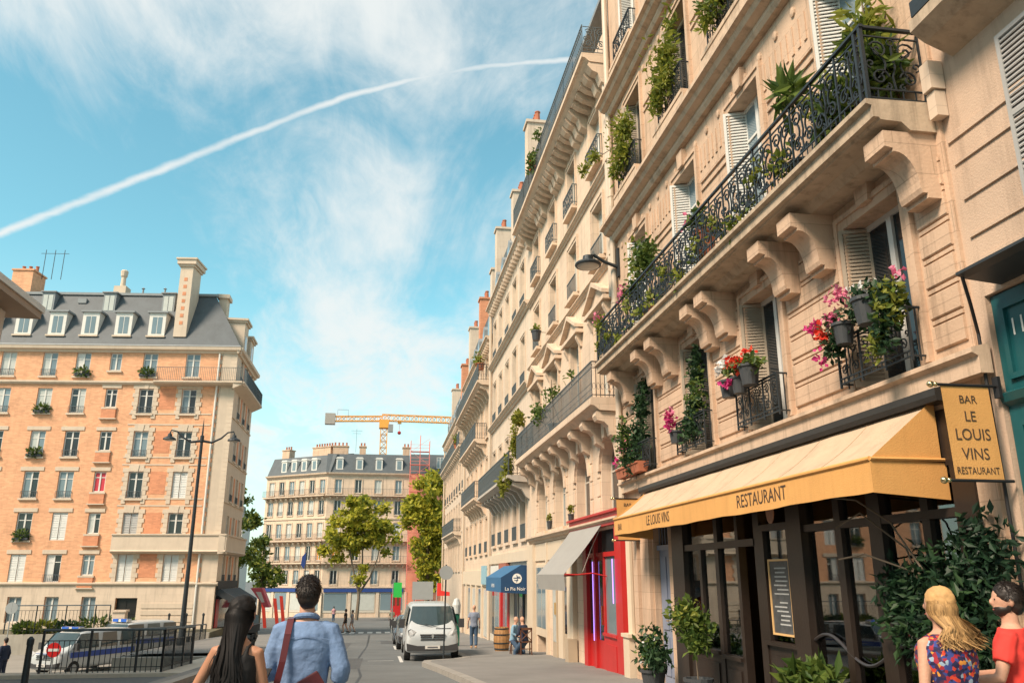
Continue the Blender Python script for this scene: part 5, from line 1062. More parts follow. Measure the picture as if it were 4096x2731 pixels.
cloud('balcony_bush', 'tall leafy bush with pink blossom rising over the balcony rail', 'shrub', (17.2, .5, 5.36), [('foliage', LEAF, .09, 1.6, [(16.6, .55, 6.9, .3, .55, .55, 620), (17.3, .6, 6.4, .25, .6, .3, 320)]), ('foliage', LEAFG, .09, 1.6, [(17.0, .6, 7.0, .35, .6, .6, 160)]), ('flowers', FL_PINK, .09, 1, [(17.9, .72, 6.5, .15, .45, .3, 70)])], GB_, [[(16.7, .5, 5.4), (16.6, .55, 7.2)]], [(16.7, .5, 5.37, .22, .4, TERRA)], 17)
cloud('corner_geranium', 'small pink geranium at the far corner of the balcony', 'flowers', (20.0, .6, 5.36), [('foliage', LEAFG, .08, 1.4, [(19.95, .72, 6.3, .2, .35, .3, 240), (20.15, .7, 5.8, .12, .15, .3, 110)]), ('flowers', FL_PINK, .085, 1, [(20.0, .78, 6.55, .18, .35, .2, 34)])], GB_, None, [(19.95, .5, 5.37, .18, .6, POTB)], 19)
G3 = 'leafy window boxes on the upper stone-house windows'
for i, (u, z, m1, lab) in enumerate(((12.3, 10.2, LEAFG, 'dark palm-like plant crowding a high window rail of the stone house'), (15.3, 10.2, LEAFG, 'tall feathery yellow-green shrub on a high window rail with a vine above it'), (18.62, 10.25, LEAFG, 'small crooked tree reaching out from the high window by the downpipe'))):
    e = [(u, .35, z+.45, .28, .55, .5, 380), (u-.1, .3, z+1.1, .25, .45, .5, 300 if i else 200), (u+.35, .45, z+.1, .15, .25, .35, 130)]
    if i == 1: e += [(u+.1, .1, z+2.0, .12, .4, .7, 110)]
    if i == 2: e += [(u+.9, .9, z+.75, .15, .5, .12, 90), (u+1.3, 1.1, z+.55, .15, .25, .25, 60)]
    cloud('window_shrub', lab, 'shrub', (u, .3, z-.2), [('foliage', m1, .075, 2.4, e), ('foliage', LEAFY if i else LEAF, .07, 1.8, [(u, .4, z+.6, .4, .6, .8, 170), (u+.1, .5, z+1.3, .4, .6, .5, 60)])], G3, [[(u, .3, z-.1), (u+.1, .35, z+.8), (u+.9, .8, z+.75)] if i == 2 else [(u, .3, z-.1), (u, .35, z+1.2)]], [(u, .10, z-.25, .13, .22, POTB)], 21+i)
cloud('balcony_shrub', 'bare-stemmed shrub leaning over the long dark railing of the cream house', 'shrub', (27.5, .5, 4.65), [('foliage', LEAF, .11, 1.5, [(28.4, .8, 5.6, .3, 1.2, .45, 200), (26.4, .7, 5.9, .3, 1.0, .35, 70), (24.3, .6, 6.0, .2, .6, .3, 22)])], None, [[(26+k, .5, 4.7), (26.3+k*1.02, .75, 5.6), (26.1+k*1.05, .8, 6.3)] for k in range(3)], [(27.5, .4, 4.66, .25, .4, POTB)], 31)
cloud('hanging_creeper', 'bright yellow-green creeper cascading between the two long balconies', 'climber', (34.2, .7, 3.9), [('foliage', LEAFY, .13, 1.5, [(34.0, .65, 6.4, .35, .7, .35, 260), (34.6, .7, 5.5, .2, .4, .8, 330), (35.2, .9, 4.4, .2, .5, .8, 330), (36.4, 1.0, 3.9, .2, .5, .7, 180)])], None, [[(34.0, .6, 4.7), (34.4, .7, 5.9), (34, .6, 6.5)]], None, 33)
cloud('roof_balcony_plant', 'small plant hanging from the top rail of the cream house', 'plant', (28.8, .8, 15.3), [('foliage', LEAF, .12, 1.6, [(28.8, .9, 15.9, .15, .9, .5, 160), (27.6, .9, 16.4, .15, .5, .2, 40)]), ('flowers', FL_RED, .1, 1, [(28.9, .95, 15.8, .1, .3, .2, 6)])], None, [[(28.8, .8, 15.3), (28.7, .85, 16.3)]], [(28.8, .6, 15.25, .2, .4, TERRA)], 35)
cloud('sill_lantern_plant', 'dark hanging pot of succulents under a middle window of the cream house', 'plant', (30.4, .5, 9.0), [('foliage', LEAFG, .1, 1.4, [(30.4, .5, 9.35, .2, .25, .15, 90)])], None, [[(30.4, .05, 9.25), (30.4, .4, 9.25)]], [(30.4, .5, 8.9, .2, .4, POTB)], 37)
for i, (u, z, lab) in enumerate(((26.55, 2.1, 'tiny yellow-green pot beside the second arched window'), (30.1, 2.05, 'small pot plant on the ledge of the third arched window'))):
    cloud('ledge_pot', lab, 'plant', (u, .1, 1.62), [('foliage', LEAFY, .07, 1.4, [(u, .12, z, .1, .12, .15, 60)])], 'pots on the arched window ledges', None, [(u, .12, 1.63, .1, .3, POTB)], 41+i)
for i, (u, z, lab) in enumerate(((66, 10.3, 'green plant with orange flowers on the far roof balcony'), (50.2, 13.0, 'straggly plant on the roof edge of the balcony house'))):
    cloud('roof_plant', lab, 'plant', (u, .5, z-.4), [('foliage', LEAFG, .16, 1.4, [(u, .55, z+.3, .3, 1.0, .5, 120)]), ('flowers', FL_RED, .14, 1, [(u, .6, z+.2, .3, .8, .4, 10)])], 'plants on the far roof edges', None, [(u, .45, z-.4, .3, .4, TERRA)], 45+i)
# in front of the restaurant
def gp(u): return gz(u)+.13
cloud('standard_tree', 'small round-headed tree in a pot before the restaurant window', 'tree', (14.3, .75, gp(14.3)), [('foliage', LEAF, .085, 1.5, [(14.4, .75, -.85, .35, .4, .33, 560), (14.7, .8, -.62, .28, .3, .22, 240), (14.2, .75, -1.15, .25, .3, .2, 160)]), ('foliage', LEAFG, .085, 1.5, [(14.5, .8, -.75, .38, .45, .36, 170)])], None, [[(14.3, .75, gp(14.3)+.3), (14.32, .76, -1.4), (14.4, .75, -.8)]], [(14.3, .75, gp(14.3)-.01, .24, .42, POTB)], 51)
cloud('potted_laurel', 'bushy potted laurel with pale-edged leaves by the blue-grey door', 'shrub', (16.9, .7, gp(16.9)), [('foliage', LEAFD, .085, 1.6, [(16.9, .7, -1.45, .35, .42, .5, 460), (16.5, .7, -1.6, .3, .35, .3, 200)]), ('foliage', LEAF, .085, 1.6, [(16.9, .75, -1.4, .38, .45, .5, 130)]), ('foliage', FL_WHITE, .06, 1.4, [(16.85, .85, -1.45, .2, .2, .45, 26)])], None, [[(16.9, .7, gp(16.9)+.3), (16.9, .7, -1.4)]], [(16.9, .7, gp(16.9)-.01, .26, .4, POTB)], 53)
cloud('fern_planter', 'low leafy planter under the swag rail of the restaurant window', 'shrub', (10.9, .5, gp(10.9)), [('foliage', LEAF, .12, 2.2, [(10.9, .5, -1.35, .35, .55, .25, 330), (11.3, .5, -1.5, .25, .4, .2, 150)]), ('foliage', LEAFD, .11, 2, [(10.9, .5, -1.55, .35, .6, .25, 260)])], None, [[(10.9, .5, gp(10.9)+.3), (10.9, .5, -1.4)]], [(10.9, .5, gp(10.9)-.01, .3, .45, POTB)], 55)
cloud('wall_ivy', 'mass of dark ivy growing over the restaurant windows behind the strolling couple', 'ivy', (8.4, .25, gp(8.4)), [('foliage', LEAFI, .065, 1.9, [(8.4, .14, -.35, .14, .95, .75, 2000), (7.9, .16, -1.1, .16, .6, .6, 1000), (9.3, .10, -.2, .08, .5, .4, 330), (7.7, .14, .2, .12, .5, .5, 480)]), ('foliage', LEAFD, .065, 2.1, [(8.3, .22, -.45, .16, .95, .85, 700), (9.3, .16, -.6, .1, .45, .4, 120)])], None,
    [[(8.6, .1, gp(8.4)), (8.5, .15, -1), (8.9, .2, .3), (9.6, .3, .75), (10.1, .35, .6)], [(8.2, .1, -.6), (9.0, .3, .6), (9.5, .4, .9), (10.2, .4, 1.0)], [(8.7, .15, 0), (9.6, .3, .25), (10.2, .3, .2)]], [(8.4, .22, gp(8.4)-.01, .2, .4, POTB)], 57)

# ================================================================ STREET TREES
def tree(name, label, base, crown, n, size, m, seed, stems, group='plane trees at the end of the street', m2=None):
    t = thing(name, label, 'tree', base, 0, group); r = random.Random(seed)
    tk = MB()
    for s_ in stems: tk.tube(s_[0], s_[1], 7)
    obj('trunk', tk, BARK, t); P = []
    for bi, (x, y, z, rx, ry, rz, k) in enumerate(crown):
        for q in range(k):
            a = r.gauss(0, 1), r.gauss(0, 1), r.gauss(0, 1); L = math.sqrt(sum(i*i for i in a)); d = .55+.45*r.random()
            c = (x+a[0]/L*rx*d, y+a[1]/L*ry*d, z+a[2]/L*rz*d); P.append(blob_pts(c, .75*size*3.2, .75*size*3.2, .5*size*3.2, n, seed*97+bi*31+q, .1))
    P = np.concatenate(P); h = len(P)*2//3 if m2 else len(P); idx = np.random.RandomState(seed).permutation(len(P))
    obj('crown', leaves_mb(P[idx[:h]], size, seed, 1.4), m, t)
    if m2: obj('crown', leaves_mb(P[idx[h:]], size, seed+1, 1.4), m2, t)
    return t
zt = gz(106)+.1
tree('plane_tree', 'slender many-stemmed plane tree with thin yellow-green crown before the cream corner block', (-2.6, 106, zt), [(-1.6, 0, 10.5, 3.0, 2.5, 2.4, 24), (1.0, 0, 12.3, 2.8, 2.5, 2.4, 24), (2.6, .5, 9.6, 2.2, 2.2, 2.2, 15), (-2.6, 0, 8.2, 2.0, 2, 1.5, 10), (0, 0, 9.4, 2.6, 2.2, 2.0, 12), (-1.0, 0, 13.2, 1.8, 1.8, 1.2, 8), (.2, 0, 5.6, .5, .5, 1.2, 3)], 78, .38, LEAFT, 61,
     [([(0, 0, 0), (.15, 0, 2.6), (.1, 0, 3.4)], [.24, .2, .19]), ([(.1, 0, 3.2), (-.6, 0, 5.5), (-1.2, 0, 8), (-1.8, 0, 11)], [.15, .12, .09, .04]), ([(.1, 0, 3.3), (.4, .2, 6), (.3, .2, 9), (.8, .2, 12)], [.14, .11, .08, .04]), ([(.1, 0, 3.0), (1.4, 0, 5.0), (2.2, 0, 7.2), (2.6, 0, 10)], [.14, .11, .08, .04])], m2=LEAFG)
zt = gz(92)+.1
tree('plane_tree', 'dense bushy tree crowding the far end of the right-hand houses', (5.0, 92, zt), [(.1, 0, 13.4, 2.2, 2, 2.3, 26), (-.5, 0, 10.4, 2.6, 2.2, 2.4, 30), (.6, 0, 7.6, 2.2, 2, 2.2, 26), (.9, 0, 4.9, 1.9, 2, 1.6, 18), (1.9, -1, 8.4, 1.5, 1.5, 1.7, 16), (-1.2, 0, 12.0, 1.4, 1.6, 1.8, 12), (.2, 0, 15.2, 1.2, 1.3, 1.0, 8)], 80, .36, LEAFT, 63,
     [([(0, 0, 0), (.1, 0, 4), (0, 0, 8), (.2, 0, 12)], [.32, .26, .18, .06]), ([(.1, 0, 5), (1.2, 0, 8)], [.14, .05]), ([(.1, 0, 6), (-1, 0, 10)], [.13, .05])], m2=LEAFG)
zt = gz(82)
for i, (x, y, cr_, lab) in enumerate(((-13.2, 82, [(0, 0, 12.2, .9, 1.2, .9, 6), (.2, 0, 9.6, 1.4, 1.4, 1.3, 10), (.3, 0, 6.8, 1.5, 1.5, 1.5, 12)], 'narrow green tree beside the side wall of the brick building'), (-12.0, 90, [(-.6, 0, 5.6, 1.6, 1.6, 1.5, 12), (.8, 0, 4.4, 1.5, 1.4, 1.2, 10), (-.2, 0, 7.4, 1.1, 1.2, 1.0, 6)], 'low spreading street tree below the white far houses'))):
    tree('street_tree', lab, (x, y, zt), cr_, 60, .30, LEAF, 65+i, [([(0, 0, 0), (.1, 0, 4), (0, 0, 9 if i == 0 else 6)], [.22, .17, .06])], 'trees beside the brick building', LEAFG)

# ================================================================ STREET FURNITURE
ls = thing('street_lamp', 'tall dark street lamp with two curved arms in front of the brick building', 'lamp', (-9.42, 44, gz(44)))
zl = -gz(44)
obj('pole', MB().lathe([(.19, 0), (.19, .3), (.15, .5), (.13, 1.2), (.12, 1.25), (.10, 4), (.075, zl+6.6), (.10, zl+6.65), (.10, zl+6.95), (.05, zl+7.0), (.03, zl+7.5), (.005, zl+7.9)], 12), IRON, ls)
for sx in (-1, 1):
    obj('arm', MB().tube([(0, 0, zl+6.7), (sx*.5, 0, zl+6.62), (sx*.95, 0, zl+6.85), (sx*1.25, 0, zl+7.15), (sx*1.55, 0, zl+7.22), (sx*1.6, 0, zl+7.05)], [.07, .06, .05, .04, .035, .04], 7), IRON, ls)
    hd = obj('lamp_head', MB().lathe([(.03, .22), (.10, .16), (.12, .05), (.30, -.05), (.33, -.12), (.30, -.14)], 14, (sx*1.6, 0, zl+6.85)), IRON, ls); sub(hd, 'lens', MB().lathe([(.28, -.135), (.2, -.18), (.02, -.2)], 14, (sx*1.6, 0, zl+6.85)), MATS['lens'])
# iron railing round the sunken lane
def railing(name, label, pts, h=1.12, dz=.1, step=.135, post_every=9, group=None):
    t = thing(name, label, 'railing', (pts[0][0], pts[0][1], gz(pts[0][1])), 0, group); L0 = t.location
    for (a, b) in zip(pts, pts[1:]):
        A = Vector((a[0], a[1], gz(a[1])+dz))-L0; Bv = Vector((b[0], b[1], gz(b[1])+dz))-L0; n = int((Bv-A).length/step); U = Vector((0, 0, 1))
        obj('handrail', MB().tube([A+U*h, Bv+U*h], .036, 8), IRON2, t); obj('bottom_rail', MB().tube([A+U*.14, Bv+U*.14], .016, 4), IRON, t); obj('top_rail', MB().tube([A+U*(h-.28), Bv+U*(h-.28)], .016, 4), IRON, t)
        for k in range(n+1):
            p = A+(Bv-A)*k/n; big_ = (k % post_every == 0) or k == n
            obj('post' if big_ else 'baluster', cached(('railbar', big_, h), lambda: MB().tube([(0, 0, -.06), (0, 0, h-.02 if big_ else h-.28)], .036 if big_ else .0125, 6 if big_ else 4), IRON), IRON, t, p)
railing('iron_railing', 'black iron railing with grey handrail turning the corner of the sunken lane', [(-9.1, 25.6), (-5.9, 25.5), (-5.9, 29.4)])
railing('iron_railing', 'distant plain railing along the far side of the sunken lane', [(-10.1, 38.2), (-10.1, 53.5)], 1.0, .0, .17, 9)
railing('iron_railing', 'railing on the garden terrace wall running towards the stone gatepost', [(-21.5, 54.2), (-15.8, 54.2)], 1.5, .62, .2, 8)
tag(obj('traffic_post', MB().lathe([(.09, -.1), (.075, .1), (.065, 1.0), (.075, 1.02), (.075, 1.12), (.02, 1.18)], 12), IRON, None, (-7.55, 20.5, gz(20.5))), 'plain dark steel post in front of the iron railing', 'bollard')
ne = thing('no_entry_sign', 'round red no-entry sign on a post behind the railing', 'sign', (-13.75, 40, -4.4))
obj('pole', MB().tube([(0, .03, 0), (0, .03, 1.7)], .03, 6), SIGNG, ne); dsk = obj('disc', MB().rings([[(.30*math.cos(2*PI*k/24)*s_, y_, 1.32+.30*math.sin(2*PI*k/24)*s_) for k in range(24)] for s_, y_ in ((1, 0), (1, -.012), (.02, -.013))]), mat('sign_red', (.6, .02, .02), .4), ne)
sub(dsk, 'white_bar', MB().box(-.22, -.02, 1.265, .22, -.014, 1.375), WHT)
nb = thing('round_sign', 'round traffic sign seen from behind by the garden railing', 'sign', (-20.8, 53, -3.4)); obj('pole', MB().tube([(0, 0, -1), (0, 0, 1.9)], .03, 6), SIGNG, nb); obj('disc', MB().rings([[(.33*math.cos(2*PI*k/20)*s_, y_, 1.6+.33*math.sin(2*PI*k/20)*s_) for k in range(20)] for s_, y_ in ((.02, -.02), (1, -.02), (1, 0), (.02, 0))]), SIGNG, nb)
gpst = thing('stone_gatepost', 'pale stone gatepost before the dark entrance of the brick building', 'gatepost', (-15.3, 54.5, -3.35)); obj('shaft', MB().box(-.35, -.3, 0, .35, .3, 1.25), STONE3, gpst); obj('cap', MB().box(-.42, -.37, 1.25, .42, .37, 1.36), STONE3, gpst)
for i, (x, y, rx, rz, m_, lab) in enumerate(((-19.6, 54.9, .9, .35, LEAFG, 'yellowing shrub at the garden edge of the brick building'), (-18.3, 54.9, .7, .32, LEAFD, 'dark rounded shrub between two lighter garden shrubs'), (-16.7, 55.0, 1.3, .45, LEAF, 'broad green garden hedge bush behind the police vans'), (-20.6, 54.7, .6, .3, LEAF, 'small garden shrub by the round traffic sign'), (-15.0, 55.4, .5, .35, LEAF, 'little shrub with red flowers next to the stone gatepost'))):
    tuft('garden_shrub', lab, 'shrub', (x, y, -3.32), rx, .6, rz, 420, .16, m_, 70+i, 'garden shrubs before the brick building', [(FL_RED, 20, .12)] if i == 4 else None)
for i, (x, y) in enumerate(((-12.6, 55.0), (-11.6, 55.0), (-10.6, 55.0))):
    t = thing('black_bollard', ('slim black bollard nearest the dark entrance of the brick building', 'slim black bollard in the middle of three before the brick building', 'slim black bollard closest to the brick building white downpipe')[i], 'bollard', (x, y, -3.32), 0, 'bollards at the brick building'); obj('shaft', MB().lathe([(.06, 0), (.06, .95), (.08, .97), (.08, 1.05), (.02, 1.12)], 10), IRON, t)
cafe = thing('cafe_canopy', 'dark corner cafe canopy at the foot of the brick building', 'canopy', (-10.6, 62, gz(62)))
obj('canopy', MB().prism([(0, 3.2), (.3, 3.25), (1.6, 2.5), (1.6, 2.2), (1.5, 2.2), (0, 2.9)], 'y', -3.8, 3.8), mat('cafe_black', (.03, .035, .04), .7, .1), cafe); obj('fascia', MB().box(0, -3.8, 3.25, .12, 3.8, 3.75), MATS['cafe_black'], cafe); obj('glazing', MB().box(0, -3.7, .3, .05, 3.7, 2.8), PANE, cafe); obj('red_panel', MB().box(.05, -3.6, .2, .09, -2.6, 2.6), RED, cafe)
pf = thing('cafe_parasol', 'red and white slanting canvas beside the corner cafe', 'parasol', (-9.6, 72, gz(72))); obj('pole', MB().tube([(0, 0, 0), (0, 0, 3.4)], .04, 6), IRON, pf); obj('canvas', MB().prism([(-.7, 3.4), (.2, 3.4), (.9, 1.9), (.5, 1.9)], 'y', -.8, .8), mat('parasol_red', (.55, .10, .13), .7, .1), pf); obj('stripe', MB().prism([(-.25, 3.1), (.15, 3.1), (.5, 2.3), (.25, 2.3)], 'y', -.82, -.805), WHITE, pf)
rdp = thing('red_barrier_posts', 'three slanting bright red posts standing in the side street', 'barrier', (-9.6, 80, gz(80)))
for (x, h) in ((-.5, 2.9), (.6, 2.6), (1.15, 2.8)): obj('post', MB().prism([(x-.5, h), (x-.22, h), (x+.22, 0), (x-.06, 0)], 'y', -.12, .12), mat('barrier_red', (.62, .05, .03), .5, .08), rdp)
# signs down the street
sp = thing('round_sign', 'round traffic sign seen from behind on a thin pole before the white van', 'sign', (2.22, 29.2, gz(29.2)+.13))
obj('pole', MB().tube([(0, 0, -.05), (.03, 0, 3.05)], .028, 8), IRON, sp); obj('disc', MB().rings([[(.235*math.cos(2*PI*k/26)*s_+.03, y_, 2.78+.235*math.sin(2*PI*k/26)*s_) for k in range(26)] for s_, y_ in ((.02, -.048), (1, -.048), (1, -.03), (.02, -.03))]), SIGNG, sp); obj('panel', MB().box(-.28, -.045, .95, .24, -.03, .98), IRON, sp)
bk = thing('sign_panel', 'large grey rectangular sign seen from behind above the parked cars', 'sign', (3.1, 62, gz(62)+.13)); obj('pole', MB().tube([(-.6, 0, 0), (-.6, 0, 3.4)], .05, 6).tube([(.6, 0, 0), (.6, 0, 3.4)], .05, 6), SIGNG, bk); obj('board', MB().box(-.75, -.06, 2.3, .75, -.02, 3.55), SIGNG, bk)
gs = thing('pharmacy_sign', 'bright green hanging shop sign beside the grey sign back', 'sign', (1.35, 64, gz(64)+.0)); obj('board', MB().box(-.3, -.06, 2.6, .3, .06, 3.65), mat('sign_green', (.03, .50, .08), .5, .05), gs); obj('pole', MB().tube([(-.35, 0, 0), (-.35, 0, 3.9)], .04, 6), SIGNG, gs)
rs = thing('red_angle_sign', 'red and white corner shop sign hanging over the far pavement', 'sign', (4.4, 60, gz(60)+.13)); obj('board', MB().prism([(-.4, 3.4), (-.1, 3.4), (-.1, 2.9), (.5, 2.8), (.5, 2.55), (-.4, 2.55)], 'y', -.06, .06), mat('sign_scarlet', (.7, .04, .03), .5), rs); obj('pole', MB().tube([(-.4, .0, 0), (-.4, .0, 3.5)], .035, 6), SIGNG, rs)
bl = thing('flag_banner', 'small blue flag on a pole before the cream corner block', 'flag', (-9.2, 108, gz(108))); obj('pole', MB().tube([(0, 0, 0), (0, 0, 8.3)], .05, 6), IRON, bl); obj('cloth', MB().prism([(0, 8.2), (-.5, 7.6), (-.6, 6.6), (-.2, 6.1), (0, 7.0)], 'y', -.02, .02), mat('flag_blue', (.02, .05, .2), .7), bl)
ad = thing('green_column', 'slim dark green advertising post behind the white van', 'street furniture', (3.6, 40, gz(40)+.13)); obj('base', MB().box(-.15, -.12, 0, .15, .12, 1.4), mat('post_green', (.01, .10, .06), .4), ad); obj('panel', MB().lathe([(.02, 1.4), (.18, 1.42), (.20, 1.8), (.12, 2.05), (.02, 2.1)], 14), mat('panel_pale', (.5, .52, .5), .4), ad)
# barrel, chair
br = thing('wine_barrel', 'wooden barrel with iron hoops standing as a table outside the blue-awning shop', 'barrel', (4.95, 34.5, gp(34.5)))
N = 16
for k in range(N):
    a0, a1 = 2*PI*k/N+.015, 2*PI*(k+1)/N-.015
    obj('stave', cached(('stave', k), lambda: MB().rings([[(r*math.cos(a0), r*math.sin(a0), z), (r*math.cos(a1), r*math.sin(a1), z), ((r-.03)*math.cos(a1), (r-.03)*math.sin(a1), z), ((r-.03)*math.cos(a0), (r-.03)*math.sin(a0), z)] for r, z in ((.27, 0), (.315, .25), (.33, .45), (.315, .65), (.27, .9))]), WOOD), WOOD, br)
obj('lid', MB().lathe([(.26, .84), (.26, .87), (.01, .87)], 20), WOOD, br)
for z, r in ((.08, .292), (.3, .327), (.62, .325), (.84, .288)): obj('hoop', MB().rings([[(rr*math.cos(2*PI*k/24), rr*math.sin(2*PI*k/24), zz) for k in range(24)] for rr, zz in ((r, z-.025), (r+.006, z-.025), (r+.006, z+.025), (r, z+.025))], False), IRON, br)
ch = thing('cafe_chair', 'dark wooden cross-back chair under the seated man', 'chair', (5.35, 31.2, gp(31.2)))
obj('seat', MB().box(-.22, -.22, .43, .22, .22, .47), WOODD, ch)
for x in (-.2, .2):
    obj('leg', MB().box(x-.02, .17, 0, x+.02, .21, .43), WOODD, ch); obj('leg', MB().box(x-.02, -.22, 0, x+.02, -.18, .92), WOODD, ch)
obj('back_rail', MB().box(-.22, -.22, .86, .22, -.18, .94), WOODD, ch); obj('cross_back', MB().tube([(-.19, -.2, .5), (.19, -.2, .86)], .018, 5).tube([(.19, -.2, .5), (-.19, -.2, .86)], .018, 5), WOODD, ch); obj('stretcher', MB().box(-.2, -.21, .2, .2, -.19, .23), WOODD, ch)

# ================================================================ VEHICLES
CARW = mat('car_white', (.42, .45, .46), .25, .03, 2, spec=.6); CARG = mat('car_grey', (.16, .18, .20), .25, .03, 2, spec=.6, metal=.3); RUB = mat('rubber', (.018, .018, .018), .8, .1); TRIM = mat('bumper_dark', (.045, .045, .047), .6, .1)
HEADL = mat('headlight', (.55, .57, .58), .12, .1, 20, spec=.8); SCREEN = mat('windscreen', (.035, .055, .06), .04, .2, 2.5, spec=.8); POLB = mat('police_blue', (.03, .07, .30), .3, .05); LBAR = mat('lightbar_blue', (.03, .12, .50), .15, .1, 8)
def vehicle(name, label, loc, rz, secs, paint, screen, L, hw, group=None, police=False, front=True, plate='AB 123', wheelr=.33, lights=None, cat='van'):
    """secs: (y, half width low, half width top, z low, z top); the nose points to -y"""
    t = thing(name, label, cat, loc, rz, group)
    def ring(y, a, b, z0, z1):
        r = .10; zm = z0+(z1-z0)*.5
        return [(-a+r*.6, y, z0), (a-r*.6, y, z0), (a, y, z0+r), (a*1.0, y, zm), (a*.35+b*.65, y, z1-r*1.6), (b-r*.4, y, z1-r*.35), (b-r*1.6, y, z1), (-b+r*1.6, y, z1), (-b+r*.4, y, z1-r*.35), (-a*.35-b*.65, y, z1-r*1.6), (-a, y, zm), (-a, y, z0+r)]
    mb = MB().rings([ring(*q) for q in secs]); mb.smooth = True; bo = obj('body', mb, paint, t)
    md = bo.modifiers.new('sub', 'SUBSURF'); md.levels = md.render_levels = 2
    (y0, z0), (y1, z1), w0, w1 = screen
    sc_ = MB(); n = 8
    for i in range(n):
        for j in range(3):
            def P(i, j): u = -1+2*i/n; v = j/3; w = w0+(w1-w0)*v; return (u*w, y0+(y1-y0)*v+.10*u*u, z0+(z1-z0)*v)
            sc_.quad(P(i, j), P(i+1, j), P(i+1, j+1), P(i, j+1))
    sc_.smooth = True; ws = obj('windscreen', sc_, SCREEN, t)
    for sx in (-1, 1):
        obj('wiper', MB().tube([(sx*.1+.2, y0-.03, z0+.01), (sx*.1-.35, y0+.02, z0+.13)], .012, 4), RUB, t)
        for k, (ya, yb) in enumerate(((y1-.1, L*.46), (L*.49, L*.70), (L*.73, L*.95))):
            obj('side_window', MB().quad((sx*(hw*.985+.012), ya-(.35 if k == 0 else 0), z0+.05), (sx*(hw*.985+.012), yb, z0+.05), (sx*(w1+.11), yb, z1-.03), (sx*(w1+.11), ya+.15, z1-.03)), SCREEN, t)
        for yw in (.85, L-.95):
            wh = obj('wheel', MB().lathe([(wheelr*.55, -.11), (wheelr*.95, -.11), (wheelr, -.07), (wheelr, .07), (wheelr*.95, .11), (wheelr*.55, .11)], 22), RUB, t, (sx*(hw-.10), yw, wheelr), rot=(0, PI/2, 0)); sub(wh, 'hub_cap', MB().lathe([(wheelr*.58, -.1), (wheelr*.5, -.115*1), (.03, -.12)] if sx < 0 else [(wheelr*.58, .1), (wheelr*.5, .115), (.03, .12)], 18), SIGNG)
        mr = obj('mirror', MB().box(sx*(hw+.02), y0+.22, z0-.0, sx*(hw+.22), y0+.36, z0+.30), TRIM, t)
    lx, lz, lw, lh, ly = lights
    for sx in (-1, 1):
        hl = MB().rings([[(sx*(lx+lw*c*s_), ly+.10*abs(c*s_)*(1 if sx*c > 0 else 0)-(.03 if s_ < .7 else 0), lz+lh*d*s_+.25*lh*c*s_) for c, d in ((-1, -.5), (0, -1), (.9, -.7), (1.1, .5), (.5, 1), (-.6, .6))] for s_ in (1, .85, .03)]); obj('headlight', hl, HEADL, t)
    fy = secs[0][0]
    obj('bumper', MB().prism([(-hw*.93, .38), (hw*.93, .38), (hw*.95, .62), (hw*.55, .54), (-hw*.55, .54), (-hw*.95, .62)], 'y', fy-.05, fy+.3), TRIM, t)
    gr_ = obj('grille', MB().box(-.42, fy-.02, .80, .42, fy+.1, .84).box(-.44, fy-.02, .88, .44, fy+.1, .92).box(-.42, fy-.01, .72, .42, fy+.1, .76), TRIM, t)
    pl_ = obj('number_plate', MB().box(-.26, fy-.075, .44, .26, fy-.05, .55), WHITE, t); sub(pl_, 'plate_mark', MB().box(-.18, fy-.079, .47, .18, fy-.076, .52), mat('plate_ink', (.12, .12, .13), .7, .5, 40))
    obj('emblem', MB().prism([(-.05, .86), (0, .96), (.05, .86), (0, .76)], 'y', fy-.045, fy-.02), SIGNG, t)
    if police:
        lb = obj('light_bar', MB().box(-.55, y1+.15, z1+.10, .55, y1+.45, z1+.24), WHITE, t)
        for x in (-.5, .1): sub(lb, 'blue_lamp', MB().box(x, y1+.13, z1+.11, x+.4, y1+.47, z1+.255), LBAR)
        for sx in (-1, 1): obj('side_stripe', MB().box(sx*(hw+.004), .6, .78, sx*(hw+.014), L-.3, 1.02), POLB, t)
        obj('nose_stripe', MB().prism([(-.45, y0-.5), (.45, y0-.5), (.3, y0-.42), (-.3, y0-.42)], 'z', z0-.12, z0-.10), POLB, t)
        obj('chevron', MB().tube([(-.6, fy+.28, z0-.06), (-.2, fy+.16, z0-.14)], .02, 4), RED, t)
    return t
VANS = [(0, .80, .70, .34, .80), (.06, .90, .84, .28, .98), (.30, .94, .88, .26, 1.08), (.62, .95, .86, .26, 1.18), (1.0, .95, .78, .26, 1.62), (1.32, .95, .74, .26, 1.88), (1.7, .95, .74, .26, 1.93), (3.2, .95, .75, .26, 1.94), (4.55, .94, .74, .28, 1.92), (4.75, .90, .68, .34, 1.75)]
vehicle('white_van', 'white delivery van parked facing up the street beside the kerb', (1.92, 30.4, gz(31)-.01), 0, VANS, CARW, ((.47, 1.10), (1.12, 1.82), .84, .70), 4.78, .95, lights=(.68, .93, .17, .15, .045))
for o in bpy.data.objects:
    pass
CARS = [(0, .70, .60, .30, .62), (.05, .80, .74, .24, .74), (.5, .85, .78, .22, .86), (1.0, .86, .76, .22, .95), (1.45, .86, .66, .22, 1.22), (1.9, .86, .60, .22, 1.44), (2.9, .86, .60, .22, 1.45), (3.6, .85, .66, .24, 1.15), (4.0, .80, .66, .3, .95), (4.1, .74, .6, .34, .85)]
vehicle('grey_car', 'grey hatchback parked behind the white van', (1.75, 39.5, gz(40)-.01), 0, CARS, CARG, ((.92, .92), (1.66, 1.38), .74, .56), 4.1, .86, lights=(.60, .68, .14, .08, .05), wheelr=.30, cat='car')
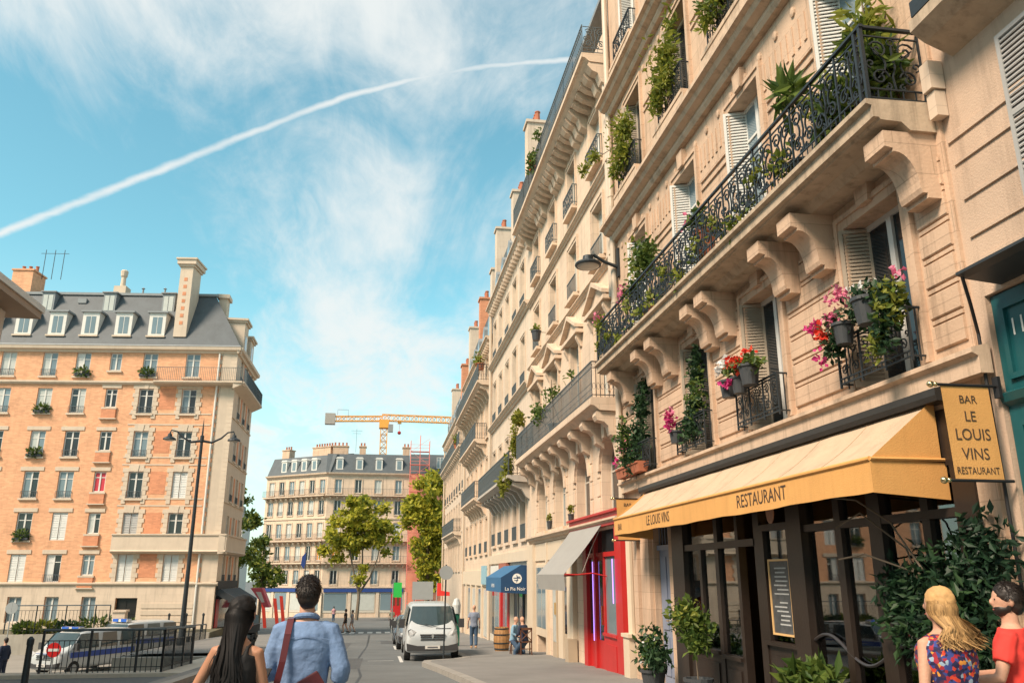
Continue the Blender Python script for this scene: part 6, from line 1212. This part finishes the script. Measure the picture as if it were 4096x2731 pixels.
vehicle('blue_car', 'dark blue car parked at the head of the row behind the grey hatchback', (1.7, 45.5, gz(46)-.01), 0, CARS, mat('car_blue', (.05, .08, .12), .25, .03, spec=.6), ((.92, .92), (1.66, 1.38), .74, .56), 4.1, .86, lights=(.60, .68, .14, .08, .05), wheelr=.30, cat='car')
vehicle('police_van', 'white police van with blue light bar nearest the railing', (-14.9, 42.2, -4.4), rad(-28), VANS, CARW, ((.47, 1.10), (1.12, 1.82), .84, .70), 4.78, .95, 'police vehicles in the sunken lane', True, lights=(.68, .93, .17, .15, .045))
vehicle('police_van', 'second white police van parked farther along below the garden shrubs', (-14.6, 48.6, -4.35), rad(-32), VANS, CARW, ((.47, 1.10), (1.12, 1.82), .84, .70), 4.78, .95, 'police vehicles in the sunken lane', True, lights=(.68, .93, .17, .15, .045))
vehicle('police_car', 'white police car with blue bonnet markings beside the dark post', (-15.7, 35.4, -4.4), rad(12), CARS, CARW, ((.92, .92), (1.66, 1.38), .74, .56), 4.1, .86, 'police vehicles in the sunken lane', True, lights=(.60, .68, .14, .08, .05), wheelr=.30, cat='car')
def scooter(label, loc, rz):
    t = thing('scooter', label, 'scooter', loc, rz, 'scooters parked at the kerb')
    for y in (-.62, .62):
        wh = obj('wheel', MB().tube([(0, y+.21*math.cos(2*PI*k/16), .23+.21*math.sin(2*PI*k/16)) for k in range(16)], .055, 6, True), RUB, t)
    obj('body', MB().rings([[(a*.6, y, z0), (a, y, (z0+z1)/2), (a*.7, y, z1), (-a*.7, y, z1), (-a, y, (z0+z1)/2), (-a*.6, y, z0)] for y, a, z0, z1 in ((-.85, .06, .55, .7), (-.55, .16, .42, .74), (-.1, .18, .3, .72), (.1, .12, .25, .38), (.3, .12, .25, .4), (.42, .2, .3, .85), (.52, .16, .45, .95))]), TRIM, t)
    obj('seat', MB().box(-.14, -.75, .74, .14, .0, .82), RUB, t); obj('handlebar', MB().tube([(-.34, .36, 1.05), (0, .45, 1.0), (.34, .36, 1.05)], .018, 6), IRON, t); obj('windshield', MB().quad((-.2, .5, .95), (.2, .5, .95), (.16, .38, 1.4), (-.16, .38, 1.4)), PANEB, t); obj('top_case', MB().box(-.2, -1.0, .8, .2, -.62, 1.1), TRIM, t)
scooter('black scooter with top case standing between the strolling couple', (-5.35, 36.6, gz(36.6)+.12), rad(25)); scooter('black scooter parked behind the man in the white T-shirt', (-5.5, 40.2, gz(40)+.12), rad(10))

# ================================================================ PEOPLE
SKIN = mat('skin', (.50, .285, .195), .6, .14, 22, .15, 90); SKIND = mat('skin_tan', (.40, .20, .12), .55, .06, 9)
HAIRB = mat('hair_black', (.010, .009, .009), .6, .2, 30, spec=.25); HAIRD = mat('hair_dark', (.016, .011, .009), .5, .2, 30); HAIRY = mat('hair_blonde', (.36, .22, .095), .6, .25, 14, island=.45, spec=.2); HAIRG = mat('hair_grey', (.35, .33, .31), .6, .15, 20)
JEANS = mat('jeans', (.05, .09, .15), .85, .15, 12); BLACKC = mat('cloth_black', (.012, .012, .013), .8, .1, 9); NAVY = mat('cloth_navy', (.02, .03, .06), .85, .1, 9)
SHIRT = mat('shirt_blue', (.16, .25, .42), .9, .14, 30, .6, 16); REDT = mat('tshirt_red', (.62, .045, .035), .85, .06, 9, .2, 16); SHOE = mat('shoe', (.05, .03, .02), .6, .1); SHOER = mat('shoe_red', (.45, .06, .05), .6, .1)
tex = bpy.data.textures.new('folds', 'CLOUDS'); tex.noise_scale = .16; texh = bpy.data.textures.new('hairlumps', 'CLOUDS'); texh.noise_scale = .035
def skinify(o, vox, smooth=4, disp=0., tx=None):
    m = o.modifiers.new('fuse', 'REMESH'); m.mode = 'VOXEL'; m.voxel_size = vox; m.use_smooth_shade = True
    m = o.modifiers.new('smooth', 'SMOOTH'); m.factor = .5; m.iterations = smooth
    if disp:
        m = o.modifiers.new('folds', 'DISPLACE'); m.texture = tx or tex; m.strength = disp; m.mid_level = .5; m.texture_coords = 'LOCAL'
def lerp(a, b, t): return tuple(x+(y-x)*t for x, y in zip(a, b))
def tor(mb, rings, grow=0., n=20):
    mb.rings([[((a+grow)*math.copysign(abs(math.cos(2*PI*k/n))**.85, math.cos(2*PI*k/n))+cx, (b+grow)*math.copysign(abs(math.sin(2*PI*k/n))**.85, math.sin(2*PI*k/n))+cy, z) for k in range(n)] for z, a, b, cx, cy in rings])
def limb(mb, pts, rs, grow=0.):
    P = []; Rr = []
    for i in range(len(pts)-1):
        for q in range(4): P.append(lerp(pts[i], pts[i+1], q/4)); Rr.append(rs[i]+(rs[i+1]-rs[i])*q/4+grow)
    P.append(pts[-1]); Rr.append(rs[-1]+grow); mb.tube(P, Rr, 10)
def hand(mb, w, d, side, curl=.6):
    w = Vector(w); d = Vector(d).normalized(); s_ = d.cross(Vector((0, 0, 1))); s_ = s_.normalized() if s_.length > .1 else Vector((1, 0, 0)); n_ = s_.cross(d)
    mb.tube([w, w+d*.04, w+d*.085], [.026, .036, .034], 8)
    for k, (o_, L) in enumerate(((-.027, .060), (-.009, .072), (.009, .068), (.026, .052))):
        b = w+d*.08+s_*o_; mb.tube([b, b+d*L*.5-n_*L*.15*curl, b+d*L*.8-n_*L*.55*curl], [.0095, .009, .008], 6)
    b = w+d*.025+s_*side*.026; mb.tube([b, b+s_*side*.025+d*.03, b+s_*side*.03+d*.06-n_*.01], [.012, .011, .009], 6)
def person(label, loc, yaw, H, arms, legs=None, female=False, top=None, sleeve='short', low=None, skin=SKIN, hair=None, shoes=SHOE, vox=.012, headyaw=0., fat=1., bust=0., lowlen=1., topz=.86, lean=0., torso_shift=(0, 0), bald=False, headtilt=0.):
    t = thing('person', label, 'person', loc, yaw); k = H/1.75; t.scale = (k, k, k)
    F_ = fat*(0.92 if female else .93); sh = .155 if female else .168
    dx = lambda z: lean*(z-.9)
    TR = [(.84, .15, .11), (.92, .172 if female else .165, .122), (1.03, .135 if female else .155, .10), (1.16, .15 if female else .168, .11), (1.28, .168 if female else .19, .122+bust), (1.37, .165 if female else .192, .105), (1.42, .13 if female else .15, .085), (1.455, .085, .07), (1.475, .056, .056), (1.53, .052, .054)]
    TR = [(z, a*F_ if z < 1.44 else a, b*F_ if z < 1.44 else b, 0, dx(z)) for z, a, b in TR]
    bm = MB(); tor(bm, TR)
    hs = dx(1.6); Rh = Matrix.Rotation(headyaw, 3, 'Z') @ Matrix.Rotation(headtilt, 3, 'X'); hc = Vector((0, hs, 1.53))
    def hp(x, y, z): return hc+Rh @ Vector((x, y, z-1.53))
    bm.ell(hp(0, .005, 1.645), .074, .094, .105, 16, 10, Rh); bm.ell(hp(0, .04, 1.585), .056, .058, .065, 12, 8, Rh); bm.ell(hp(0, .106, 1.625), .013, .016, .024, 8, 6, Rh); bm.tube([hp(0, .01, 1.60), hp(0, 0, 1.50)], [.055, .055], 10)
    for sx in (-1, 1): bm.ell(hp(sx*.078, -.002, 1.628), .009, .02, .032, 8, 6, Rh)
    for side, (e, w, hd) in zip((-1, 1), arms):
        s0 = (side*sh*F_**.5, dx(1.40), 1.395); limb(bm, [(side*.11, dx(1.38), 1.385), s0, e, w], [.05, .052, .040, .027] if not female else [.045, .046, .036, .024]); hand(bm, w, hd, -side)
    legs = legs or [((.0, 0, .50), (0, -.02, .09)), ((.0, 0, .50), (0, -.02, .09))]
    LG = []
    for side, (kn, an) in zip((-1, 1), legs):
        hpt = (side*.088, 0, .90); kn = (side*.095+kn[0], kn[1], kn[2]); an = (side*.09+an[0], an[1], an[2]); LG.append((hpt, kn, an)); limb(bm, [hpt, kn, lerp(kn, an, .35), an], [.088, .058, .056, .036])
        bm.ell((an[0], an[1]+.06, an[2]-.045), .042, .12, .045, 10, 6)
    b = obj('body', bm, skin, t); skinify(b, vox)
    for sx in (-1, 1):
        ev = MB().ell(hp(sx*.030, .088, 1.645), .009, .006, .006, 8, 6); obj('eye', ev, mat('eye', (.06, .05, .05), .2), t)
    mo = MB().ell(hp(0, .093, 1.575), .024, .008, .006, 8, 5); obj('mouth', mo, mat('lips', (.36, .12, .10), .5), t)
    if top:
        tm = MB(); tor(tm, [q for q in TR if topz-.03 <= q[0] <= (1.38 if sleeve == 'none' else 1.46)], .014)
        if sleeve == 'none':
            for sx in (-1, 1): tm.tube([(sx*.10, dx(1.4)-.085, 1.34), (sx*.105, dx(1.4)-.06, 1.42), (sx*.10, dx(1.4)+.02, 1.445), (sx*.09, dx(1.4)+.085, 1.34)], .016, 6)
        elif sleeve != 'tank':
            for side, (e, w, hd) in zip((-1, 1), arms):
                s0 = (side*sh*F_**.5, dx(1.40), 1.395); fr = {'short': [(s0, .056), (lerp(s0, e, .62), .056)], 'long': [(s0, .056), (e, .047), (w, .036)], 'rolled': [(s0, .060), (e, .054), (lerp(e, w, .35), .050)]}[sleeve]
                limb(tm, [(side*.10, dx(1.38), 1.385)]+[q[0] for q in fr], [.055]+[q[1] for q in fr], .012)
        o = obj('top', tm, top, t); skinify(o, vox, 3, .022)
    if low:
        lm = MB(); tor(lm, [(z, a, b_, cx, cy) for z, a, b_, cx, cy in TR if z < 1.0], .010)
        for (a, b_, c) in LG: limb(lm, [a, b_, lerp(b_, c, lowlen*.96)] if lowlen > .2 else [a, lerp(a, b_, .5)], [.094, .070, .058] if lowlen > .2 else [.1, .09], .008)
        o = obj('trousers', lm, low, t); skinify(o, vox, 3, .016)
    if shoes:
        for (a, b_, c) in LG:
            sm_ = MB().ell((c[0], c[1]+.065, c[2]-.045), .05, .135, .048, 12, 8); o = obj('shoe', sm_, shoes, t)
    if hair and not bald:
        hm = MB().ell(hp(0, -.012, 1.668), .086, .102, .100, 16, 10, Rh); hm.ell(hp(0, -.034, 1.615), .078, .074, .085, 12, 8, Rh); o = obj('hair', hm, hair, t); skinify(o, .010, 2, .014, texh)
    return t, hp
def strands(t, hp, m, n, zend, spread, seed, back=.09, side=.0, wave=.01, w=.010, cover=.62, part=0., fan=.115):
    r = random.Random(seed); mb = MB(); fill = MB()
    for i in range(n):
        az = PI*(.5+cover)+0; a = -PI/2+(r.random()*2-1)*PI*cover; el = rad(20+68*r.random())
        p0 = hp(.080*math.cos(el)*math.cos(a), .098*math.cos(el)*math.sin(a)-.008, 1.655+.095*math.sin(el)); p1 = hp(.087*math.cos(a), .102*math.sin(a)-.010, 1.645); p2 = hp(.088*math.cos(a), .10*math.sin(a)-.014, 1.57)
        ze = zend+r.uniform(-spread, spread*.6); tx_ = fan*math.cos(a)+r.gauss(0, .012)+side; ty = -back-.035*abs(math.sin(a))+r.gauss(0, .012)
        P = [p0, p1, p2, Vector((tx_*.8, ty*.9, p2.z-(p2.z-ze)*.4)), Vector((tx_+r.gauss(0, wave), ty, p2.z-(p2.z-ze)*.72)), Vector((tx_*.95+r.gauss(0, wave*2)+side*.3, ty+r.gauss(0, wave), ze))]
        Q = []
        for j in range(len(P)-1):
            for q in range(3):
                tt = q/3; A = P[max(0, j-1)]; B_ = P[j]; C = P[j+1]; D = P[min(len(P)-1, j+2)]
                Q.append(.5*((2*B_)+(C-A)*tt+(2*A-5*B_+4*C-D)*tt*tt+(3*B_-A-3*C+D)*tt**3))
        Q.append(P[-1]); k0 = len(mb.v); cz = Vector((0, -.02, 0))
        for j, q in enumerate(Q):
            tg = (Q[min(j+1, len(Q)-1)]-Q[max(0, j-1)]).normalized(); o_ = Vector((q.x, q.y+.02, 0)); sd_ = tg.cross(o_); sd_ = sd_.normalized() if sd_.length > 1e-5 else Vector((1, 0, 0))
            ww_ = w*(1 if j < len(Q)-3 else .45); mb.v += [tuple(q+sd_*ww_), tuple(q-sd_*ww_)]
        for j in range(len(Q)-1): mb.f.append((k0+2*j, k0+2*j+1, k0+2*j+3, k0+2*j+2)); mb.m.append(0)
    mb.smooth = True; obj('hair', mb, m, t)
def crop(t, hp, m, n, seed, L=.03):
    r = random.Random(seed); mb = MB()
    for i in range(n):
        a = r.uniform(0, 2*PI); el = math.asin(r.uniform(-.55, 1)); 
        if math.sin(a) > .45 and el < .55: continue
        if el < -.15 and math.sin(a) > -.35: continue
        d = Vector((math.cos(el)*math.cos(a), math.cos(el)*math.sin(a), math.sin(el))); b = hp(.084*d.x, .10*d.y-.014, 1.663+.10*d.z)
        g_ = (hp(.084*d.x*1.3, .10*d.y*1.3-.014, 1.663+.10*d.z*1.3)-b).normalized(); tg = Vector((r.gauss(0, .5), r.gauss(0, .5)-.3, -.7)); tg = (tg-g_*tg.dot(g_)).normalized(); s_ = tg.cross(g_)*.0035
        e = b+tg*L*r.uniform(.5, 1.2)+g_*.010; k = len(mb.v); mb.v += [tuple(b-s_), tuple(b+s_), tuple(e)]; mb.f.append((k, k+1, k+2)); mb.m.append(0)
    obj('hair', mb, m, t)
# the man in the blue shirt
t, hp = person('man in a blue shirt carrying a maroon shoulder bag, walking away down the street', (-.545, 6.8, gz(6.8)), rad(2), 1.91, [((-.235, .02, 1.13), (-.17, .20, 1.04), (.5, .8, -.2)), ((.26, -.05, 1.14), (.225, .03, .90), (-.1, .25, -1))], [((0, .06, .5), (0, -.12, .10)), ((0, .02, .5), (0, .12, .10))], False, SHIRT, 'rolled', JEANS, SKIN, HAIRD, vox=.010, fat=1.04, headyaw=rad(6))
crop(t, hp, HAIRD, 1800, 3)
obj('collar', MB().tube([(.074*math.cos(a), .004+.076*math.sin(a), 1.475-.02*math.sin(a)) for a in [2*PI*k/20 for k in range(20)]], .019, 8, True), SHIRT, t)
obj('yoke_seam', MB().tube([(-.17+.34*k/12, -.118-.01*math.sin(PI*k/12), 1.335+.02*math.sin(PI*k/12)) for k in range(13)], .003, 4), SHIRT, t)
BAGM = mat('leather_maroon', (.10, .018, .022), .38, .15, 6)
bag = thing('shoulder_bag', 'maroon leather satchel slung across the back of the man in blue', 'bag', (-.545, 6.8, gz(6.8)), rad(2)); bag.scale = (1.0914,)*3
st = MB(); path = [(-.085, .10, 1.40), (-.10, .03, 1.475), (-.105, -.06, 1.465), (-.115, -.128, 1.37), (-.135, -.150, 1.20), (-.17, -.148, 1.02), (-.19, -.16, .99)]
for (a, b_) in zip(path, path[1:]):
    A, B_ = Vector(a), Vector(b_); s1 = Vector((.022, 0, 0)); n_ = (B_-A).cross(s1).normalized()*.005
    st.add([A-s1-n_, A+s1-n_, B_+s1-n_, B_-s1-n_, A-s1+n_, A+s1+n_, B_+s1+n_, B_-s1+n_], [(0, 3, 2, 1), (4, 5, 6, 7), (0, 1, 5, 4), (1, 2, 6, 5), (2, 3, 7, 6), (3, 0, 4, 7)])
obj('strap', st, BAGM, bag)
bb = obj('pouch', MB().prism([(-.20, .97), (.10, 1.145), (.215, .97), (.13, .73), (-.14, .69)], 'y', -.25, -.15), BAGM, bag); md = bb.modifiers.new('bevel', 'BEVEL'); md.width = .02; md.segments = 3
bb = obj('flap', MB().prism([(-.205, .975), (.10, 1.152), (.225, .97), (.16, .91), (-.12, .81)], 'y', -.268, -.245), BAGM, bag); md = bb.modifiers.new('bevel', 'BEVEL'); md.width = .008; md.segments = 2
# the woman with long black hair
t, hp = person('woman with long black hair in a black tank top walking beside the man in blue', (-.95, 6.2, gz(6.2)), rad(-18), 1.755, [((-.285, -.02, 1.13), (-.22, .12, .97), (.5, .6, .1)), ((.205, .05, 1.10), (.06, .25, 1.13), (-.1, .7, .3))], [((0, .06, .5), (0, -.10, .10)), ((0, .02, .5), (0, .12, .10))], True, BLACKC, 'none', NAVY, SKIND, HAIRB, vox=.010, headyaw=rad(-24), headtilt=rad(-10), fat=.95)
strands(t, hp, HAIRB, 900, 1.12, .09, 5, .105, -.01, .014, .0055, .66, 0, .07)
ph = tag(obj('phone', MB().box(-.035, -.005, -.07, .035, .005, .07), BLACKC, None, (-.80, 6.52, gz(6.2)+1.2), rot=(rad(-50), 0, rad(-18))), 'dark phone held up by the woman with black hair', 'phone')
# the couple on the right
m_ = bpy.data.materials.new('floral_dress'); m_.use_nodes = True; tt_ = m_.node_tree; vb = nd(tt_, 'ShaderNodeTexVoronoi'); vb.inputs['Scale'].default_value = 42; g_ = tt_.nodes.new('ShaderNodeTexCoord'); lk(tt_, g_, 'Object', vb, 'Vector')
rp_ = tt_.nodes.new('ShaderNodeValToRGB'); rp_.color_ramp.interpolation = 'CONSTANT'; sp_ = nd(tt_, 'ShaderNodeSeparateColor'); lk(tt_, vb, 'Color', sp_, 0); lk(tt_, sp_, 0, rp_, 0)
for i, (p_, c) in enumerate(((0, (.012, .012, .06)), (.32, (.03, .05, .22)), (.5, (.30, .015, .03)), (.64, (.55, .05, .02)), (.74, (.05, .015, .05)), (.86, (.60, .25, .04)), (.93, (.25, .35, .45)))):
    e = rp_.color_ramp.elements[i] if i < 2 else rp_.color_ramp.elements.new(p_); e.position = p_; e.color = (*c, 1)
lk(tt_, rp_, 0, tt_.nodes['Principled BSDF'], 'Base Color'); tt_.nodes['Principled BSDF'].inputs['Roughness'].default_value = .8
t, hp = person('blonde woman in a sleeveless floral dress walking past the restaurant ivy', (3.585, 5.05, gz(5.05)+.13), rad(8), 1.645, [((-.235, -.03, 1.12), (-.20, .10, .90), (.1, .5, -.8)), ((.245, .03, 1.20), (.225, .20, 1.27), (-.1, .6, .5))], None, True, m_, 'tank', m_, SKIN, HAIRY, vox=.010, fat=1.26, headyaw=rad(18))
strands(t, hp, HAIRY, 1000, 1.40, .05, 8, .105, .045, .022, .005, .70)
t, hp = person('dark-haired bearded man in a red T-shirt at the right edge, turned towards the woman', (4.20, 5.2, gz(5.2)+.13), rad(40), 1.675, [((-.265, .06, 1.14), (-.24, .30, 1.10), (-.1, .8, .1)), ((.25, .10, 1.13), (.06, .30, 1.12), (-.4, .8, 0))], None, False, REDT, 'short', NAVY, SKIN, HAIRD, vox=.010, fat=1.03, headyaw=rad(28))
crop(t, hp, HAIRD, 1800, 4)
bd = MB().ell(hp(0, .040, 1.573), .0605, .062, .052, 14, 8); bd.ell(hp(.055, .012, 1.60), .016, .022, .045, 8, 6); bd.ell(hp(-.055, .012, 1.60), .016, .022, .045, 8, 6); o = obj('beard', bd, HAIRD, t); skinify(o, .009, 2, .006, texh)
# distant people
relax = [((-.24, -.03, 1.12), (-.26, .04, .88), (0, .2, -1)), ((.24, -.03, 1.12), (.26, .06, .88), (0, .2, -1))]
walk = [((0, .16, .52), (0, .10, .10)), ((0, -.02, .52), (0, -.24, .14))]
person('bald man in grey-blue T-shirt and jeans walking away along the pavement', (4.12, 37.2, gp(37.2)), 0, 1.78, relax, [((0, .05, .5), (0, .0, .09)), ((0, .03, .5), (0, -.08, .10))], False, mat('tshirt_greyblue', (.20, .23, .30), .85, .1, 9), 'short', JEANS, SKIN, HAIRD, mat('shoe_tan', (.4, .25, .14), .7), .02, bald=True)
sit = [((0, .40, .50), (0, .44, .09)), ((.0, .38, .50), (.02, .30, .09))]
def seated(label, loc, yaw, top, low, hair, bald=False, shoes=SHOE):
    t, _ = person(label, loc, yaw, 1.72, [((-.24, .10, 1.14), (-.08, .34, 1.05), (.4, .8, 0)), ((.24, .10, 1.14), (.10, .34, 1.02), (-.4, .8, 0))], sit, False, top, 'long', low, SKIN, hair, shoes, .02, lean=.18, bald=bald); return t
o = seated('balding man in a dark jacket seated on the cross-back chair', (5.33, 31.2, gp(31.2)-.40), rad(38), NAVY, JEANS, HAIRG, True)
o = seated('person in pale blue leaning in beside the barrel with red shoes', (5.0, 31.9, gp(31.9)-.40), rad(-125), mat('shirt_pale_blue', (.20, .34, .45), .85, .1, 9), JEANS, HAIRG, True, SHOER)
st2 = thing('cafe_stool', 'small dark wooden stool under the person in pale blue', 'stool', (5.0, 31.9, gp(31.9))); obj('seat', MB().lathe([(.18, .42), (.18, .46), (.01, .465)], 14), WOODD, st2)
for k in range(3): obj('leg', MB().tube([(.1*math.cos(2.1*k), .1*math.sin(2.1*k), .42), (.17*math.cos(2.1*k), .17*math.sin(2.1*k), 0)], .018, 5), WOODD, st2)
person('pedestrian in dark shorts striding over the zebra crossing', (-2.5, 68, gz(68)), rad(75), 1.76, relax, walk, False, BLACKC, 'short', BLACKC, SKIND, HAIRD, SHOE, .025, lowlen=.1)
person('second pedestrian in grey close behind on the zebra crossing', (-2.0, 68.6, gz(68.6)), rad(80), 1.68, relax, walk, True, mat('cloth_grey', (.2, .2, .22), .85), 'short', MATS['cloth_grey'], SKIN, HAIRD, SHOE, .025, lowlen=.1)
person('person in a pale yellow top and dark trousers in the road by the parked cars', (1.15, 74, gz(74)), rad(170), 1.74, relax, walk, True, mat('cloth_yellow', (.55, .50, .32), .85), 'short', NAVY, SKIN, HAIRG, SHOE, .025)
person('man in a white T-shirt bending over the parked scooters', (-6.0, 39.2, gz(39.2)+.12), rad(-70), 1.74, [((-.22, .16, 1.14), (-.16, .38, 1.08), (0, 1, 0)), ((.22, .16, 1.14), (.16, .38, 1.08), (0, 1, 0))], None, False, mat('tshirt_white', (.62, .62, .62), .85), 'short', NAVY, SKIN, HAIRD, SHOE, .02, lean=.35)
person('police officer in dark blue uniform beside the police vans', (-15.95, 40.6, -4.4), rad(60), 1.80, relax, None, False, NAVY, 'long', NAVY, SKIN, HAIRD, SHOE, .02)
for x, y, lab in ((-7.6, 104, 'person in dark clothes by the shop windows of the cream corner block'), (-5.2, 103, 'person in a pink top near the blue shop fascia of the cream block')):
    person(lab, (x, y, gz(y)), rad(20), 1.72, relax, None, False, BLACKC if x < -7 else mat('cloth_pink', (.55, .28, .30), .85), 'short', JEANS, SKIN, HAIRD, SHOE, .03)
